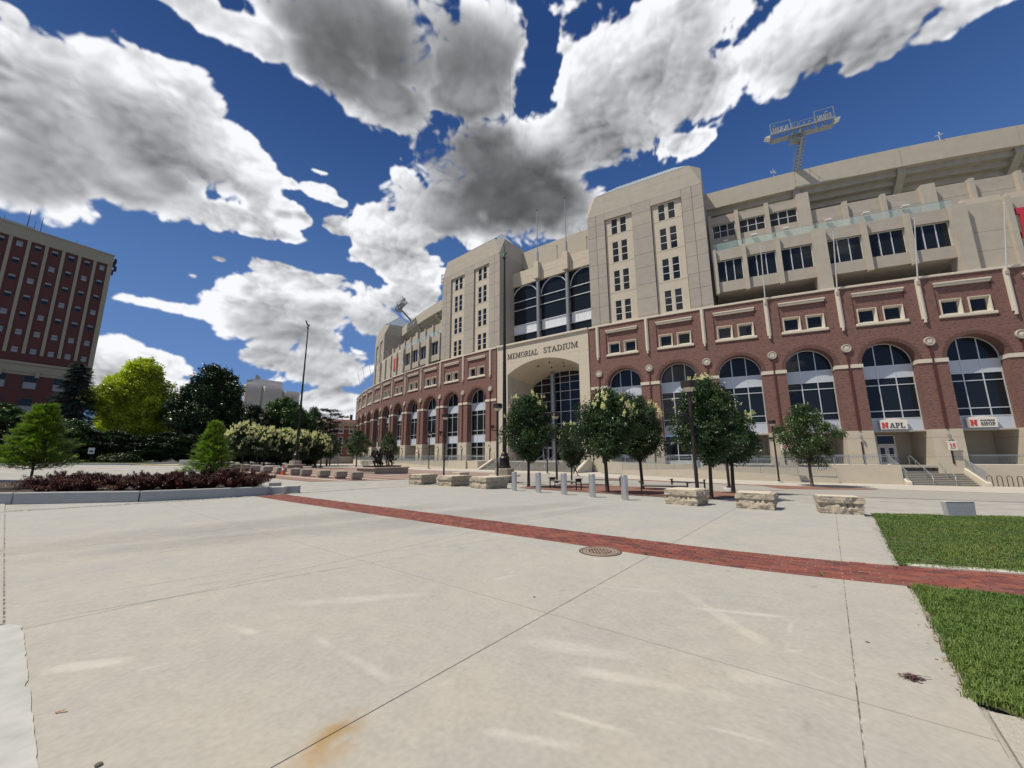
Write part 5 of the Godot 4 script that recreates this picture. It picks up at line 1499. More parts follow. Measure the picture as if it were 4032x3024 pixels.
# ------------------------------------------------------------------ bodies
class Body:
	var bones := []                                     # [a, b, ra, rb, colour]
	func bone(a: Vector3, b: Vector3, ra: float, rb: float, c := Color.WHITE) -> void:
		bones.append([a, b, ra, rb, c])
	func build(cell: float, k: float) -> MB:
		var lo: Vector3 = bones[0][0]; var hi := lo
		for q in bones:
			for e in 2:
				var r: Vector3 = Vector3.ONE * (q[2 + e] + cell * 2.5)
				lo = lo.min(q[e] - r); hi = hi.max(q[e] + r)
		var n := Vector3i(((hi - lo) / cell).ceil()) + Vector3i.ONE * 2
		var f := PackedFloat32Array(); f.resize(n.x * n.y * n.z); f.fill(9.0)
		var own := PackedInt32Array(); own.resize(f.size())
		var near := PackedFloat32Array(); near.resize(f.size()); near.fill(9.0)
		for bi in bones.size():
			var q: Array = bones[bi]
			var a: Vector3 = q[0]; var ab: Vector3 = q[1] - a
			var l2 := maxf(ab.length_squared(), 1e-9)
			var rm: float = maxf(q[2], q[3]) + cell * 2.0 + k
			var b0 := Vector3i((a.min(q[1]) - Vector3.ONE * rm - lo) / cell).clamp(Vector3i.ZERO, n - Vector3i.ONE)
			var b1 := Vector3i((a.max(q[1]) + Vector3.ONE * rm - lo) / cell + Vector3.ONE).clamp(Vector3i.ZERO, n - Vector3i.ONE)
			for z in range(b0.z, b1.z + 1):
				for y in range(b0.y, b1.y + 1):
					var at := (z * n.y + y) * n.x
					for x in range(b0.x, b1.x + 1):
						var p := lo + Vector3(x, y, z) * cell - a
						var t := clampf(p.dot(ab) / l2, 0.0, 1.0)
						var d: float = (p - ab * t).length() - lerpf(q[2], q[3], t)
						var i := at + x
						if d < near[i]: near[i] = d; own[i] = bi
						var o := f[i]
						var h := clampf(0.5 + 0.5 * (o - d) / k, 0.0, 1.0)
						f[i] = lerpf(o, d, h) - k * h * (1.0 - h)
		var mb := MB.new(); mb.tinted = true
		var vid := {}
		var pos := []; var nor := []; var cl := []
		var offs := [Vector3i(0, 0, 0), Vector3i(1, 0, 0), Vector3i(0, 1, 0), Vector3i(1, 1, 0), Vector3i(0, 0, 1), Vector3i(1, 0, 1), Vector3i(0, 1, 1), Vector3i(1, 1, 1)]
		var edges := [[0, 1], [2, 3], [4, 5], [6, 7], [0, 2], [1, 3], [4, 6], [5, 7], [0, 4], [1, 5], [2, 6], [3, 7]]
		var di := []
		for o in offs: di.append((o.z * n.y + o.y) * n.x + o.x)
		for z in n.z - 1:
			for y in n.y - 1:
				for x in n.x - 1:
					var i := (z * n.y + y) * n.x + x
					var m := 0
					for c in 8:
						if f[i + di[c]] < 0.0: m |= 1 << c
					if m == 0 or m == 255: continue
					var s := Vector3.ZERO; var cnt := 0
					for e in edges:
						var va := f[i + di[e[0]]]; var vb := f[i + di[e[1]]]
						if (va < 0.0) != (vb < 0.0):
							s += Vector3(offs[e[0]]).lerp(Vector3(offs[e[1]]), va / (va - vb)); cnt += 1
					vid[i] = pos.size()
					pos.append(lo + (Vector3(x, y, z) + s / cnt) * cell)
					var g := Vector3(f[i + di[1]] - f[i], f[i + di[2]] - f[i], f[i + di[4]] - f[i])
					nor.append(g.normalized())
					cl.append(bones[own[i]][4])
		var st := [1, n.x, n.x * n.y]
		for i in vid.keys():
			for ax in 3:
				var u: int = st[(ax + 1) % 3]; var w: int = st[(ax + 2) % 3]
				var va := f[i]; var vb := f[i + st[ax]]
				if (va < 0.0) == (vb < 0.0): continue
				if not (vid.has(i - u) and vid.has(i - w) and vid.has(i - u - w)): continue
				var q := [vid[i], vid[i - u], vid[i - u - w], vid[i - w]]
				if va < 0.0: q.reverse()
				q.reverse()
				var order := [0, 2, 1, 0, 3, 2]
				for o in order:
					mb.tint = cl[q[o]]
					mb.vert(pos[q[o]], nor[q[o]])
		return mb

func hand(mb: MB, wrist: Vector3, dir: Vector3, side: Vector3) -> void:      # palm, four curled fingers and a thumb
	var y := dir.normalized(); var x := (side - y * side.dot(y)).normalized(); var z := x.cross(y)
	mb.tube([wrist - y * 0.02, wrist + y * 0.02, wrist + y * 0.085], [0.024, 0.034, 0.033], 8)
	for i in 4:
		var o := wrist + y * 0.08 + x * (i - 1.5) * 0.019
		var l: float = [0.066, 0.076, 0.072, 0.055][i]
		mb.tube([o, o + y * l * 0.45 + z * 0.004, o + y * l * 0.75 + z * 0.022, o + y * l * 0.8 + z * 0.045], [0.0095, 0.0092, 0.0085, 0.007], 6)
	var t := wrist + y * 0.025 - x * 0.03
	mb.tube([t, t + (y * 0.5 - x).normalized() * 0.03, t + (y * 0.9 - x * 0.8).normalized() * 0.05 + z * 0.015], [0.012, 0.0105, 0.0085], 6)

func figure(j: Dictionary, helmet: bool, c: Dictionary) -> Body:     # j: joint positions
	var b := Body.new()
	var sh: float = 1.12 if helmet else 1.0
	b.bone(j.pelvis, j.waist, 0.135 * sh, 0.125 * sh, c.legs); b.bone(j.waist, j.chest, 0.125 * sh, 0.15 * sh, c.top)
	b.bone(j.sl, j.sr, 0.085 * sh * sh, 0.085 * sh * sh, c.top); b.bone(j.chest, j.neck, 0.12, 0.055, c.top)
	b.bone(j.hl, j.hr, 0.11, 0.11, c.legs)
	b.bone(j.neck, j.head, 0.055, 0.06, c.skin)
	if helmet:
		b.bone(j.head, j.head + (j.head - j.neck).normalized() * 0.05, 0.135, 0.13, c.top)
		b.bone(j.head + j.face * 0.09 - Vector3.UP * 0.05, j.head + j.face * 0.13 - Vector3.UP * 0.07, 0.05, 0.045, c.top)
	else:
		b.bone(j.head - Vector3.UP * 0.01, j.head + Vector3.UP * 0.055, 0.078, 0.092, c.skin)
		b.bone(j.head + Vector3.UP * 0.075 - j.face * 0.02, j.head + Vector3.UP * 0.06 - j.face * 0.035, 0.088, 0.085, c.hair)
		b.bone(j.head + j.face * 0.09 + Vector3.UP * 0.02, j.head + j.face * 0.108 - Vector3.UP * 0.0, 0.012, 0.017, c.skin)
		b.bone(j.head + j.face * 0.07 - Vector3.UP * 0.055, j.head + j.face * 0.075 - Vector3.UP * 0.05, 0.032, 0.03, c.skin)
	for s in ["l", "r"]:
		b.bone(j["s" + s], j["e" + s], 0.06 * sh, 0.046 * sh, c.top); b.bone(j["e" + s], j["w" + s], 0.044, 0.029, c.skin)
		b.bone(j["h" + s], j["k" + s], 0.098 * sh, 0.066 * sh, c.legs); b.bone(j["k" + s], j["a" + s].lerp(j["k" + s], 0.6), 0.060, 0.062, c.skin); b.bone(j["a" + s].lerp(j["k" + s], 0.6), j["a" + s], 0.062, 0.042, c.skin)
		b.bone(j["a" + s], j["t" + s], 0.045, 0.035, c.shoe); b.bone(j["a" + s], j["a" + s] - (j["t" + s] - j["a" + s]).normalized() * 0.06, 0.045, 0.04, c.shoe)
	return b

func pose(lean: float, legs: Array, arms: Array, low := 0.0, face_turn := 0.0) -> Dictionary:
	# facing +x; lean forward in radians; legs and arms: [thigh, shin] / [upper, fore] swing angles from straight down (forward positive)
	var j := {}
	var hip := Vector3(0, 0.94 - low, 0)
	var up := Vector3(sin(lean), cos(lean), 0)
	j.pelvis = hip; j.waist = hip + up * 0.2; j.chest = hip + up * 0.40; j.neck = hip + up * 0.56; j.head = hip + up * 0.56 + Vector3(0.05 + sin(lean) * 0.06, 0.13, 0)
	j.face = Vector3(cos(face_turn), 0, sin(face_turn))
	for s in [["l", -1.0, 0], ["r", 1.0, 1]]:
		var z: float = s[1]
		j["h" + s[0]] = hip + Vector3(0, -0.03, z * 0.10); j["s" + s[0]] = hip + up * 0.50 + Vector3(0, 0, z * 0.19)
		var lg: Array = legs[s[2]]
		var d := func(a: float) -> Vector3: return Vector3(sin(a), -cos(a), 0)
		j["k" + s[0]] = j["h" + s[0]] + d.call(lg[0]) * 0.43
		j["a" + s[0]] = j["k" + s[0]] + d.call(lg[1]) * 0.42
		j["t" + s[0]] = j["a" + s[0]] + Vector3(cos(lg[1] * 0.8), sin(lg[1] * 0.8) - 0.18, 0).normalized() * 0.16
		var am: Array = arms[s[2]]
		var out: float = am[2] if am.size() > 2 else 0.15
		j["e" + s[0]] = j["s" + s[0]] + (d.call(am[0]) + Vector3(0, 0, z * out)).normalized() * 0.29
		j["w" + s[0]] = j["e" + s[0]] + (d.call(am[1]) + Vector3(0, 0, -z * out * 0.3)).normalized() * 0.26
	# stand on the lower foot
	var m := minf(j.al.y, j.ar.y) - 0.05
	for k in j.keys():
		if k != "face": j[k] -= Vector3(0, m, 0)
	return j

func statue() -> void:
	var at := Vector3(-14.91, 0, -46.57); at.y = ground_y(at.x, at.z)
	var t := thing("bronze_statue", "dark bronze group of charging football players on a low stone base in the plaza", "statue", at, 1.0259)
	var b := MB.new()
	b.cbox(Vector3(0, 0.24, 0), Vector3(4.9, 0.7, 3.0), 0.02)
	part("stone_plinth", b, M.cast, t)
	var cp := MB.new(); cp.cbox(Vector3(0, 0.655, 0), Vector3(5.2, 0.13, 3.25), 0.03); part("plinth_cap", cp, noisy(Color(0.48, 0.40, 0.34), 0.08, 2.0, 0.85, 90), t)
	var pl := MB.new(); pl.cbox(Vector3(-0.15, 0.80, 0), Vector3(3.9, 0.16, 2.0), 0.02); part("bronze_plate", pl, M.bronze, t)
	var bm: Material = M.bronze.duplicate()
	var w := Color.WHITE
	var c := {"legs": w, "top": w, "skin": w, "shoe": w, "hair": w}
	var ps := [
		[pose(0.95, [[0.9, -0.3], [-0.8, -1.0]], [[1.2, 1.5], [1.0, 1.3]], 0.2), -1.35, 0.35, PI],
		[pose(0.35, [[0.8, -0.5], [-0.4, -1.2]], [[0.9, 2.0], [0.6, 1.9]], 0.05), -0.95, -0.30, PI * 0.95],
		[pose(0.15, [[0.35, -0.1], [-0.3, -0.9]], [[0.8, 1.6], [1.3, 1.8]]), -0.55, 0.15, PI * 1.05],
		[pose(0.45, [[0.9, -0.2], [-0.5, -0.8]], [[1.2, 1.9], [0.8, 1.7]], 0.05), -0.25, -0.45, PI],
		[pose(0.55, [[0.7, -0.4], [-0.6, -1.1]], [[1.3, 1.6], [1.1, 1.4]], 0.08), 0.55, 0.35, PI],
		[pose(0.40, [[0.5, -0.3], [-0.7, -0.9]], [[1.2, 1.7], [1.0, 1.9]], 0.04), 0.80, -0.30, PI * 0.93],
		[pose(0.60, [[0.6, -0.2], [-0.8, -1.9]], [[1.4, 1.5], [0.9, 1.3]], 0.06), 1.20, 0.10, PI * 1.04]]
	for q in ps:
		var m := figure(q[0], true, c).build(0.035, 0.05)
		part("player_figure", m, bm, t, Transform3D(Basis(Vector3.UP, q[3]).scaled(Vector3.ONE * 1.13), Vector3(q[1], 0.88, q[2])))
	var ball := MB.new(); ball.lathe([Vector2(0.0, -0.14), Vector2(0.055, -0.09), Vector2(0.085, 0.0), Vector2(0.055, 0.09), Vector2(0.0, 0.14)], 10, Vector3(-1.1, 2.15, -0.35), true); part("football", ball, bm, t)

func walker() -> void:
	var t := thing("person", "person in a grey shirt and dark shorts walking right past the entrance steps", "person", on_ground(7.48, -48.17), -0.25)
	var c := {"legs": Color(0.018, 0.016, 0.020), "top": Color(0.50, 0.50, 0.52), "skin": Color(0.42, 0.26, 0.18), "shoe": Color(0.10, 0.07, 0.06), "hair": Color(0.55, 0.54, 0.53)}
	var p := pose(0.06, [[0.48, 0.30], [-0.30, -0.75]], [[-0.35, 0.1, 0.2], [0.35, 0.7, 0.2]])
	var mat := StandardMaterial3D.new(); mat.vertex_color_use_as_albedo = true; mat.roughness = 0.85
	var h: float = 1.70 / (p.head.y + 0.15)
	part("body", figure(p, false, c).build(0.022, 0.03), mat, t, Transform3D(Basis().scaled(Vector3.ONE * h), Vector3.ZERO))
	var hm := MB.new()
	for s in ["l", "r"]: hand(hm, p["w" + s] * h, (p["w" + s] - p["e" + s]), Vector3(1, 0, 0))
	part("hands", hm, flat(c.skin, 0.7), t)

# ------------------------------------------------------------------ things on the forecourt
func rough_block(w: float, d: float, h: float, sd: int) -> MB:
	var mb := MB.new()
	var ns := fnl(sd, 2.2, 4); var n2 := fnl(sd + 1, 7.0, 3)
	var nx := 20; var ny := 12; var nz := 20
	var f := func(p: Vector3) -> Vector3:
		var u := p.y / h
		var rough := (ns.get_noise_3dv(p + Vector3(sd, 0, 0)) * 0.055 + n2.get_noise_3dv(p) * 0.022)
		var out := 0.0
		if u > 0.66: out = 0.055 + rough * 1.2
		elif u > 0.60: out = -0.03
		else: out = rough * 1.3 + 0.03 * sin(u * 5.0)
		var side := Vector3(0, 0, 0)
		if absf(absf(p.x) - w * 0.5) < 1e-3: side.x = signf(p.x) * out * (1.5 if p.x > 0 else 0.4)
		if absf(absf(p.z) - d * 0.5) < 1e-3:
			# a row of drill slots along the front
			var slot := 0.0
			if p.z > 0 and u > 0.40 and u < 0.62 and absf(fposmod(p.x + w, w * 0.16) - w * 0.08) < w * 0.018: slot = -0.05
			side.z = signf(p.z) * (out + slot)
		if p.y > h - 1e-3: side.y = rough * 0.25
		return p + side
	for fc in 5:
		var na: int = [nx, nx, nz, nz, nx][fc]; var nb: int = [ny, ny, ny, ny, nz][fc]
		for i in na:
			for k in nb:
				var q := []
				for e in [[i, k], [i + 1, k], [i + 1, k + 1], [i, k + 1]]:
					var u := float(e[0]) / na; var v := float(e[1]) / nb
					var p: Vector3
					match fc:
						0: p = Vector3(lerpf(-w, w, u) * 0.5, v * h, d * 0.5)
						1: p = Vector3(lerpf(w, -w, u) * 0.5, v * h, -d * 0.5)
						2: p = Vector3(w * 0.5, v * h, lerpf(d, -d, u) * 0.5)
						3: p = Vector3(-w * 0.5, v * h, lerpf(-d, d, u) * 0.5)
						4: p = Vector3(lerpf(-w, w, u) * 0.5, h, lerpf(d, -d, v) * 0.5)
					q.append(f.call(p))
				mb.quad(q[0], q[1], q[2], q[3])
	return mb

func stone_blocks() -> void:
	# front-left, front-right, back-right corners on the ground
	var L := [
		[5.27, -14.24, 6.04, -13.43, 6.88, -14.16, 0.50, "rough limestone block just right of the last steel bollard"],
		[7.04, -13.0, 7.87, -12.35, 8.56, -12.99, 0.48, "middle rough limestone block of the three on the right"],
		[8.76, -11.8, 9.67, -11.3, 10.13, -11.69, 0.47, "rough limestone block at the corner of the far lawn"],
		[-6.74, -26.25, -5.78, -25.64, -4.99, -26.84, 0.58, "leftmost limestone block of the three left of the bollards"],
		[-4.52, -24.25, -3.56, -23.52, -2.73, -25.0, 0.58, "middle limestone block of the three left of the bollards"],
		[-2.38, -22.4, -1.4, -21.36, -0.18, -22.39, 0.60, "limestone block beside the first bollard and the tall flagpole"],
		[-4.75, -31.0, -4.0, -30.5, -3.3, -31.4, 0.62, "low limestone block half hidden behind the left group"]]
	for i in L.size():
		var q: Array = L[i]
		var a := Vector3(q[0], 0, q[1]); var b := Vector3(q[2], 0, q[3]); var c := Vector3(q[4], 0, q[5])
		var x := (b - a).normalized(); var w := a.distance_to(b); var z := Vector3(-x.z, 0, x.x) * 1.0
		if z.dot(b - c) < 0: z = -z
		var d := absf((c - b).dot(z))
		var ctr := (a + b) * 0.5 - z * d * 0.5
		var o := thing("limestone_block", q[7], "stone block", on_ground(ctr.x, ctr.z), atan2(-x.z, x.x), "rough limestone blocks closing the forecourt")
		var m := rough_block(w - 0.1, d - 0.1, q[6], 100 + i * 7)
		part("block_body", m, M.rock, o)
		var tp := MB.new(); tp.cbox(Vector3(0, q[6] + 0.008, 0), Vector3(w - 0.14, 0.03, d - 0.14), 0.012); part("block_top", tp, M.rock_top, o)

func bollards() -> void:
	var P := [[0.09, -20.42], [1.23, -19.2], [2.28, -17.96], [3.29, -16.75], [4.28, -15.53]]
	var N := ["steel bollard farthest left, beside a limestone block", "second steel bollard from the left, in front of a dark lamp post", "middle one of the five steel bollards", "fourth steel bollard from the left, before a flowering tree's trunk", "steel bollard farthest right, nearest the rough block"]
	var o := thing("bollard", N[0], "bollard", on_ground(P[0][0], P[0][1]), 0.0, "steel bollards across the forecourt")
	var m := MB.new(); m.lathe([Vector2(0.133, 0.0), Vector2(0.133, 0.905), Vector2(0.118, 0.92)], 28, Vector3.ZERO, true); part("tube", m, M.steel, o)
	var c := MB.new(); c.lathe([Vector2(0.119, 0.921), Vector2(0.0, 0.921)], 28); part("cap", c, M.steel, o)
	var r := MB.new(); r.lathe([Vector2(0.175, 0.0), Vector2(0.175, 0.012), Vector2(0.134, 0.012)], 28); part("ground_collar", r, M.cast_light, o)
	for i in range(1, 5): dup(o, "bollard", N[i], on_ground(P[i][0], P[i][1]))

func cast_cubes() -> void:
	var P := [[-28.06, -40.98], [-26.53, -40.08], [-24.69, -38.82], [-22.91, -37.60], [-20.94, -36.43], [-18.9, -35.2], [-17.45, -34.17], [-15.32, -32.79], [-13.48, -31.72], [-11.85, -30.79]]
	var N := ["farthest tan concrete cube at the left end of the row", "second tan concrete cube from the left end of the row", "third tan concrete cube from the left end", "tan concrete cube fourth from the left, before the flowering trees", "tan concrete cube just left of the orange cone", "tan concrete cube just right of the orange cone", "tan concrete cube two places right of the cone", "third tan concrete cube from the right end of the row", "second tan concrete cube from the right end of the row", "nearest tan concrete cube at the right end, left of the statue base"]
	var o: Node3D = null
	for i in P.size():
		var at := on_ground(P[i][0], P[i][1])
		if o == null:
			o = thing("concrete_cube", N[0], "concrete block", at, 0.55, "tan concrete cubes in a row")
			var m := MB.new(); m.cbox(Vector3(0, 0.36, 0), Vector3(0.84, 0.46, 0.84), 0.05); part("cube_body", m, M.cast, o)
			var f := MB.new(); f.cbox(Vector3(0, 0.05, 0), Vector3(0.66, 0.16, 0.66), 0.02); part("cube_foot", f, M.cast, o)
			var t := MB.new(); t.lathe([Vector2(0.53, 0.575), Vector2(0.0, 0.64)], 4, Vector3.ZERO, false, PI / 4); part("cube_top", t, M.cast, o)
			var p := MB.new(); p.lathe([Vector2(0.035, 0.0), Vector2(0.035, 0.006), Vector2(0.0, 0.006)], 10)
			part("lifting_plug", p, M.brown_metal, o, Transform3D(Basis(Vector3.RIGHT, PI / 2), Vector3(-0.18, 0.45, 0.42)))
			part("lifting_plug", p, M.brown_metal, o, Transform3D(Basis(Vector3.RIGHT, PI / 2), Vector3(0.2, 0.45, 0.42)))
		else: dup(o, "concrete_cube", N[i], at, 0.55 + [0.0, 0.05, -0.1, 0.3, 0.25, -0.05, 0.02, 0.15, 0.06, -0.04][i])
	var Q := [[-37.9, -46.6], [-37.0, -47.2], [-34.54, -45.60], [-33.4, -46.0], [-31.76, -44.19]]
	var W := ["pale concrete barrier farthest left behind the right cypress", "second pale concrete barrier from the left", "middle pale concrete barrier behind the right cypress", "fourth pale concrete barrier, next to the marked one", "pale concrete barrier with a red stripe near the cubes"]
	var b: Node3D = null
	for i in Q.size():
		var at := on_ground(Q[i][0], Q[i][1])
		if b == null:
			b = thing("concrete_barrier", W[0], "concrete block", at, 0.4, "pale concrete barriers")
			var m := MB.new(); m.cbox(Vector3(0, 0.28, 0), Vector3(1.0, 0.56, 0.7), 0.04); part("barrier_body", m, M.cast_light, b)
			var f := MB.new(); f.cbox(Vector3(0, 0.0, 0), Vector3(0.9, 0.08, 0.6), 0.01); part("barrier_foot", f, M.cast, b)
		else:
			var o2 := dup(b, "concrete_barrier", W[i], at, 0.4)
			if i == 4:
				var s := MB.new(); s.span(Vector3(0.1, 0.02, 0.352), Vector3(0.28, 0.54, 0.356)); part("red_stripe", s, M.red_paint, o2)
	var c := thing("traffic_cone", "orange traffic cone with a white band standing among the concrete cubes", "traffic cone", on_ground(-19.75, -34.75))
	var m2 := MB.new(); m2.cbox(Vector3(0, 0.02, 0), Vector3(0.42, 0.04, 0.42), 0.01); part("cone_base", m2, flat(Color(0.62, 0.10, 0.03), 0.6), c)
	var m3 := MB.new(); m3.lathe([Vector2(0.16, 0.04), Vector2(0.105, 0.42)], 16, Vector3.ZERO, true); m3.lathe([Vector2(0.076, 0.60), Vector2(0.04, 0.86), Vector2(0.0, 0.87)], 16, Vector3.ZERO, true); part("cone_body", m3, flat(Color(0.66, 0.09, 0.03), 0.5), c)
	var m4 := MB.new(); m4.lathe([Vector2(0.106, 0.42), Vector2(0.077, 0.60)], 16, Vector3.ZERO, true); part("white_band", m4, M.white_paint, c)

func benches() -> void:
	var d := Vector3(1.34, 0, 1.55).normalized()
	var L := [[2.92, -22.48, "dark bench behind the second and third bollards"], [6.35, -27.6, "bench in the tree court behind the third tree's trunk"], [6.75, -18.1, "bench nearest the rough block, under the flowering trees"], [11.2, -25.9, "bench behind the tall lamp post in the tree court"]]
	var T := [atan2(-d.z, d.x), atan2(-d.z, d.x) + 0.5, -0.35, -0.55]
	var o: Node3D = null
	for i in L.size():
		var at := on_ground(L[i][0], L[i][1])
		if o: dup(o, "bench", L[i][2], at, T[i]); continue
		o = thing("bench", L[i][2], "bench", at, T[i], "backless benches in the tree court")
		for k in 5:
			var s := MB.new(); s.cbox(Vector3(0, 0.44, -0.18 + k * 0.09), Vector3(1.86, 0.03, 0.075), 0.006); part("seat_slat", s, M.steel_dull, o)
		for s in [-1.0, 1.0]:
			for z in [-0.2, 0.2]:
				var l := MB.new(); l.cbox(Vector3(s * 0.96, 0.28, z), Vector3(0.05, 0.56, 0.05), 0.006); part("leg", l, M.black_metal, o)
			var a := MB.new(); a.cbox(Vector3(s * 0.98, 0.575, 0), Vector3(0.16, 0.04, 0.5), 0.01); part("armrest", a, M.black_metal, o)
			var p := MB.new(); p.cbox(Vector3(s * 0.955, 0.50, 0), Vector3(0.03, 0.12, 0.36), 0.006); part("end_panel", p, M.black_metal, o)
		var b := MB.new(); b.span(Vector3(-0.93, 0.38, -0.2), Vector3(0.93, 0.42, -0.17)); b.span(Vector3(-0.93, 0.38, 0.17), Vector3(0.93, 0.42, 0.2)); part("seat_rail", b, M.black_metal, o)

func lamps() -> void:
	var L := [[-0.99, -27.0, 5.4, "lamp post with a camera box between the flagpole and the stone block"], [3.08, -28.0, 5.0, "lamp post before the entrance arch, right of the glass column"], [4.53, -52.2, 6.5, "far lamp post on the foot walk before the entrance steps"], [7.0, -15.4, 4.6, "lamp post right behind the rough block, in front of a flowering tree"], [13.76, -25.8, 6.6, "lamp post hidden by the rightmost flowering tree's crown"], [28.76, -43.72, 6.7, "lamp post left of the oak near the ramp"], [-6.2, -36.5, 5.8, "lamp post right of the statue with a small camera"], [-14.79, -71.2, 6.5, "far lamp post by the left ramp behind the statue"], [-38.39, -60.27, 7.6, "lamp post among the left flowering trees"], [-31.91, -64.9, 8.0, "left one of two lamp posts right of the left flagpole"], [-30.6, -64.2, 8.2, "right one of two lamp posts right of the left flagpole"]]
	var o: Node3D = null
	for i in L.size():
		var at := on_ground(L[i][0], L[i][1])
		var n: Node3D
		if o == null:
			n = thing("street_lamp", L[i][3], "street lamp", at, 0.0, "drum headed street lamps"); o = n
			var b := MB.new(); b.lathe([Vector2(0.36, -0.1), Vector2(0.36, 0.10), Vector2(0.33, 0.13), Vector2(0.0, 0.13)], 20); part("concrete_footing", b, M.cast_light, n)
			var f := MB.new(); f.cbox(Vector3(0, 0.18, 0), Vector3(0.26, 0.1, 0.26), 0.02); part("base_plate", f, M.brown_metal, n)
			var p := MB.new(); p.lathe([Vector2(0.088, 0.13), Vector2(0.08, 6.35)], 14, Vector3.ZERO, true); part("post", p, M.brown_metal, n)
			var h := MB.new(); h.lathe([Vector2(0.30, 6.34), Vector2(0.36, 6.36), Vector2(0.36, 6.70), Vector2(0.33, 6.73), Vector2(0.0, 6.74)], 24); part("lamp_drum", h, M.brown_metal, n)
			var g := MB.new(); g.lathe([Vector2(0.16, 6.10), Vector2(0.29, 6.32), Vector2(0.29, 6.335)], 20, Vector3.ZERO, true); g.lathe([Vector2(0.0, 6.09), Vector2(0.16, 6.10)], 20); part("lamp_glass", g, M.lamp_glass, n)
			var y := MB.new()
			for a in 4: y.beam(Vector3(sin(a * PI / 2) * 0.32, 6.36, cos(a * PI / 2) * 0.32), Vector3(sin(a * PI / 2) * 0.07, 6.05, cos(a * PI / 2) * 0.07), 0.025, 0.025)
			part("yoke", y, M.brown_metal, n)
		else: n = dup(o, "street_lamp", L[i][3], at)
		var k0: float = L[i][2] / 6.74
		var wd := clampf(0.35 + 0.65 * k0, 0.72, 1.1)
		n.scale = Vector3(wd, k0, wd)
		if i == 0 or i == 6:
			var c := MB.new(); c.cbox(Vector3(-0.42, 4.75, 0.1), Vector3(0.30, 0.22, 0.34), 0.03); c.span(Vector3(-0.3, 4.62, 0.05), Vector3(-0.05, 4.67, 0.1)); c.span(Vector3(-0.46, 4.4, 0.07), Vector3(-0.38, 4.66, 0.13)); c.span(Vector3(-0.38, 4.4, 0.08), Vector3(-0.05, 4.46, 0.12)); part("camera_box", c, M.black_metal, n)
			var k := MB.new(); k.cbox(Vector3(0.11, 2.0, 0.05), Vector3(0.16, 0.38, 0.2), 0.02); part("control_box", k, M.galvanised, n)

func eagle(o: Node3D, y: float) -> void:
	var b := MB.new()
	b.lathe([Vector2(0.0, -0.02), Vector2(0.11, 0.02), Vector2(0.13, 0.1), Vector2(0.07, 0.16), Vector2(0.0, 0.17)], 14, Vector3(0, y, 0), true)
	part("ball_finial", b, M.bronze, o)
	var e := MB.new()
	e.tube([Vector3(-0.02, y + 0.17, 0), Vector3(0.0, y + 0.32, 0), Vector3(0.05, y + 0.48, 0), Vector3(0.13, y + 0.60, 0), Vector3(0.20, y + 0.62, 0), Vector3(0.26, y + 0.59, 0)], [0.03, 0.10, 0.115, 0.065, 0.055, 0.012], 10)
	e.tube([Vector3(-0.02, y + 0.30, 0), Vector3(-0.14, y + 0.18, 0), Vector3(-0.22, y + 0.10, 0)], [0.08, 0.07, 0.04], 8)
	part("eagle_body", e, M.patina, o)
	for s in [-1.0, 1.0]:
		var w := MB.new()
		var p := PackedVector2Array([Vector2(0.05, 0.42), Vector2(0.28, 0.62), Vector2(0.46, 0.92), Vector2(0.66, 1.0), Vector2(0.86, 0.94), Vector2(0.70, 0.80), Vector2(0.62, 0.66), Vector2(0.46, 0.50), Vector2(0.26, 0.36), Vector2(0.06, 0.30)])
		w.prism(p, -0.025, 0.025, Transform3D(Basis(Vector3(-0.35, 0, s * 0.94), Vector3.UP, Vector3(0.94, 0, s * 0.35)), Vector3(0.02, y, 0)))
		part("eagle_wing", w, M.patina, o)

func flagpoles() -> void:
	var F := [[-0.59, -30.6, 18.3, "tall dark flagpole topped by an eagle with a stone seat, left of the entrance"], [-29.15, -54.02, 19.7, "left dark flagpole topped by an eagle before the flowering trees"]]
	for q in F:
		var o := thing("memorial_flagpole", q[3], "flagpole", on_ground(q[0], q[1]), 0.3, "bronze memorial flagpoles")
		var s := MB.new(); s.lathe([Vector2(0.92, -0.3), Vector2(0.92, 0.42)], 8); part("octagon_base", s, M.cast, o)
		var b := MB.new(); b.lathe([Vector2(0.93, 0.42), Vector2(1.26, 0.43), Vector2(1.26, 0.53), Vector2(0.78, 0.535)], 8); part("stone_seat", b, M.precast_light, o)
		var u := MB.new(); u.lathe([Vector2(0.77, 0.536), Vector2(0.74, 0.98), Vector2(0.66, 1.02), Vector2(0.0, 1.02)], 8); part("upper_plinth", u, M.cast, o)
		var z := MB.new(); z.lathe([Vector2(0.50, 1.02), Vector2(0.50, 1.14), Vector2(0.42, 1.2), Vector2(0.36, 1.66), Vector2(0.41, 1.70), Vector2(0.41, 1.78), Vector2(0.30, 1.92), Vector2(0.25, 2.12), Vector2(0.19, 2.2)], 12); part("bronze_foot", z, M.bronze, o)
		var p := MB.new(); p.lathe([Vector2(0.165, 2.18), Vector2(0.15, 6.0), Vector2(0.11, 12.0), Vector2(0.07, q[2] - 0.15)], 14, Vector3.ZERO, true); part("pole", p, M.bronze, o)
		var ha := MB.new(); ha.tube([Vector3(0.13, 2.2, 0.05), Vector3(0.075, q[2] - 0.4, 0.05)], [0.007, 0.007], 4); ha.cbox(Vector3(0.17, 4.2, 0.05), Vector3(0.08, 0.2, 0.05), 0.01); part("halyard", ha, M.rail, o)
		eagle(o, q[2] - 0.15)

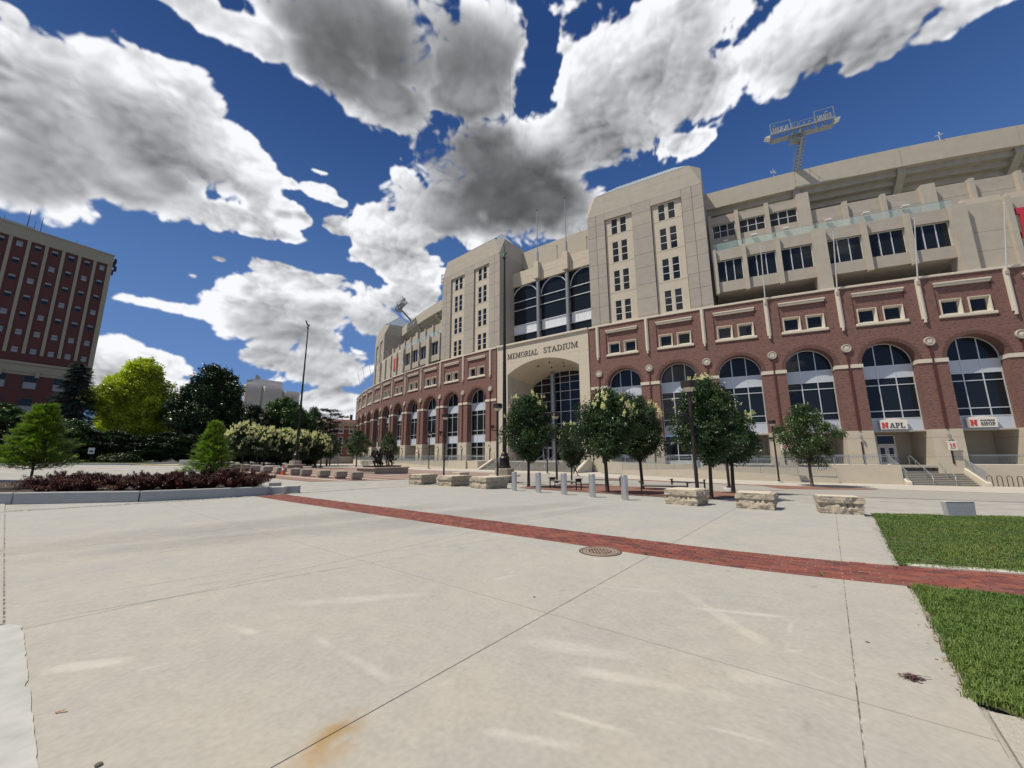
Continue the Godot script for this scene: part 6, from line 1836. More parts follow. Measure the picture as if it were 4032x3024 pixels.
func facade_poles() -> void:
	var N := {}
	var src: Node3D = null
	for side in [1.0, -1.0]:
		for k in range(3, 8 if side > 0 else 10):
			var th := TH_RIGHT + BAY * k if side > 0 else TH_LEFT - BAY * k
			var lab: String = ("white slanted flagpole on the right wing, %s pilaster right of the portal" if side > 0 else "white slanted flagpole on the left wing, %s pilaster left of the portal") % ["", "second", "third", "fourth", "fifth", "sixth", "seventh", "eighth", "ninth", "tenth", "eleventh"][k]
			var xf := arc_xf(th, 0.1, 21.4)
			if src == null:
				src = thing("facade_flagpole", lab, "flagpole", xf.origin, th, "slanted flagpoles along the arcade parapet")
				var p := MB.new(); p.tube([Vector3(0, -0.4, 0.12), Vector3(0, 6.6, 1.75)], [0.075, 0.05], 8); part("pole", p, M.pole_white, src)
				var b := MB.new(); b.lathe([Vector2(0.0, -0.1), Vector2(0.09, -0.05), Vector2(0.09, 0.05), Vector2(0.0, 0.1)], 8, Vector3(0, 6.68, 1.77), true); part("ball_finial", b, M.pole_white, src)
				var c := MB.new(); c.cbox(Vector3(0, -0.5, 0.15), Vector3(0.3, 0.45, 0.3), 0.04); part("socket", c, M.precast_grey, src)
			else: dup(src, "facade_flagpole", lab, xf.origin, th)
	var r: Node3D = null
	for q in [[-2.38, "left steel flagpole rising from the attic above the entrance"], [3.8, "right steel flagpole rising from the attic above the entrance"]]:
		var xf := arc_xf(TH_PORTAL) * Transform3D(Basis(), Vector3(q[0], 38.1, -4.1))
		if r == null:
			r = thing("attic_flagpole", q[1], "flagpole", xf.origin, TH_PORTAL, "steel flagpoles over the entrance")
			var p := MB.new(); p.lathe([Vector2(0.20, 0.0), Vector2(0.20, 2.2), Vector2(0.09, 2.25), Vector2(0.05, 11.0)], 10, Vector3.ZERO, true); part("pole", p, M.galvanised, r)
			var b := MB.new(); b.lathe([Vector2(0.0, 10.95), Vector2(0.14, 11.1), Vector2(0.0, 11.25)], 10, Vector3.ZERO, true); part("ball_finial", b, M.bronze, r)
		else: dup(r, "attic_flagpole", q[1], xf.origin, TH_PORTAL)

func floodlights() -> void:
	var src: Node3D = null
	for q in [[TH_RIGHT + BAY * 4.02, -8.15, "floodlight rack on a slanting mast above the right stand"], [TH_LEFT - BAY * 7.3, -10.75, "floodlight rack on a slanting mast above the left stand"]]:
		var xf := arc_xf(q[0], q[1], 43.5)
		if src != null:
			dup(src, "floodlight_mast", q[2], xf.origin, q[0]).scale = Vector3.ONE * 0.9
			continue
		var o := thing("floodlight_mast", q[2], "floodlight", xf.origin, q[0], "floodlight masts of the stadium"); src = o
		o.scale = Vector3.ONE * 0.9
		var top := Vector3(0.25, 3.5, 4.1)
		var m := MB.new(); m.beam(Vector3(0, -0.6, -0.7), top, 0.34, 0.45); part("mast", m, M.galvanised, o)
		for s in [-1.0, 1.0]:
			var r := MB.new()
			r.beam(Vector3(s * 0.5, -0.4, -0.5), top + Vector3(s * 0.5, -0.4, -0.4), 0.07, 0.12)
			for i in 12:
				var p := Vector3(0, -0.4, -0.5).lerp(top + Vector3(0, -0.4, -0.4), i / 11.0)
				r.box(p + Vector3(s * 0.33, 0, 0), Vector3(0.34, 0.05, 0.24))
			part("stair", r, M.galvanised, o)
			var hr := MB.new()
			hr.beam(Vector3(s * 0.6, 0.6, -0.5), top + Vector3(s * 0.6, 0.5, -0.4), 0.04, 0.04)
			for i in 6:
				var p := Vector3(s * 0.6, -0.4, -0.5).lerp(top + Vector3(s * 0.6, -0.4, -0.4), i / 5.0); hr.beam(p, p + Vector3.UP, 0.03, 0.03)
			part("stair_rail", hr, M.galvanised, o)
		var pf := MB.new(); pf.cbox(top + Vector3(-0.9, -0.5, -0.2), Vector3(1.5, 0.12, 1.3), 0.02)
		for x in [-1.6, -0.9, -0.2]:
			for z in [-0.8, 0.4]: pf.beam(top + Vector3(x, -0.5, z), top + Vector3(x, 0.6, z), 0.04, 0.04)
		for z in [-0.8, 0.4]: pf.beam(top + Vector3(-1.6, 0.6, z), top + Vector3(-0.1, 0.6, z), 0.04, 0.04)
		part("platform", pf, M.galvanised, o)
		var nk := MB.new(); nk.beam(top + Vector3(0, -0.1, 0), top + Vector3(0, 1.2, 0), 0.4, 0.4); part("neck", nk, M.galvanised, o)
		var by := top.y + 0.9; var bz := top.z
		var tr := MB.new()
		for z in [-0.9, 0.9]: tr.span(Vector3(-4.0, by, bz + z - 0.08), Vector3(4.5, by + 0.28, bz + z + 0.08))
		for i in 9: tr.span(Vector3(-3.9 + i * 1.02, by + 0.04, bz - 0.82), Vector3(-3.74 + i * 1.02, by + 0.2, bz + 0.82))
		part("rack_beam", tr, M.galvanised, o)
		for s in [-1.0, 1.0]:
			var tp := MB.new(); var cx: float = 0.25 + s * 4.25
			tp.prism(PackedVector2Array([Vector2(0, 0), Vector2(s * 0.75, 0.35), Vector2(0, 0.5)]), -0.5, 0.5, Transform3D(Basis(), Vector3(cx, by - 0.1, bz))); part("end_shield", tp, M.pole_white, o)
		var fr := MB.new()
		for g in [[-3.9, -1.2, 2.0], [-1.1, 1.9, 1.15], [2.0, 4.4, 2.1]]:
			for y in [by + 0.35, by + g[2]]: fr.span(Vector3(g[0], y, bz + 0.75), Vector3(g[1], y + 0.08, bz + 0.83))
			for x in [g[0], g[1]]: fr.span(Vector3(x - 0.05, by + 0.2, bz + 0.75), Vector3(x + 0.05, by + g[2] + 0.08, bz + 0.83))
		part("rack_frame", fr, M.galvanised, o)
		for i in 14:
			var x: float = [-3.5, -2.9, -2.3, -1.65, -0.7, 0.0, 0.75, 1.45, 2.3, 2.85, 3.4, 3.95, -3.2, 3.7][i]
			var low := i >= 4 and i < 8
			var lm := MB.new()
			lm.lathe([Vector2(0.26, 0.0), Vector2(0.30, 0.12), Vector2(0.20, 0.34), Vector2(0.10, 0.42), Vector2(0.0, 0.44)], 12, Vector3.ZERO, true)
			lm.cbox(Vector3(0, 0.62, 0), Vector3(0.3, 0.38, 0.26), 0.03)
			part("floodlamp", lm, M.galvanised, o, Transform3D(Basis(Vector3.RIGHT, 1.15), Vector3(x, by + (0.75 if low else (1.0 if i < 12 else 1.6)), bz - 0.35)))
			if not low:
				var vz := MB.new(); vz.cbox(Vector3(x, by + 0.95, bz + 0.55), Vector3(0.46, 0.95, 0.12), 0.05); part("ballast_box", vz, M.galvanised, o)
		var un := MB.new(); un.span(Vector3(-3.8, by - 0.62, bz - 0.5), Vector3(4.3, by - 0.55, bz + 0.5))
		for i in 10: un.cbox(Vector3(-3.5 + i * 0.83, by - 0.35, bz), Vector3(0.5, 0.4, 0.6), 0.08)
		part("lower_lamp_row", un, M.galvanised, o)

func anemometers() -> void:
	var src: Node3D = null
	for q in [[TH_RIGHT + BAY * 3.62, -8.1, "small weather vane on the parapet left of the right floodlight"], [TH_RIGHT + BAY * 6.34, -8.1, "small weather vane on the parapet at the right edge"], [TH_RIGHT - BAY * 0.78, -8.6, "small weather vane on the parapet between the two towers"], [TH_LEFT - BAY * 4.9, -10.6, "small weather vane on the parapet left of the left tower"]]:
		var at := arc_p(q[0], q[1], 43.5)
		if src == null:
			src = thing("weather_vane", q[2], "weather vane", at, 0.4, "weather vanes on the stadium parapet")
			var m := MB.new(); m.tube([Vector3(0, 0, 0), Vector3(0, 1.5, 0)], [0.04, 0.03], 6); part("mast", m, M.pole_white, src)
			var v := MB.new(); v.tube([Vector3(-0.55, 0.85, 0), Vector3(0.5, 1.0, 0)], [0.05, 0.03], 6); v.cbox(Vector3(-0.55, 0.85, 0), Vector3(0.34, 0.16, 0.16), 0.05); v.prism(PackedVector2Array([Vector2(0.3, 0.9), Vector2(0.6, 0.9), Vector2(0.6, 1.2), Vector2(0.4, 1.1)]), -0.02, 0.02); part("vane", v, M.pole_white, src)
			var w := MB.new(); w.tube([Vector3(0, 1.0, -0.4), Vector3(0, 0.95, 0.4)], [0.03, 0.03], 6); part("cross_arm", w, M.pole_white, src)
		else: dup(src, "weather_vane", q[2], at, 0.8)

func sign_word(o: Node3D, t: String, at: Vector3, width: float, height: float, mat: Material, font := "Droid Serif", called := "lettering") -> void:
	var m := words(t, width, 0.03, font, true)
	var sx: float = m[1].x; var sy: float = height / (m[2] / sx)
	var n := put(called, m[0], mat, o)
	n.transform = Transform3D(Basis().scaled(Vector3(sx, sy, m[1].z)), at - Vector3(m[3].x, m[3].y / sx * sy, 0))

func building_signs() -> void:
	for q in [[4.46, "white sign with a red N and dark letters APL over the doors", 0], [5.455, "white sign with a red N and SHOP over the rightmost bay", 1]]:
		var xf := arc_xf(TH_RIGHT + BAY * q[0], -0.92, 5.06)
		var o := thing("shop_sign", q[1], "sign", xf.origin, TH_RIGHT + BAY * q[0])
		o.scale = Vector3(1.22, 1.22, 1.0)
		var b := MB.new()
		var p := PackedVector2Array([Vector2(-0.98, -0.46), Vector2(0.98, -0.46), Vector2(0.98, 0.3)])
		for i in 9: p.append(Vector2(lerpf(1.08, -1.08, i / 8.0), 0.36 + 0.16 * sin(PI * i / 8.0)))
		p.append(Vector2(-0.98, 0.3))
		b.prism(p, -0.12, 0.12); part("sign_board", b, noisy(Color(0.72, 0.68, 0.60), 0.04, 2.0, 0.6, 92), o)
		if q[2] == 0:
			part("red_letter", emblem_n(0.52, 0.03), M.red_paint, o, Transform3D(Basis(), Vector3(-0.62, -0.08, 0.125)))
			sign_word(o, "APL", Vector3(0.25, -0.10, 0.14), 1.1, 0.46, flat(Color(0.03, 0.035, 0.06), 0.5))
		else:
			part("red_letter", emblem_n(0.52, 0.03), M.red_paint, o, Transform3D(Basis(), Vector3(-0.55, -0.05, 0.125)))
			sign_word(o, "SHOP", Vector3(0.36, -0.16, 0.14), 0.92, 0.28, flat(Color(0.06, 0.06, 0.065), 0.5))
			sign_word(o, "HUSKERS", Vector3(0.36, 0.14, 0.14), 0.92, 0.13, flat(Color(0.06, 0.06, 0.065), 0.5), "Droid Sans")
	var G := [[TH_RIGHT + BAY * 5, "18", "gate plate reading 18 on the pier right of the door steps"], [TH_RIGHT + BAY * 3, "19", "gate plate reading 19 on the pier behind the oak"], [TH_LEFT - BAY * 3, "20", "gate plate reading 20 on a pier of the left wing"], [-0.6765, "2", "gate plate at the left jamb of the entrance"]]
	for q in G:
		var xf := arc_xf(q[0], 0.42 if q[1] != "2" else 0.0, 2.55 if q[1] != "2" else 4.6)
		var o := thing("gate_sign", q[2], "sign", xf.origin, q[0], "numbered gate plates")
		var b := MB.new(); b.cbox(Vector3(0, 0, 0), Vector3(0.72, 0.9, 0.06), 0.015); b.cbox(Vector3(0, 0.46, 0.0), Vector3(0.95, 0.08, 0.08), 0.02); part("plate", b, noisy(Color(0.68, 0.64, 0.58), 0.04, 2.0, 0.6, 93), o)
		sign_word(o, q[1], Vector3(0, 0.08, 0.045), 0.46 if q[1].length() == 2 else 0.22, 0.42, M.red_paint, "Droid Serif", "number")
		var bar := MB.new(); bar.span(Vector3(-0.2, -0.3, 0.03), Vector3(0.2, -0.25, 0.036)); part("small_print", bar, M.ink, o)
		var br := MB.new(); br.span(Vector3(-0.06, -0.4, -0.4), Vector3(0.06, 0.3, -0.031)); part("bracket", br, M.brown_metal, o)

func bike_racks() -> void:
	var N := ["leftmost hoop bicycle rack by the tan terrace wall", "second hoop bicycle rack from the left", "third hoop bicycle rack from the left", "rightmost hoop bicycle rack in view by the terrace wall"]
	var src: Node3D = null
	for i in 4:
		var th := TH_RIGHT + BAY * (5.27 + 0.1 * i)
		var a := arc_p(th, 0.95, 0)
		if src == null:
			src = thing("bicycle_rack", N[0], "bicycle rack", on_ground(a.x, a.z), th, "hoop bicycle racks")
			var m := MB.new(); var pts := []; var rr := []
			pts.append(Vector3(-0.19, 0, 0)); rr.append(0.03)
			for k in 9: pts.append(Vector3(-cos(PI * k / 8.0) * 0.19, 0.85 + sin(PI * k / 8.0) * 0.19, 0)); rr.append(0.03)
			pts.append(Vector3(0.19, 0, 0)); rr.append(0.03)
			m.tube(pts, rr, 8); part("hoop", m, M.brown_metal, src)
			var f := MB.new()
			for x in [-0.19, 0.19]: f.lathe([Vector2(0.08, 0.0), Vector2(0.08, 0.012), Vector2(0.03, 0.012)], 12, Vector3(x, 0, 0))
			part("foot_plate", f, M.brown_metal, src)
		else: dup(src, "bicycle_rack", N[i], on_ground(a.x, a.z), th)

func street_bits() -> void:
	var u := thing("stone_marker", "low upright pale grey stone marker at the back edge of the far lawn", "marker", on_ground(12.16, -11.2), -0.04)
	var m := MB.new(); m.prism(PackedVector2Array([Vector2(-0.33, -0.06), Vector2(0.36, -0.06), Vector2(0.38, 0.37), Vector2(-0.38, 0.38)]), -0.07, 0.07); part("box_body", m, noisy(Color(0.40, 0.42, 0.43), 0.18, 0.7, 0.9, 94), u)
	var l := MB.new(); l.cbox(Vector3(0, 0.385, 0), Vector3(0.75, 0.02, 0.15), 0.005); part("lid", l, M.cast_light, u)
	# planter: kerbed island
	var P := [Vector2(-10.75, -17.86), Vector2(-13.87, -15.18), Vector2(-16.97, -13.9), Vector2(-26.0, -10.5), Vector2(-30.0, -15.0), Vector2(-24.0, -18.6), Vector2(-14.2, -21.6)]
	var o := thing("planter", "long kerbed planting island of purple shrubs at the left", "planter")
	for i in P.size():
		var a: Vector2 = P[i]; var b: Vector2 = P[(i + 1) % P.size()]
		var n := maxi(1, int(round(a.distance_to(b) / 3.2)))
		for k in n:
			var p := a.lerp(b, float(k) / n); var q := a.lerp(b, float(k + 1) / n)
			var dir := (q - p).normalized()
			var pa := on_ground(p.x, p.y) + Vector3(dir.x, 0, dir.y) * 0.01; var pb := on_ground(q.x, q.y) - Vector3(dir.x, 0, dir.y) * 0.01
			var kb := MB.new()
			var x := (pb - pa).normalized(); var z := x.cross(Vector3.UP).normalized()
			kb.cbox((pa + pb) * 0.5 + Vector3.UP * 0.15, Vector3(pa.distance_to(pb), 0.42, 0.2), 0.025, Basis(x, z.cross(x), z))
			part("kerb_stone", kb, M.kerb, o)
	var soil := MB.new(); sheet(soil, PackedVector2Array(P), 0.24, 1.5); part("mulch", soil, noisy(Color(0.06, 0.042, 0.032), 0.4, 0.6, 1.0, 95), o)
	var E := [[-10.65, -18.35, 0.75, 0.36, "small pale concrete kerb block at the planter's right end"], [-10.2, -18.95, 0.5, 0.34, "darker square kerb block behind the planter's right end"], [-12.4, -21.2, 0.5, 0.34, "square kerb block at the planter's far corner"]]
	for q in E:
		var b := thing("kerb_block", q[4], "kerb block", on_ground(q[0], q[1]), 0.25, "loose kerb blocks by the planter")
		var mm := MB.new(); mm.cbox(Vector3(0, 0.15, 0), Vector3(q[2], 0.34, 0.4), 0.02); part("block_body", mm, M.cast_light if q[2] > 0.6 else M.kerb, b)
		var jn := MB.new(); jn.cbox(Vector3(0, -0.02, 0), Vector3(q[2] + 0.03, 0.05, 0.43), 0.01); part("mortar_bed", jn, M.cast, b)
	# far kerb, grass verge with its sign, and a parked car
	var kb := thing("verge_kerb", "long concrete kerb along the far side of the left drive", "kerb")
	var kp := [Vector2(-75, -14.0), Vector2(-60, -24.5), Vector2(-44.96, -37.63), Vector2(-40.21, -42.41), Vector2(-41.5, -50.0)]
	for i in kp.size() - 1:
		var n := maxi(1, int(kp[i].distance_to(kp[i + 1]) / 4.0))
		for k in n:
			var p: Vector2 = kp[i].lerp(kp[i + 1], float(k) / n); var q: Vector2 = kp[i].lerp(kp[i + 1], float(k + 1) / n)
			var pa := on_ground(p.x, p.y); var pb := on_ground(q.x, q.y)
			var x := (pb - pa).normalized(); var z := x.cross(Vector3.UP).normalized()
			var m2 := MB.new(); m2.cbox((pa + pb) * 0.5 + Vector3.UP * 0.04, Vector3(pa.distance_to(pb) - 0.02, 0.2, 0.16), 0.02, Basis(x, z.cross(x), z)); part("kerb_stone", m2, M.cast_light, kb)
	lawn("verge", PackedVector2Array([Vector2(-75, -14.4), Vector2(-60, -24.9), Vector2(-45.1, -38.0), Vector2(-40.5, -42.7), Vector2(-42.0, -50.0), Vector2(-62, -58), Vector2(-95, -40)]), 22.0, 0.10, 110.0)
	var yp := MB.new(); sheet(yp, PackedVector2Array([Vector2(-40.1, -42.2), Vector2(-37.0, -45.0), Vector2(-37.5, -46.2), Vector2(-41.0, -43.6)]), 0.008, 1.5)
	structure("yellow_ramp_paint", yp.mesh(), noisy(Color(0.52, 0.44, 0.20), 0.2, 1.5, 0.8, 96))
	var sg := thing("parking_sign", "small white parking sign on a short post at the verge", "sign", on_ground(-47.22, -44.83), 0.7)
	var ps := MB.new(); ps.lathe([Vector2(0.03, 0.0), Vector2(0.03, 1.1)], 8); part("post", ps, M.black_metal, sg)
	var pb2 := MB.new(); pb2.cbox(Vector3(0, 1.3, 0.05), Vector3(0.5, 0.66, 0.03), 0.01); part("sign_plate", pb2, M.white_paint, sg)
	var bl := MB.new(); bl.span(Vector3(-0.15, 1.16, 0.066), Vector3(0.15, 1.36, 0.07)); part("blue_panel", bl, flat(Color(0.03, 0.10, 0.16), 0.5), sg)
	var bd := thing("notice_board", "white notice board on two legs before the brick building left of the arcade", "sign", on_ground(-39.7, -88.79), 0.35)
	var b1 := MB.new(); b1.cbox(Vector3(0, 2.1, 0), Vector3(2.5, 1.3, 0.12), 0.02); part("board", b1, M.white_paint, bd)
	for x in [-1.1, 1.1]:
		var lg := MB.new(); lg.span(Vector3(x - 0.06, 0, -0.05), Vector3(x + 0.06, 1.45, 0.05)); part("leg", lg, M.galvanised, bd)
	var pr := MB.new()
	for k in 3: pr.span(Vector3(-0.9, 2.3 - k * 0.25, 0.062), Vector3(0.9 - 0.3 * k, 2.36 - k * 0.25, 0.066))
	part("printed_lines", pr, M.galvanised, bd)
	car()

func car() -> void:
	var o := thing("parked_car", "dark blue parked car behind the left cypress at the frame edge", "car", on_ground(-52.6, -39.8), -0.77)
	var p := MB.new()
	var body := PackedVector2Array([Vector2(-2.2, 0.35), Vector2(2.15, 0.32), Vector2(2.25, 0.55), Vector2(2.15, 0.80), Vector2(1.2, 0.95), Vector2(0.55, 1.42), Vector2(-1.2, 1.48), Vector2(-1.95, 1.0), Vector2(-2.25, 0.92)])
	p.prism(body, -0.84, 0.84); part("body", p, flat(Color(0.03, 0.04, 0.07), 0.25, 0.3), o)
	var g := MB.new(); g.prism(PackedVector2Array([Vector2(-1.75, 1.0), Vector2(1.0, 0.98), Vector2(0.5, 1.36), Vector2(-1.15, 1.42)]), -0.845, 0.845); part("side_windows", g, M.glass, o)
	for x in [-1.35, 1.4]:
		for z in [-0.78, 0.78]:
			var t := MB.new(); t.lathe([Vector2(0.2, -0.1), Vector2(0.33, -0.1), Vector2(0.33, 0.1), Vector2(0.2, 0.1)], 20)
			var w := part("wheel", t, M.ink, o, Transform3D(Basis(Vector3.RIGHT, PI / 2), Vector3(x, 0.33, z)))
			var r := MB.new()
			r.lathe([Vector2(0.21, -0.08), Vector2(0.21, 0.085), Vector2(0.17, 0.09)], 20)
			for k in 5: r.box(Vector3(cos(TAU * k / 5) * 0.1, 0.08, sin(TAU * k / 5) * 0.1), Vector3(0.2, 0.03, 0.06), Basis(Vector3.UP, -TAU * k / 5))
			part("rim", r, M.steel, w)
	for z in [-0.6, 0.6]:
		var h := MB.new(); h.cbox(Vector3(2.17, 0.66, z), Vector3(0.12, 0.16, 0.36), 0.03); part("headlight", h, M.white_paint, o)

# ------------------------------------------------------------------ plants
func leaf_cluster(sd: int, n: int, len_: float, wid: float, radius: float, droop := 0.25) -> ArrayMesh:
	var r := RandomNumberGenerator.new(); r.seed = sd
	var mb := MB.new(); mb.tinted = true
	for i in n:
		var o := Vector3(r.randfn(), r.randfn(), r.randfn()).normalized() * radius * pow(r.randf(), 0.5)
		var d := (Vector3(r.randf_range(-1, 1), r.randf_range(-0.6, 0.5) - droop, r.randf_range(-1, 1)) + o / maxf(radius, 0.01) * 0.6).normalized()
		var s := d.cross(Vector3(r.randf_range(-0.5, 0.5), 1, r.randf_range(-0.5, 0.5))).normalized()
		var up := s.cross(d) * wid * 0.25
		var l := len_ * r.randf_range(0.7, 1.2); var w := wid * r.randf_range(0.8, 1.15) * 0.5
		var v := r.randf_range(0.75, 1.3); mb.tint = Color(v, v, v * r.randf_range(0.7, 1.1))
		var a := o; var b := o + d * l * 0.45 + s * w + up; var c := o + d * l; var e := o + d * l * 0.45 - s * w + up
		mb.tri(a, b, c); mb.tri(a, c, e)
	return mb.mesh()

func leaf_mat(c: Color, back: float) -> StandardMaterial3D:
	var m := StandardMaterial3D.new()
	m.albedo_color = c.linear_to_srgb(); m.vertex_color_use_as_albedo = true; m.roughness = 0.38
	m.backlight_enabled = true; m.backlight = Color(c.r * back, c.g * back * 1.1, c.b * back * 0.5).linear_to_srgb()
	return m

func scatter(o: Node3D, called: String, mesh: Mesh, mat: Material, xfs: Array, cols: Array) -> MultiMeshInstance3D:
	var mm := MultiMesh.new(); mm.transform_format = MultiMesh.TRANSFORM_3D; mm.use_colors = true
	mm.mesh = mesh; mm.instance_count = xfs.size()
	for i in xfs.size():
		mm.set_instance_transform(i, xfs[i]); mm.set_instance_color(i, cols[i])
	var n := MultiMeshInstance3D.new(); n.multimesh = mm; n.material_override = mat
	n.name = called; n.set_meta("kind", "stuff")
	o.add_child(n)
	return n

func rbasis(r: RandomNumberGenerator, s: float) -> Basis:
	return Basis(Vector3.UP, r.randf() * TAU) * Basis(Vector3.RIGHT, r.randf_range(-0.7, 0.7)) * Basis.from_scale(Vector3.ONE * s)

# a broadleaf tree of lobes: centre height, radii, lobe count and size
func broadleaf(o: Node3D, sd: int, h: float, low: float, rx: float, lobes: int, lobe_r: float, per: int, cluster: ArrayMesh, mat: Material, bark: Material, trunk_r: float, limbs := 6, top_pull := 0.0, size := 1.0) -> Array:
	var r := RandomNumberGenerator.new(); r.seed = sd
	var cy := (h + low) * 0.5; var ry := (h - low) * 0.5
	var tops := []
	var xf := []; var cl := []
	for i in lobes:
		var u := (i + 0.5) / lobes
		var y := 1.0 - 2.0 * u
		var a := i * 2.39996 + r.randf_range(-0.4, 0.4)
		var k := sqrt(1.0 - y * y) * r.randf_range(0.5, 1.2)
		var sh := 1.0 - top_pull * maxf(0.0, y)            # narrower towards the top
		var d := Vector3(cos(a) * k * sh, y * r.randf_range(0.74, 1.14), sin(a) * k * sh)
		var c := Vector3(d.x * (rx - lobe_r * 0.7), cy + d.y * (ry - lobe_r * 0.7), d.z * (rx - lobe_r * 0.7))
		if r.randf() < 0.12: c *= Vector3(1.12, 1.0, 1.12)
		tops.append(c)
		var tone := r.randf_range(0.75, 1.25)
		var lr := lobe_r * r.randf_range(0.55, 1.25)
		for q in per:
			var v := Vector3(r.randfn(), r.randfn() + 0.25, r.randfn()).normalized()
			var p := c + v * Vector3(1, 0.8, 1) * lr * pow(r.randf(), 0.3)
			xf.append(Transform3D(rbasis(r, size * r.randf_range(0.7, 1.2)), p))
			var t := tone * r.randf_range(0.8, 1.2)
			cl.append(Color(t, t, t))
	# thin inner foliage so that the crown is not hollow
	for q in lobes * per / 5:
		var v := Vector3(r.randfn(), r.randfn(), r.randfn()).normalized() * pow(r.randf(), 0.4) * 0.75
		xf.append(Transform3D(rbasis(r, size), Vector3(v.x * rx, cy + v.y * ry, v.z * rx)))
		var dim := r.randf_range(0.7, 1.0); cl.append(Color(dim, dim, dim))
	var tk := MB.new()
	var fork := low + (h - low) * 0.10
	var bend := Vector3(r.randf_range(-0.12, 0.12), 0, r.randf_range(-0.12, 0.12)) * trunk_r * 8.0
	tk.tube([Vector3(0, -0.1, 0), Vector3(0, 0.12, 0) , bend * 0.5 + Vector3(0, fork * 0.55, 0), bend + Vector3(0, fork, 0)], [trunk_r * 1.5, trunk_r * 1.08, trunk_r * 0.92, trunk_r * 0.85], 10)
	part("trunk", tk, bark, o)
	var lm := MB.new()
	for i in limbs:
		var e: Vector3 = tops[(i * lobes / limbs + 1) % lobes]
		var s := bend * 0.8 + Vector3(0, fork * r.randf_range(0.82, 1.0), 0)
		var m := s.lerp(e, 0.45) + Vector3(0, (h - low) * 0.07, 0)
		lm.tube([s, m, s.lerp(e, 0.95)], [trunk_r * 0.55, trunk_r * 0.36, trunk_r * 0.12], 6)
	part("limbs", lm, bark, o)
	scatter(o, "crown", cluster, mat, xf, cl)
	return [tops, r, cy, ry]

func blossom_mesh(sd: int) -> ArrayMesh:
	var r := RandomNumberGenerator.new(); r.seed = sd
	var mb := MB.new(); mb.tinted = true
	for i in 60:
		var y := r.randf()
		var a := r.randf() * TAU; var k := (1.0 - y * 0.8) * 0.075 * sqrt(r.randf())
		var c := Vector3(cos(a) * k, y * 0.19, sin(a) * k)
		var d := Vector3(r.randf_range(-1, 1), r.randf_range(-0.3, 1), r.randf_range(-1, 1)).normalized() * 0.022
		var s := d.cross(Vector3(0.3, 1, 0.2)).normalized() * 0.016
		var v := r.randf_range(0.8, 1.15); mb.tint = Color(v, v, v * r.randf_range(0.8, 1.05))
		mb.tri(c - s, c + s, c + d); mb.tri(c - d * 0.7, c + s, c - s)
	return mb.mesh()

func blossoms(o: Node3D, info: Array, n: int, h: float, rx: float, s: float, mat: Material, spread := 0.0) -> void:
	var r: RandomNumberGenerator = info[1]
	var xf := []; var cl := []
	for i in n:
		var y := r.randf_range(-0.25 - spread, 0.98); y = lerpf(y, 0.95, r.randf() * (0.6 - spread * 0.6))
		var a := r.randf() * TAU
		var k := sqrt(1.0 - y * y)
		var p := Vector3(cos(a) * k * rx * 1.0, info[2] + y * info[3] * 1.0, sin(a) * k * rx * 1.0)
		for q in 1 + r.randi() % 3:
			var t := r.randf_range(0.85, 1.1)
			xf.append(Transform3D(Basis(Vector3.UP, r.randf() * TAU) * Basis(Vector3.RIGHT, r.randf_range(-0.7, 0.7)) * Basis.from_scale(Vector3.ONE * s * r.randf_range(0.8, 1.3)), p + Vector3(r.randfn(), r.randfn() * 0.5, r.randfn()) * 0.09 * s))
			cl.append(Color(t, t, t * 0.95))
	scatter(o, "blossom", blossom_mesh(7), mat, xf, cl)

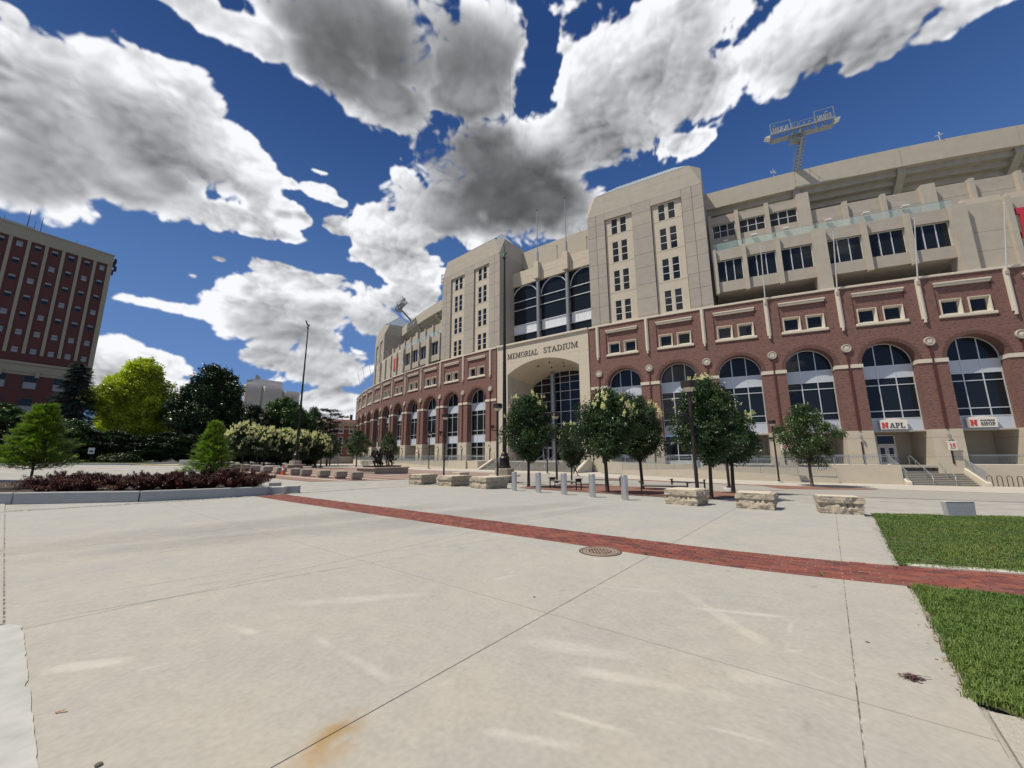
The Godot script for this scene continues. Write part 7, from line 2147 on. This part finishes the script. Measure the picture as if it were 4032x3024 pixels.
func court_trees() -> void:
	var lc := leaf_cluster(201, 12, 0.115, 0.07, 0.16)
	var lm := leaf_mat(Color(0.042, 0.085, 0.026), 1.0)
	M.blossom = leaf_mat(Color(0.95, 0.94, 0.76), 0.6)
	var a := thing("flowering_tree", "round flowering tree just left of the entrance arch with few cream blossoms", "tree", on_ground(0.98, -24.6), 0.0, "cream flowering trees of the tree court")
	var ia := broadleaf(a, 301, 5.7, 1.35, 1.72, 30, 0.62, 80, lc, lm, M.bark, 0.085, 8, 0.45)
	blossoms(a, ia, 14, 5.7, 1.62, 1.25, M.blossom)
	var b := thing("flowering_tree", "flowering tree right of the entrance, behind the fourth bollard, thick with cream blossoms", "tree", on_ground(4.65, -19.93), 0.6, "cream flowering trees of the tree court")
	var ib := broadleaf(b, 302, 5.1, 1.25, 1.62, 30, 0.60, 80, lc, lm, M.bark, 0.095, 9, 0.35)
	blossoms(b, ib, 26, 5.1, 1.55, 1.2, M.blossom)
	var d := dup(a, "flowering_tree", "small flowering tree by the walking person, right of the glass column", on_ground(4.37, -29.9), 2.0); d.scale = Vector3(0.72, 0.80, 0.72)
	d = dup(b, "flowering_tree", "flowering tree behind the bench, between the two busiest crowns", on_ground(7.7, -24.06), 2.6); d.scale = Vector3(1.0, 1.08, 1.0)
	d = dup(a, "flowering_tree", "forked flowering tree standing behind the rough limestone blocks", on_ground(8.07, -16.55), 1.2); d.scale = Vector3(0.86, 0.89, 0.86)
	d = dup(b, "flowering_tree", "rightmost flowering tree, beside a lamp footing", on_ground(11.42, -21.06), 4.1); d.scale = Vector3(0.98, 0.92, 0.98)
	# the oak and young oaks by the building
	var oc := leaf_cluster(202, 10, 0.20, 0.11, 0.26)
	var om := leaf_mat(Color(0.075, 0.125, 0.042), 1.0)
	var o := thing("young_oak", "young oak with open light green crown before the ramp on the right", "tree", on_ground(28.13, -38.14), 0.0)
	broadleaf(o, 303, 8.0, 1.9, 2.75, 30, 0.80, 46, oc, om, M.bark_pale, 0.13, 9, 0.75)
	d = dup(o, "young_oak", "young oak left of the statue at the arcade's far end", on_ground(-32.96, -84.99), 1.0); d.scale = Vector3(1.05, 1.0, 1.05)
	d = dup(o, "young_oak", "thin young oak just behind the bronze statue", on_ground(-20.5, -66.5), 2.2); d.scale = Vector3(0.62, 0.8, 0.62)
	d = dup(o, "young_oak", "young oak before the red brick building beside the notice board", on_ground(-39.2, -86.3), 3.0); d.scale = Vector3(0.95, 0.9, 0.95)

func conifer(o: Node3D, sd: int, h: float, base_r: float, low: float, levels: int, per: int, tuft: ArrayMesh, mat: Material, bark: Material, trunk_r: float, droop: float, size: float, power := 0.9) -> void:
	var r := RandomNumberGenerator.new(); r.seed = sd
	var tk := MB.new(); tk.tube([Vector3(0, -0.1, 0), Vector3(0, h * 0.5, 0), Vector3(0, h * 0.97, 0)], [trunk_r, trunk_r * 0.6, trunk_r * 0.12], 8); part("trunk", tk, bark, o)
	var xf := []; var cl := []
	var bm := MB.new()
	for i in levels:
		var t := (i + r.randf() * 0.6) / levels
		var y := lerpf(low, h * 0.98, t)
		var reach := base_r * pow(1.0 - t, power) * r.randf_range(0.72, 1.12) + 0.06 * base_r
		var a := i * 2.39996 + r.randf_range(-0.3, 0.3)
		var d := Vector3(cos(a), 0, sin(a))
		var e := Vector3(0, y, 0) + d * reach + Vector3(0, -droop * reach, 0)
		bm.tube([Vector3(0, y, 0), e], [trunk_r * 0.2 * (1.0 - t) + 0.01, 0.008], 4)
		var tone := r.randf_range(0.75, 1.25)
		for q in per:
			var k := pow(r.randf(), 0.6)
			var p := Vector3(0, y, 0).lerp(e, k) + Vector3(r.randfn(), r.randfn() * 0.4, r.randfn()) * reach * 0.13
			var tt := tone * r.randf_range(0.8, 1.2)
			xf.append(Transform3D(Basis(Vector3.UP, -a + r.randf_range(-0.6, 0.6)) * Basis(Vector3(0, 0, 1), -droop + r.randf_range(-0.3, 0.3)) * Basis.from_scale(Vector3.ONE * size * r.randf_range(0.7, 1.25)), p))
			cl.append(Color(tt, tt, tt))
	part("branches", bm, bark, o)
	scatter(o, "crown", tuft, mat, xf, cl)

func tuft_mesh(sd: int, n: int, l: float, w: float) -> ArrayMesh:       # a feathery shoot along +x
	var r := RandomNumberGenerator.new(); r.seed = sd
	var mb := MB.new(); mb.tinted = true
	for i in n:
		var x := r.randf() * l
		var d := Vector3(r.randf_range(0.2, 0.9), r.randf_range(-0.5, 0.6), r.randf_range(-1, 1)).normalized() * l * 0.38 * r.randf_range(0.6, 1.1)
		var s := d.cross(Vector3.UP).normalized() * w
		var c := Vector3(x, 0, 0)
		var v := r.randf_range(0.75, 1.3); mb.tint = Color(v, v, v)
		mb.tri(c - s, c + d, c + s)
	return mb.mesh()

func planter_plants() -> void:
	var cm := leaf_mat(Color(0.25, 0.36, 0.045), 1.3)
	var tf := tuft_mesh(211, 34, 0.34, 0.011)
	var c := thing("young_cypress", "feathery bright green young cypress at the left end of the planter", "tree", on_ground(-20.0, -16.8, 0.2), 0.0, "young cypresses in the planter")
	conifer(c, 401, 3.5, 1.2, 0.75, 95, 34, tf, cm, M.bark_pale, 0.05, -0.16, 0.8, 1.05)
	var d := dup(c, "young_cypress", "feathery bright green young cypress at the right end of the planter", on_ground(-13.5, -18.0, 0.2), 2.0); d.scale = Vector3(0.74, 0.86, 0.74)
	# purple shrubs
	var bl := leaf_cluster(212, 16, 0.042, 0.024, 0.055, 0.0)
	var bm := leaf_mat(Color(0.105, 0.036, 0.030), 0.9)
	var pro := []
	for v in 3:
		var s := Node3D.new()
		var r := RandomNumberGenerator.new(); r.seed = 500 + v
		var st := MB.new(); var xf := []; var cl := []
		for i in 52:
			var a := r.randf() * TAU; var reach := r.randf_range(0.25, 0.95); var hh := r.randf_range(0.45, 1.0) * (1.1 - reach * 0.5)
			var dd := Vector3(cos(a), 0, sin(a))
			var p0 := dd * 0.05; var p1 := dd * reach * 0.45 + Vector3.UP * hh * 0.75; var p2 := dd * reach + Vector3.UP * hh * (0.98 if r.randf() < 0.5 else 0.8)
			st.tube([p0, p1, p2], [0.008, 0.006, 0.003], 4, false)
			var tone := r.randf_range(0.6, 1.35)
			var warm := 1.0 if r.randf() > 0.2 else 1.6
			for q in 20:
				var t := 0.2 + 0.8 * q / 19.0
				var p := p0.lerp(p1, t * 2.0) if t < 0.5 else p1.lerp(p2, t * 2.0 - 1.0)
				xf.append(Transform3D(rbasis(r, r.randf_range(0.75, 1.25)), p + Vector3(r.randfn(), r.randfn(), r.randfn()) * 0.018))
				var tt := tone * r.randf_range(0.8, 1.25)
				cl.append(Color(tt * warm, tt * lerpf(1.0, warm, 0.5), tt))
		part("stems", st, M.bark, s)
		scatter(s, "leaves", bl, bm, xf, cl)
		pro.append(s)
	var A := Vector2(-11.35, -18.0); var B := Vector2(-14.1, -15.85); var C := Vector2(-17.2, -14.5); var D := Vector2(-26.0, -11.3)
	var words_ := ["first", "second", "third", "fourth", "fifth", "sixth", "seventh", "eighth", "ninth", "tenth", "eleventh", "twelfth", "thirteenth", "fourteenth", "fifteenth", "sixteenth"]
	var k := 0
	for row in 2:
		var n := 14 if row == 0 else 11
		for i in n:
			var t := (i + 0.3) / n * 3.0
			var p := A.lerp(B, t) if t < 1.0 else (B.lerp(C, t - 1.0) if t < 2.0 else C.lerp(D, t - 2.0))
			p += Vector2(-0.35, -0.75) * (0.4 + row * 1.5) + Vector2(rng.randf_range(-0.15, 0.15), rng.randf_range(-0.15, 0.15))
			var s: Node3D = pro[k % 3] if k < 3 else pro[k % 3].duplicate()
			s.name = numbered("purple_shrub"); add_child(s)
			s.position = on_ground(p.x, p.y, 0.22); s.rotation.y = rng.randf() * TAU
			s.scale = Vector3.ONE * rng.randf_range(0.78, 1.05) * (1.12 if i < 3 else 1.0)
			tag(s, "purple leaved shrub, %s from the planter's right end in the %s row" % [words_[i], "front" if row == 0 else "back"], "shrub", "purple shrubs in the planter")
			k += 1

func pol(az: float, d: float) -> Vector3:
	var a := deg_to_rad(az)
	return on_ground(sin(a) * d, -cos(a) * d)

func far_trees() -> void:
	var big := leaf_cluster(221, 16, 0.42, 0.26, 0.55)
	var lm := leaf_mat(Color(0.50, 0.56, 0.055), 1.0)
	var y := thing("yellow_tree", "tall yellow-green tree standing right of the brick tower block", "tree", pol(-44.0, 86.0))
	broadleaf(y, 601, 16.6, 2.2, 5.3, 56, 1.55, 70, big, lm, M.bark, 0.3, 10, 0.55)
	var dm := leaf_mat(Color(0.032, 0.066, 0.022), 0.9)
	var t := thing("dark_tree", "large dark green tree right of the yellow one", "tree", pol(-37.4, 82.0))
	broadleaf(t, 602, 15.7, 1.0, 5.2, 60, 1.55, 70, big, dm, M.bark, 0.32, 10, 0.35)
	var t2 := dup(t, "dark_tree", "lower dark tree right of the largest dark one", pol(-33.3, 92.0), 1.0); t2.scale = Vector3(0.72, 0.70, 0.72)
	dup(t, "dark_tree", "dark tree filling the gap behind the yellow tree's trunk", pol(-41.3, 98.0), 3.0).scale = Vector3(0.8, 0.62, 0.8)
	dup(t, "dark_tree", "dark tree behind the spruce, below the tower block", pol(-49.5, 92.0), 2.0).scale = Vector3(0.85, 0.52, 0.85)
	var gm := leaf_mat(Color(0.070, 0.130, 0.040), 1.0)
	var g := thing("green_tree", "broad green tree before the grey concrete building", "tree", pol(-30.0, 98.0))
	broadleaf(g, 603, 14.2, 1.5, 6.4, 60, 1.6, 64, big, gm, M.bark, 0.3, 10, 0.45)
	dup(g, "green_tree", "narrow green tree right of the left flagpole", pol(-26.7, 104.0), 2.0).scale = Vector3(0.42, 0.95, 0.42)
	dup(g, "green_tree", "low green tree at the left frame edge below the tower block", pol(-52.6, 66.0), 1.0).scale = Vector3(0.72, 0.42, 0.72)
	dup(g, "green_tree", "low green tree right of the left cypress beside the spruce", pol(-48.6, 72.0), 4.0).scale = Vector3(0.5, 0.36, 0.5)
	dup(g, "green_tree", "green tree beyond the left frame edge", pol(-60.0, 75.0), 2.5).scale = Vector3(0.9, 0.7, 0.9)
	# understorey
	var us := [[-53.0, 62, 0.6, 0.26, "dark bush at the left frame edge behind the car"], [-50.6, 66, 0.6, 0.24, "dark bush behind the left cypress"], [-48.9, 70, 0.55, 0.22, "dark bush left of the spruce trunk"], [-46.6, 72, 0.5, 0.26, "dark bush at the foot of the spruce"], [-44.9, 74, 0.55, 0.28, "dark bush under the yellow tree"], [-43.0, 74, 0.55, 0.24, "dark bush right of the yellow tree's trunk"], [-41.2, 74, 0.55, 0.28, "dark bush left of the large dark tree's trunk"], [-39.3, 74, 0.5, 0.27, "dark bush before the large dark tree's left half"], [-37.6, 74, 0.55, 0.28, "dark bush before the large dark tree's right half"], [-35.8, 76, 0.55, 0.30, "dark bush at the right foot of the large dark tree"], [-34.0, 80, 0.6, 0.34, "dark bush left of the flowering row"], [-32.2, 84, 0.6, 0.36, "dark bush behind the left flowering trees"], [-30.4, 86, 0.6, 0.36, "dark bush behind the middle flowering tree"], [-28.6, 88, 0.6, 0.34, "dark bush behind the left flagpole"], [-27.0, 92, 0.55, 0.3, "dark bush right of the left flagpole"]]
	for u in us: dup(t, "dark_bush", u[4], pol(u[0], u[1]) - Vector3(0, 0.4, 0), u[0]).scale = Vector3(u[2], u[3], u[2])
	# blue spruce
	var sm := leaf_mat(Color(0.085, 0.125, 0.115), 0.5)
	var sp := thing("blue_spruce", "blue-grey spruce at the right corner of the brick tower block", "tree", pol(-48.3, 80.0))
	conifer(sp, 604, 13.6, 3.4, 0.8, 120, 26, tuft_mesh(222, 26, 0.8, 0.05), sm, M.bark, 0.22, 0.28, 1.0, 0.85)
	# flat-topped pine
	var pm := leaf_mat(Color(0.030, 0.055, 0.026), 0.5)
	var p := thing("pine_tree", "dark pine with flat layered branches before the brick building", "tree", pol(-24.8, 108.0))
	var r := RandomNumberGenerator.new(); r.seed = 605
	var tk := MB.new(); tk.tube([Vector3(0, 0, 0), Vector3(0.2, 7, 0), Vector3(0, 13.2, 0)], [0.25, 0.18, 0.06], 8); part("trunk", tk, M.bark, p)
	var xf := []; var cl := []; var br := MB.new()
	for i in 26:
		var yy := lerpf(2.5, 13.4, i / 25.0); var a := i * 2.4; var reach := (4.6 if i > 17 else 3.4) * r.randf_range(0.55, 1.0)
		var e := Vector3(cos(a) * reach, yy + 0.2, sin(a) * reach)
		br.tube([Vector3(0, yy - 0.5, 0), e], [0.07, 0.02], 4)
		for q in 80:
			var c := e * Vector3(0.65, 1, 0.65) + Vector3(r.randfn() * reach * 0.25, r.randfn() * 0.16, r.randfn() * reach * 0.25)
			xf.append(Transform3D(Basis(Vector3.UP, r.randf() * TAU), c)); var v := r.randf_range(0.7, 1.25); cl.append(Color(v, v, v))
	part("branches", br, M.bark, p)
	scatter(p, "crown", tuft_mesh(223, 26, 0.7, 0.05), pm, xf, cl)
	# tree lilacs in bloom by the left flagpole
	var lc := leaf_cluster(224, 14, 0.24, 0.15, 0.30)
	var lk := leaf_mat(Color(0.030, 0.060, 0.020), 0.8)
	var l := thing("lilac_tree", "leftmost cream flowering tree behind the concrete cubes", "tree", on_ground(-38.6, -57.5), 0.0, "cream flowering trees by the left flagpole")
	var il := broadleaf(l, 606, 5.9, 1.3, 2.3, 28, 0.85, 50, lc, lk, M.bark, 0.11, 8, 0.2)
	blossoms(l, il, 110, 5.9, 2.25, 2.1, M.blossom, 0.5)
	for q in [[-36.2, -58.6, 1.0, "second cream flowering tree from the left, before a lamp post"], [-34.6, -60.2, 2.0, "middle cream flowering tree behind the orange cone"], [-33.0, -62.2, 3.0, "cream flowering tree directly behind the left flagpole"], [-31.4, -64.2, 4.0, "rightmost cream flowering tree, right of the left flagpole"]]:
		dup(l, "lilac_tree", q[3], on_ground(q[0], q[1]), q[2]).scale = Vector3(0.92, 0.93, 0.92)
	# clipped bed on the verge
	var hd := thing("low_hedge", "long low green hedge on the verge behind the parking sign", "hedge", Vector3.ZERO)
	xf = []; cl = []
	for i in 1500:
		var along := r.randf(); var w := r.randfn() * 1.1
		var c := Vector2(-57.5, -50.5).lerp(Vector2(-45.5, -48.0), along) + Vector2(-0.4, 0.9) * w * 0.5
		xf.append(Transform3D(rbasis(r, r.randf_range(0.8, 1.2)), on_ground(c.x, c.y, r.randf_range(0.1, 0.95) * (1.0 - absf(w) * 0.18)))); var v := r.randf_range(0.8, 1.2); cl.append(Color(v, v, v))
	scatter(hd, "hedge_leaves", lc, leaf_mat(Color(0.050, 0.080, 0.022), 0.8), xf, cl)
	var hs := MB.new()
	for i in 30:
		var c := Vector2(-57.5, -50.5).lerp(Vector2(-45.5, -48.0), (i + 0.5) / 30.0); var g0 := on_ground(c.x, c.y)
		hs.tube([g0, g0 + Vector3(0.1, 0.7, 0.05)], [0.03, 0.015], 4)
	part("hedge_stems", hs, M.bark, hd)

# ------------------------------------------------------------------ buildings behind
func tower_block() -> void:
	var o := thing("tower_block", "dark red brick tower block with cream ribs at the left edge", "building", Vector3(-104, 0, -100), 1.0543)
	var brick := noisy(Color(0.085, 0.030, 0.028), 0.16, 3.0, 0.9, 120)
	var cream := noisy(Color(0.27, 0.25, 0.19), 0.10, 6.0, 0.85, 121)
	var L := -44.0; var Rr := -3.55
	var w := MB.new(); w.span(Vector3(L, -0.5, -16.0), Vector3(Rr - 0.02, 51.7, -0.05)); part("brick_wall", w, brick, o)
	var tb := MB.new(); tb.span(Vector3(L, 51.75, -16.1), Vector3(Rr, 54.4, 0.22)); part("top_band", tb, cream, o)
	var cp := MB.new(); cp.span(Vector3(L, 54.42, -16.2), Vector3(Rr + 0.08, 54.75, 0.32)); part("parapet_cap", cp, cream, o)
	var pen := MB.new(); pen.span(Vector3(L, 54.4, -12.0), Vector3(-17.0, 56.4, -3.0)); pen.span(Vector3(-12.0, 54.7, -9.0), Vector3(-8.0, 55.6, -3.0)); part("roof_house", pen, M.galvanised, o)
	var cn := MB.new(); cn.span(Vector3(Rr - 0.9, 23.5, -0.8), Vector3(Rr, 51.74, 0.2)); part("corner_rib", cn, cream, o)
	var belt := MB.new(); belt.span(Vector3(L, 21.0, -0.2), Vector3(Rr + 0.05, 22.7, 0.25)); belt.span(Vector3(L, 22.72, -0.2), Vector3(Rr + 0.25, 23.3, 0.5)); belt.span(Vector3(L, 20.4, -0.1), Vector3(Rr, 20.98, 0.12)); part("stone_belt", belt, cream, o)
	for i in 14:
		var x := -6.75 - 2.74 * i
		var rb := MB.new(); rb.span(Vector3(x - 0.28, 25.2, -0.1), Vector3(x + 0.28, 51.74, 0.14)); part("rib", rb, cream, o)
		var bk := MB.new(); bk.cbox(Vector3(x, 20.6, 0.3), Vector3(0.7, 1.3, 0.6), 0.06)
		if i % 2 == 0: part("bracket", bk, cream, o)
	var fm := flat(Color(0.05, 0.045, 0.045), 0.6); var blind := noisy(Color(0.22, 0.24, 0.26), 0.15, 4.0, 0.6, 122)
	var fr := MB.new()
	for s in [-0.52, 0.52]: fr.span(Vector3(s - 0.04, -0.65, -0.06), Vector3(s + 0.04, 0.65, 0.03))
	for s in [-0.65, 0.15, 0.65]: fr.span(Vector3(-0.52, s - 0.035, -0.058), Vector3(0.52, s + 0.035, 0.026))
	var fmesh := fr.mesh()
	var pm := MB.new(); pm.span(Vector3(-0.48, -0.62, -0.04), Vector3(0.48, 0.12, -0.02)); var pmesh := pm.mesh()
	var bm := MB.new(); bm.span(Vector3(-0.48, 0.18, -0.04), Vector3(0.48, 0.62, -0.02)); var bmesh := bm.mesh()
	for c in 13:
		for r in 7:
			var f := put("window", fmesh, fm, o, Transform3D(Basis(), Vector3(-5.36 - 2.74 * c, 50.45 - 4.08 * r, 0.0)))
			put("pane", pmesh, blind if (c * 3 + r * 5) % 7 < 2 or r > 4 else M.glass, f)
			put("blind", bmesh, blind, f)
	var lf := MB.new()
	for s in [-1.05, 1.05]: lf.span(Vector3(s - 0.07, -1.6, -0.06), Vector3(s + 0.07, 1.6, 0.06))
	for s in [-1.6, 0.0, 1.6]: lf.span(Vector3(-1.05, s - 0.07, -0.056), Vector3(1.05, s + 0.07, 0.055))
	var lmesh := lf.mesh()
	var lp := MB.new(); lp.span(Vector3(-0.98, -1.53, -0.04), Vector3(0.98, -0.07, -0.02)); var lpm := lp.mesh()
	var lq := MB.new(); lq.span(Vector3(-0.98, 0.07, -0.04), Vector3(0.98, 1.53, -0.02)); var lqm := lq.mesh()
	for c in 8:
		for r in 4:
			var f := put("lower_window", lmesh, fm, o, Transform3D(Basis(), Vector3(-8.5 - 4.55 * c, 18.9 - 5.4 * r, 0.0)))
			put("pane", lpm, blind, f); put("pane", lqm, M.glass, f)
	var an := MB.new()
	for a in [[-18.1, 4.7, 0.09], [-16.0, 3.8, 0.07], [-17.0, 2.4, 0.06], [-21.6, 1.4, 0.06], [-9.8, 1.0, 0.05]]:
		an.tube([Vector3(a[0], 54.6, -4.0), Vector3(a[0], 54.8 + a[1] + 1.5, -4.0)], [a[2], a[2] * 0.6], 6)
	part("antenna", an, M.black_metal, o)
	var dish := MB.new()
	for a in [[0.5, 52.6], [0.9, 51.6], [0.4, 50.4], [0.7, 53.6]]: dish.cbox(Vector3(Rr + a[0], a[1], -1.2), Vector3(0.5, 1.5, 0.5), 0.06)
	dish.span(Vector3(Rr - 0.1, 51.0, -1.3), Vector3(Rr + 0.9, 51.12, -1.1)); dish.span(Vector3(Rr - 0.1, 53.0, -1.3), Vector3(Rr + 0.9, 53.12, -1.1)); part("cell_antennas", dish, M.black_metal, o)

func grey_building() -> void:
	var p := pol(-31.7, 200.0); p.y = 0
	var o := thing("concrete_building", "pale grey ribbed concrete building with a sloping penthouse behind the trees", "building", p, 0.553)
	var cm := noisy(Color(0.46, 0.44, 0.40), 0.10, 9.0, 0.9, 130)
	var fcap := noisy(Color(0.56, 0.54, 0.50), 0.05, 9.0, 0.9, 131)
	for b in [[-10.5, -3.6, 31.4], [-3.5, 4.2, 31.2], [4.3, 10.9, 29.6]]:
		var bev := 0.9
		var m := MB.new()
		m.prism(PackedVector2Array([Vector2(b[0], 0), Vector2(b[0] + bev, 1.2), Vector2(b[1] - bev, 1.2), Vector2(b[1], 0), Vector2(b[1], -22), Vector2(b[0], -22)]), 0.0, b[2], Transform3D(Basis(Vector3(1, 0, 0), Vector3(0, 0, 1), Vector3(0, 1, 0)), Vector3.ZERO)); part("concrete_volume", m, cm, o)
		var n := int((b[1] - b[0] - 2 * bev) / 0.45)
		var rb := MB.new()
		for i in n: rb.span(Vector3(b[0] + bev + 0.2 + i * 0.45, 5.0, 1.19), Vector3(b[0] + bev + 0.42 + i * 0.45, b[2] - 1.0, 1.32))
		part("ribs", rb, cm, o)
		var c := MB.new(); c.prism(PackedVector2Array([Vector2(b[0] - 0.02, -0.3), Vector2(b[0] + bev, 1.45), Vector2(b[1] - bev, 1.45), Vector2(b[1] + 0.02, -0.3), Vector2(b[1] + 0.02, -22), Vector2(b[0] - 0.02, -22)]), b[2] + 0.01, b[2] + 1.1, Transform3D(Basis(Vector3(1, 0, 0), Vector3(0, 0, 1), Vector3(0, 1, 0)), Vector3.ZERO)); part("parapet_cap", c, fcap, o)
	var ph := MB.new(); ph.prism(PackedVector2Array([Vector2(-11.0, 32.5), Vector2(4.0, 32.2), Vector2(3.4, 35.0), Vector2(-5.2, 35.4)]), -20.0, -0.8, Transform3D.IDENTITY); part("penthouse", ph, fcap, o)
	for q in [[-8.0, 36.5], [-6.4, 38.5], [-9.4, 36.0], [-5.6, 37.8]]:
		var s := MB.new(); s.lathe([Vector2(0.7, 32.0), Vector2(0.7, q[1])], 14, Vector3(q[0], 0, -9.0), true); s.lathe([Vector2(0.7, q[1]), Vector2(0.0, q[1])], 14, Vector3(q[0], 0, -9.0)); part("exhaust_stack", s, M.galvanised, o)

func brick_building() -> void:
	var p := pol(-23.0, 142.0); p.y = -0.2
	var o := thing("brick_building", "three storey red brick building with a cream cornice left of the arcade", "building", p, 0.40)
	var bm := noisy(Color(0.20, 0.070, 0.048), 0.12, 3.0, 0.9, 140)
	var x0 := -12.0; var x1 := 16.0
	var w := MB.new(); w.span(Vector3(x0, 0, -16), Vector3(x1, 13.4, 0)); part("brick_wall", w, bm, o)
	var c := MB.new()
	c.span(Vector3(x0 - 0.2, 12.2, -0.1), Vector3(x1, 12.7, 0.35)); c.span(Vector3(x0 - 0.4, 12.72, -0.1), Vector3(x1, 13.2, 0.7)); c.span(Vector3(x0 - 0.1, 11.0, -0.1), Vector3(x1, 11.4, 0.2)); c.span(Vector3(x0, 0, -0.1), Vector3(x1, 2.2, 0.15))
	for i in 40: c.span(Vector3(x0 + 0.3 + i * 0.7, 11.9, 0.0), Vector3(x0 + 0.6 + i * 0.7, 12.18, 0.3))
	part("cornice", c, noisy(Color(0.46, 0.38, 0.27), 0.08, 4.0, 0.85, 141), o)
	var r := MB.new(); r.prism(PackedVector2Array([Vector2(-16.3, 13.22), Vector2(0.5, 13.22), Vector2(-3.0, 14.5), Vector2(-13.0, 14.5)]), x0 - 0.3, x1, Transform3D(Basis(Vector3(0, 0, 1), Vector3(0, 1, 0), Vector3(1, 0, 0)), Vector3.ZERO)); part("roof", r, flat(Color(0.10, 0.035, 0.03), 0.8), o)
	for x in [2.0, 4.2]:
		var ch := MB.new(); ch.span(Vector3(x - 0.45, 14.0, -8.0), Vector3(x + 0.45, 16.6, -7.1)); part("chimney", ch, bm, o)
	for i in 9:
		for k in 3:
			var f := MB.new()
			var cx := x0 + 1.8 + i * 3.1; var cy := 4.2 + k * 3.3
			for s in [-0.6, 0.6]: f.span(Vector3(cx + s - 0.08, cy - 1.0, -0.1), Vector3(cx + s + 0.08, cy + 1.0, 0.05))
			for s in [-1.0, 0.0, 1.0]: f.span(Vector3(cx - 0.6, cy + s - 0.07, -0.096), Vector3(cx + 0.6, cy + s + 0.07, 0.045))
			f.span(Vector3(cx - 0.8, cy - 1.25, -0.05), Vector3(cx + 0.8, cy - 1.08, 0.18))
			var n := part("window", f, M.white_paint, o)
			for s in [-1.0, 1.0]:
				var g := MB.new(); g.span(Vector3(cx - 0.52, cy + s * 0.5 - 0.43, 0.0), Vector3(cx + 0.52, cy + s * 0.5 + 0.43, 0.02)); part("pane", g, M.glass, n)

# ------------------------------------------------------------------ the scene
func _ready() -> void:
	rng.seed = 7
	# camera
	var cam := Camera3D.new(); cam.name = "camera"
	cam.fov = 88.49; cam.near = 0.05; cam.far = 4000.0
	var cp := cos(0.1831); var sp := sin(0.1831); var cr := cos(-0.0041); var sr := sin(-0.0041)
	var ax := Vector3(cr, sr * cp, sr * sp); var ay := Vector3(-sr, cr * cp, cr * sp); var az := Vector3(0, -sp, cp)
	add_child(cam)
	cam.transform = Transform3D(Basis(ax, ay, az), Vector3(0, 1.6, 0))
	cam.current = true
	# sky
	var we := WorldEnvironment.new(); we.name = "world_environment"
	var env := Environment.new()
	env.background_mode = Environment.BG_SKY
	var pan := PanoramaSkyMaterial.new()
	pan.panorama = ImageTexture.create_from_image(sky_image())
	pan.energy_multiplier = 1.0
	var sky := Sky.new(); sky.sky_material = pan
	env.sky = sky
	env.tonemap_mode = Environment.TONE_MAPPER_LINEAR
	env.tonemap_exposure = 1.0
	env.sdfgi_enabled = true; env.ssao_enabled = true; env.ssil_enabled = true
	we.environment = env
	add_child(we)
	# sun: high, from the left and a little behind
	var sun := DirectionalLight3D.new(); sun.name = "sun"
	sun.light_energy = 1.45; sun.light_color = Color(1.0, 0.965, 0.90); sun.light_angular_distance = 0.53
	sun.shadow_enabled = true
	add_child(sun)
	var el := deg_to_rad(60.0)
	var to_sun := Vector3(-0.961 * cos(el), sin(el), 0.276 * cos(el))
	sun.look_at_from_position(to_sun * 100.0, Vector3.ZERO, Vector3.UP)
	materials()
	ground()
	stadium()
	tower_block(); grey_building(); brick_building()
	statue()
	walker()
	stone_blocks(); bollards(); cast_cubes(); benches(); lamps(); flagpoles(); facade_poles(); floodlights(); anemometers(); building_signs(); bike_racks(); street_bits()
	court_trees()
	planter_plants()
	far_trees()
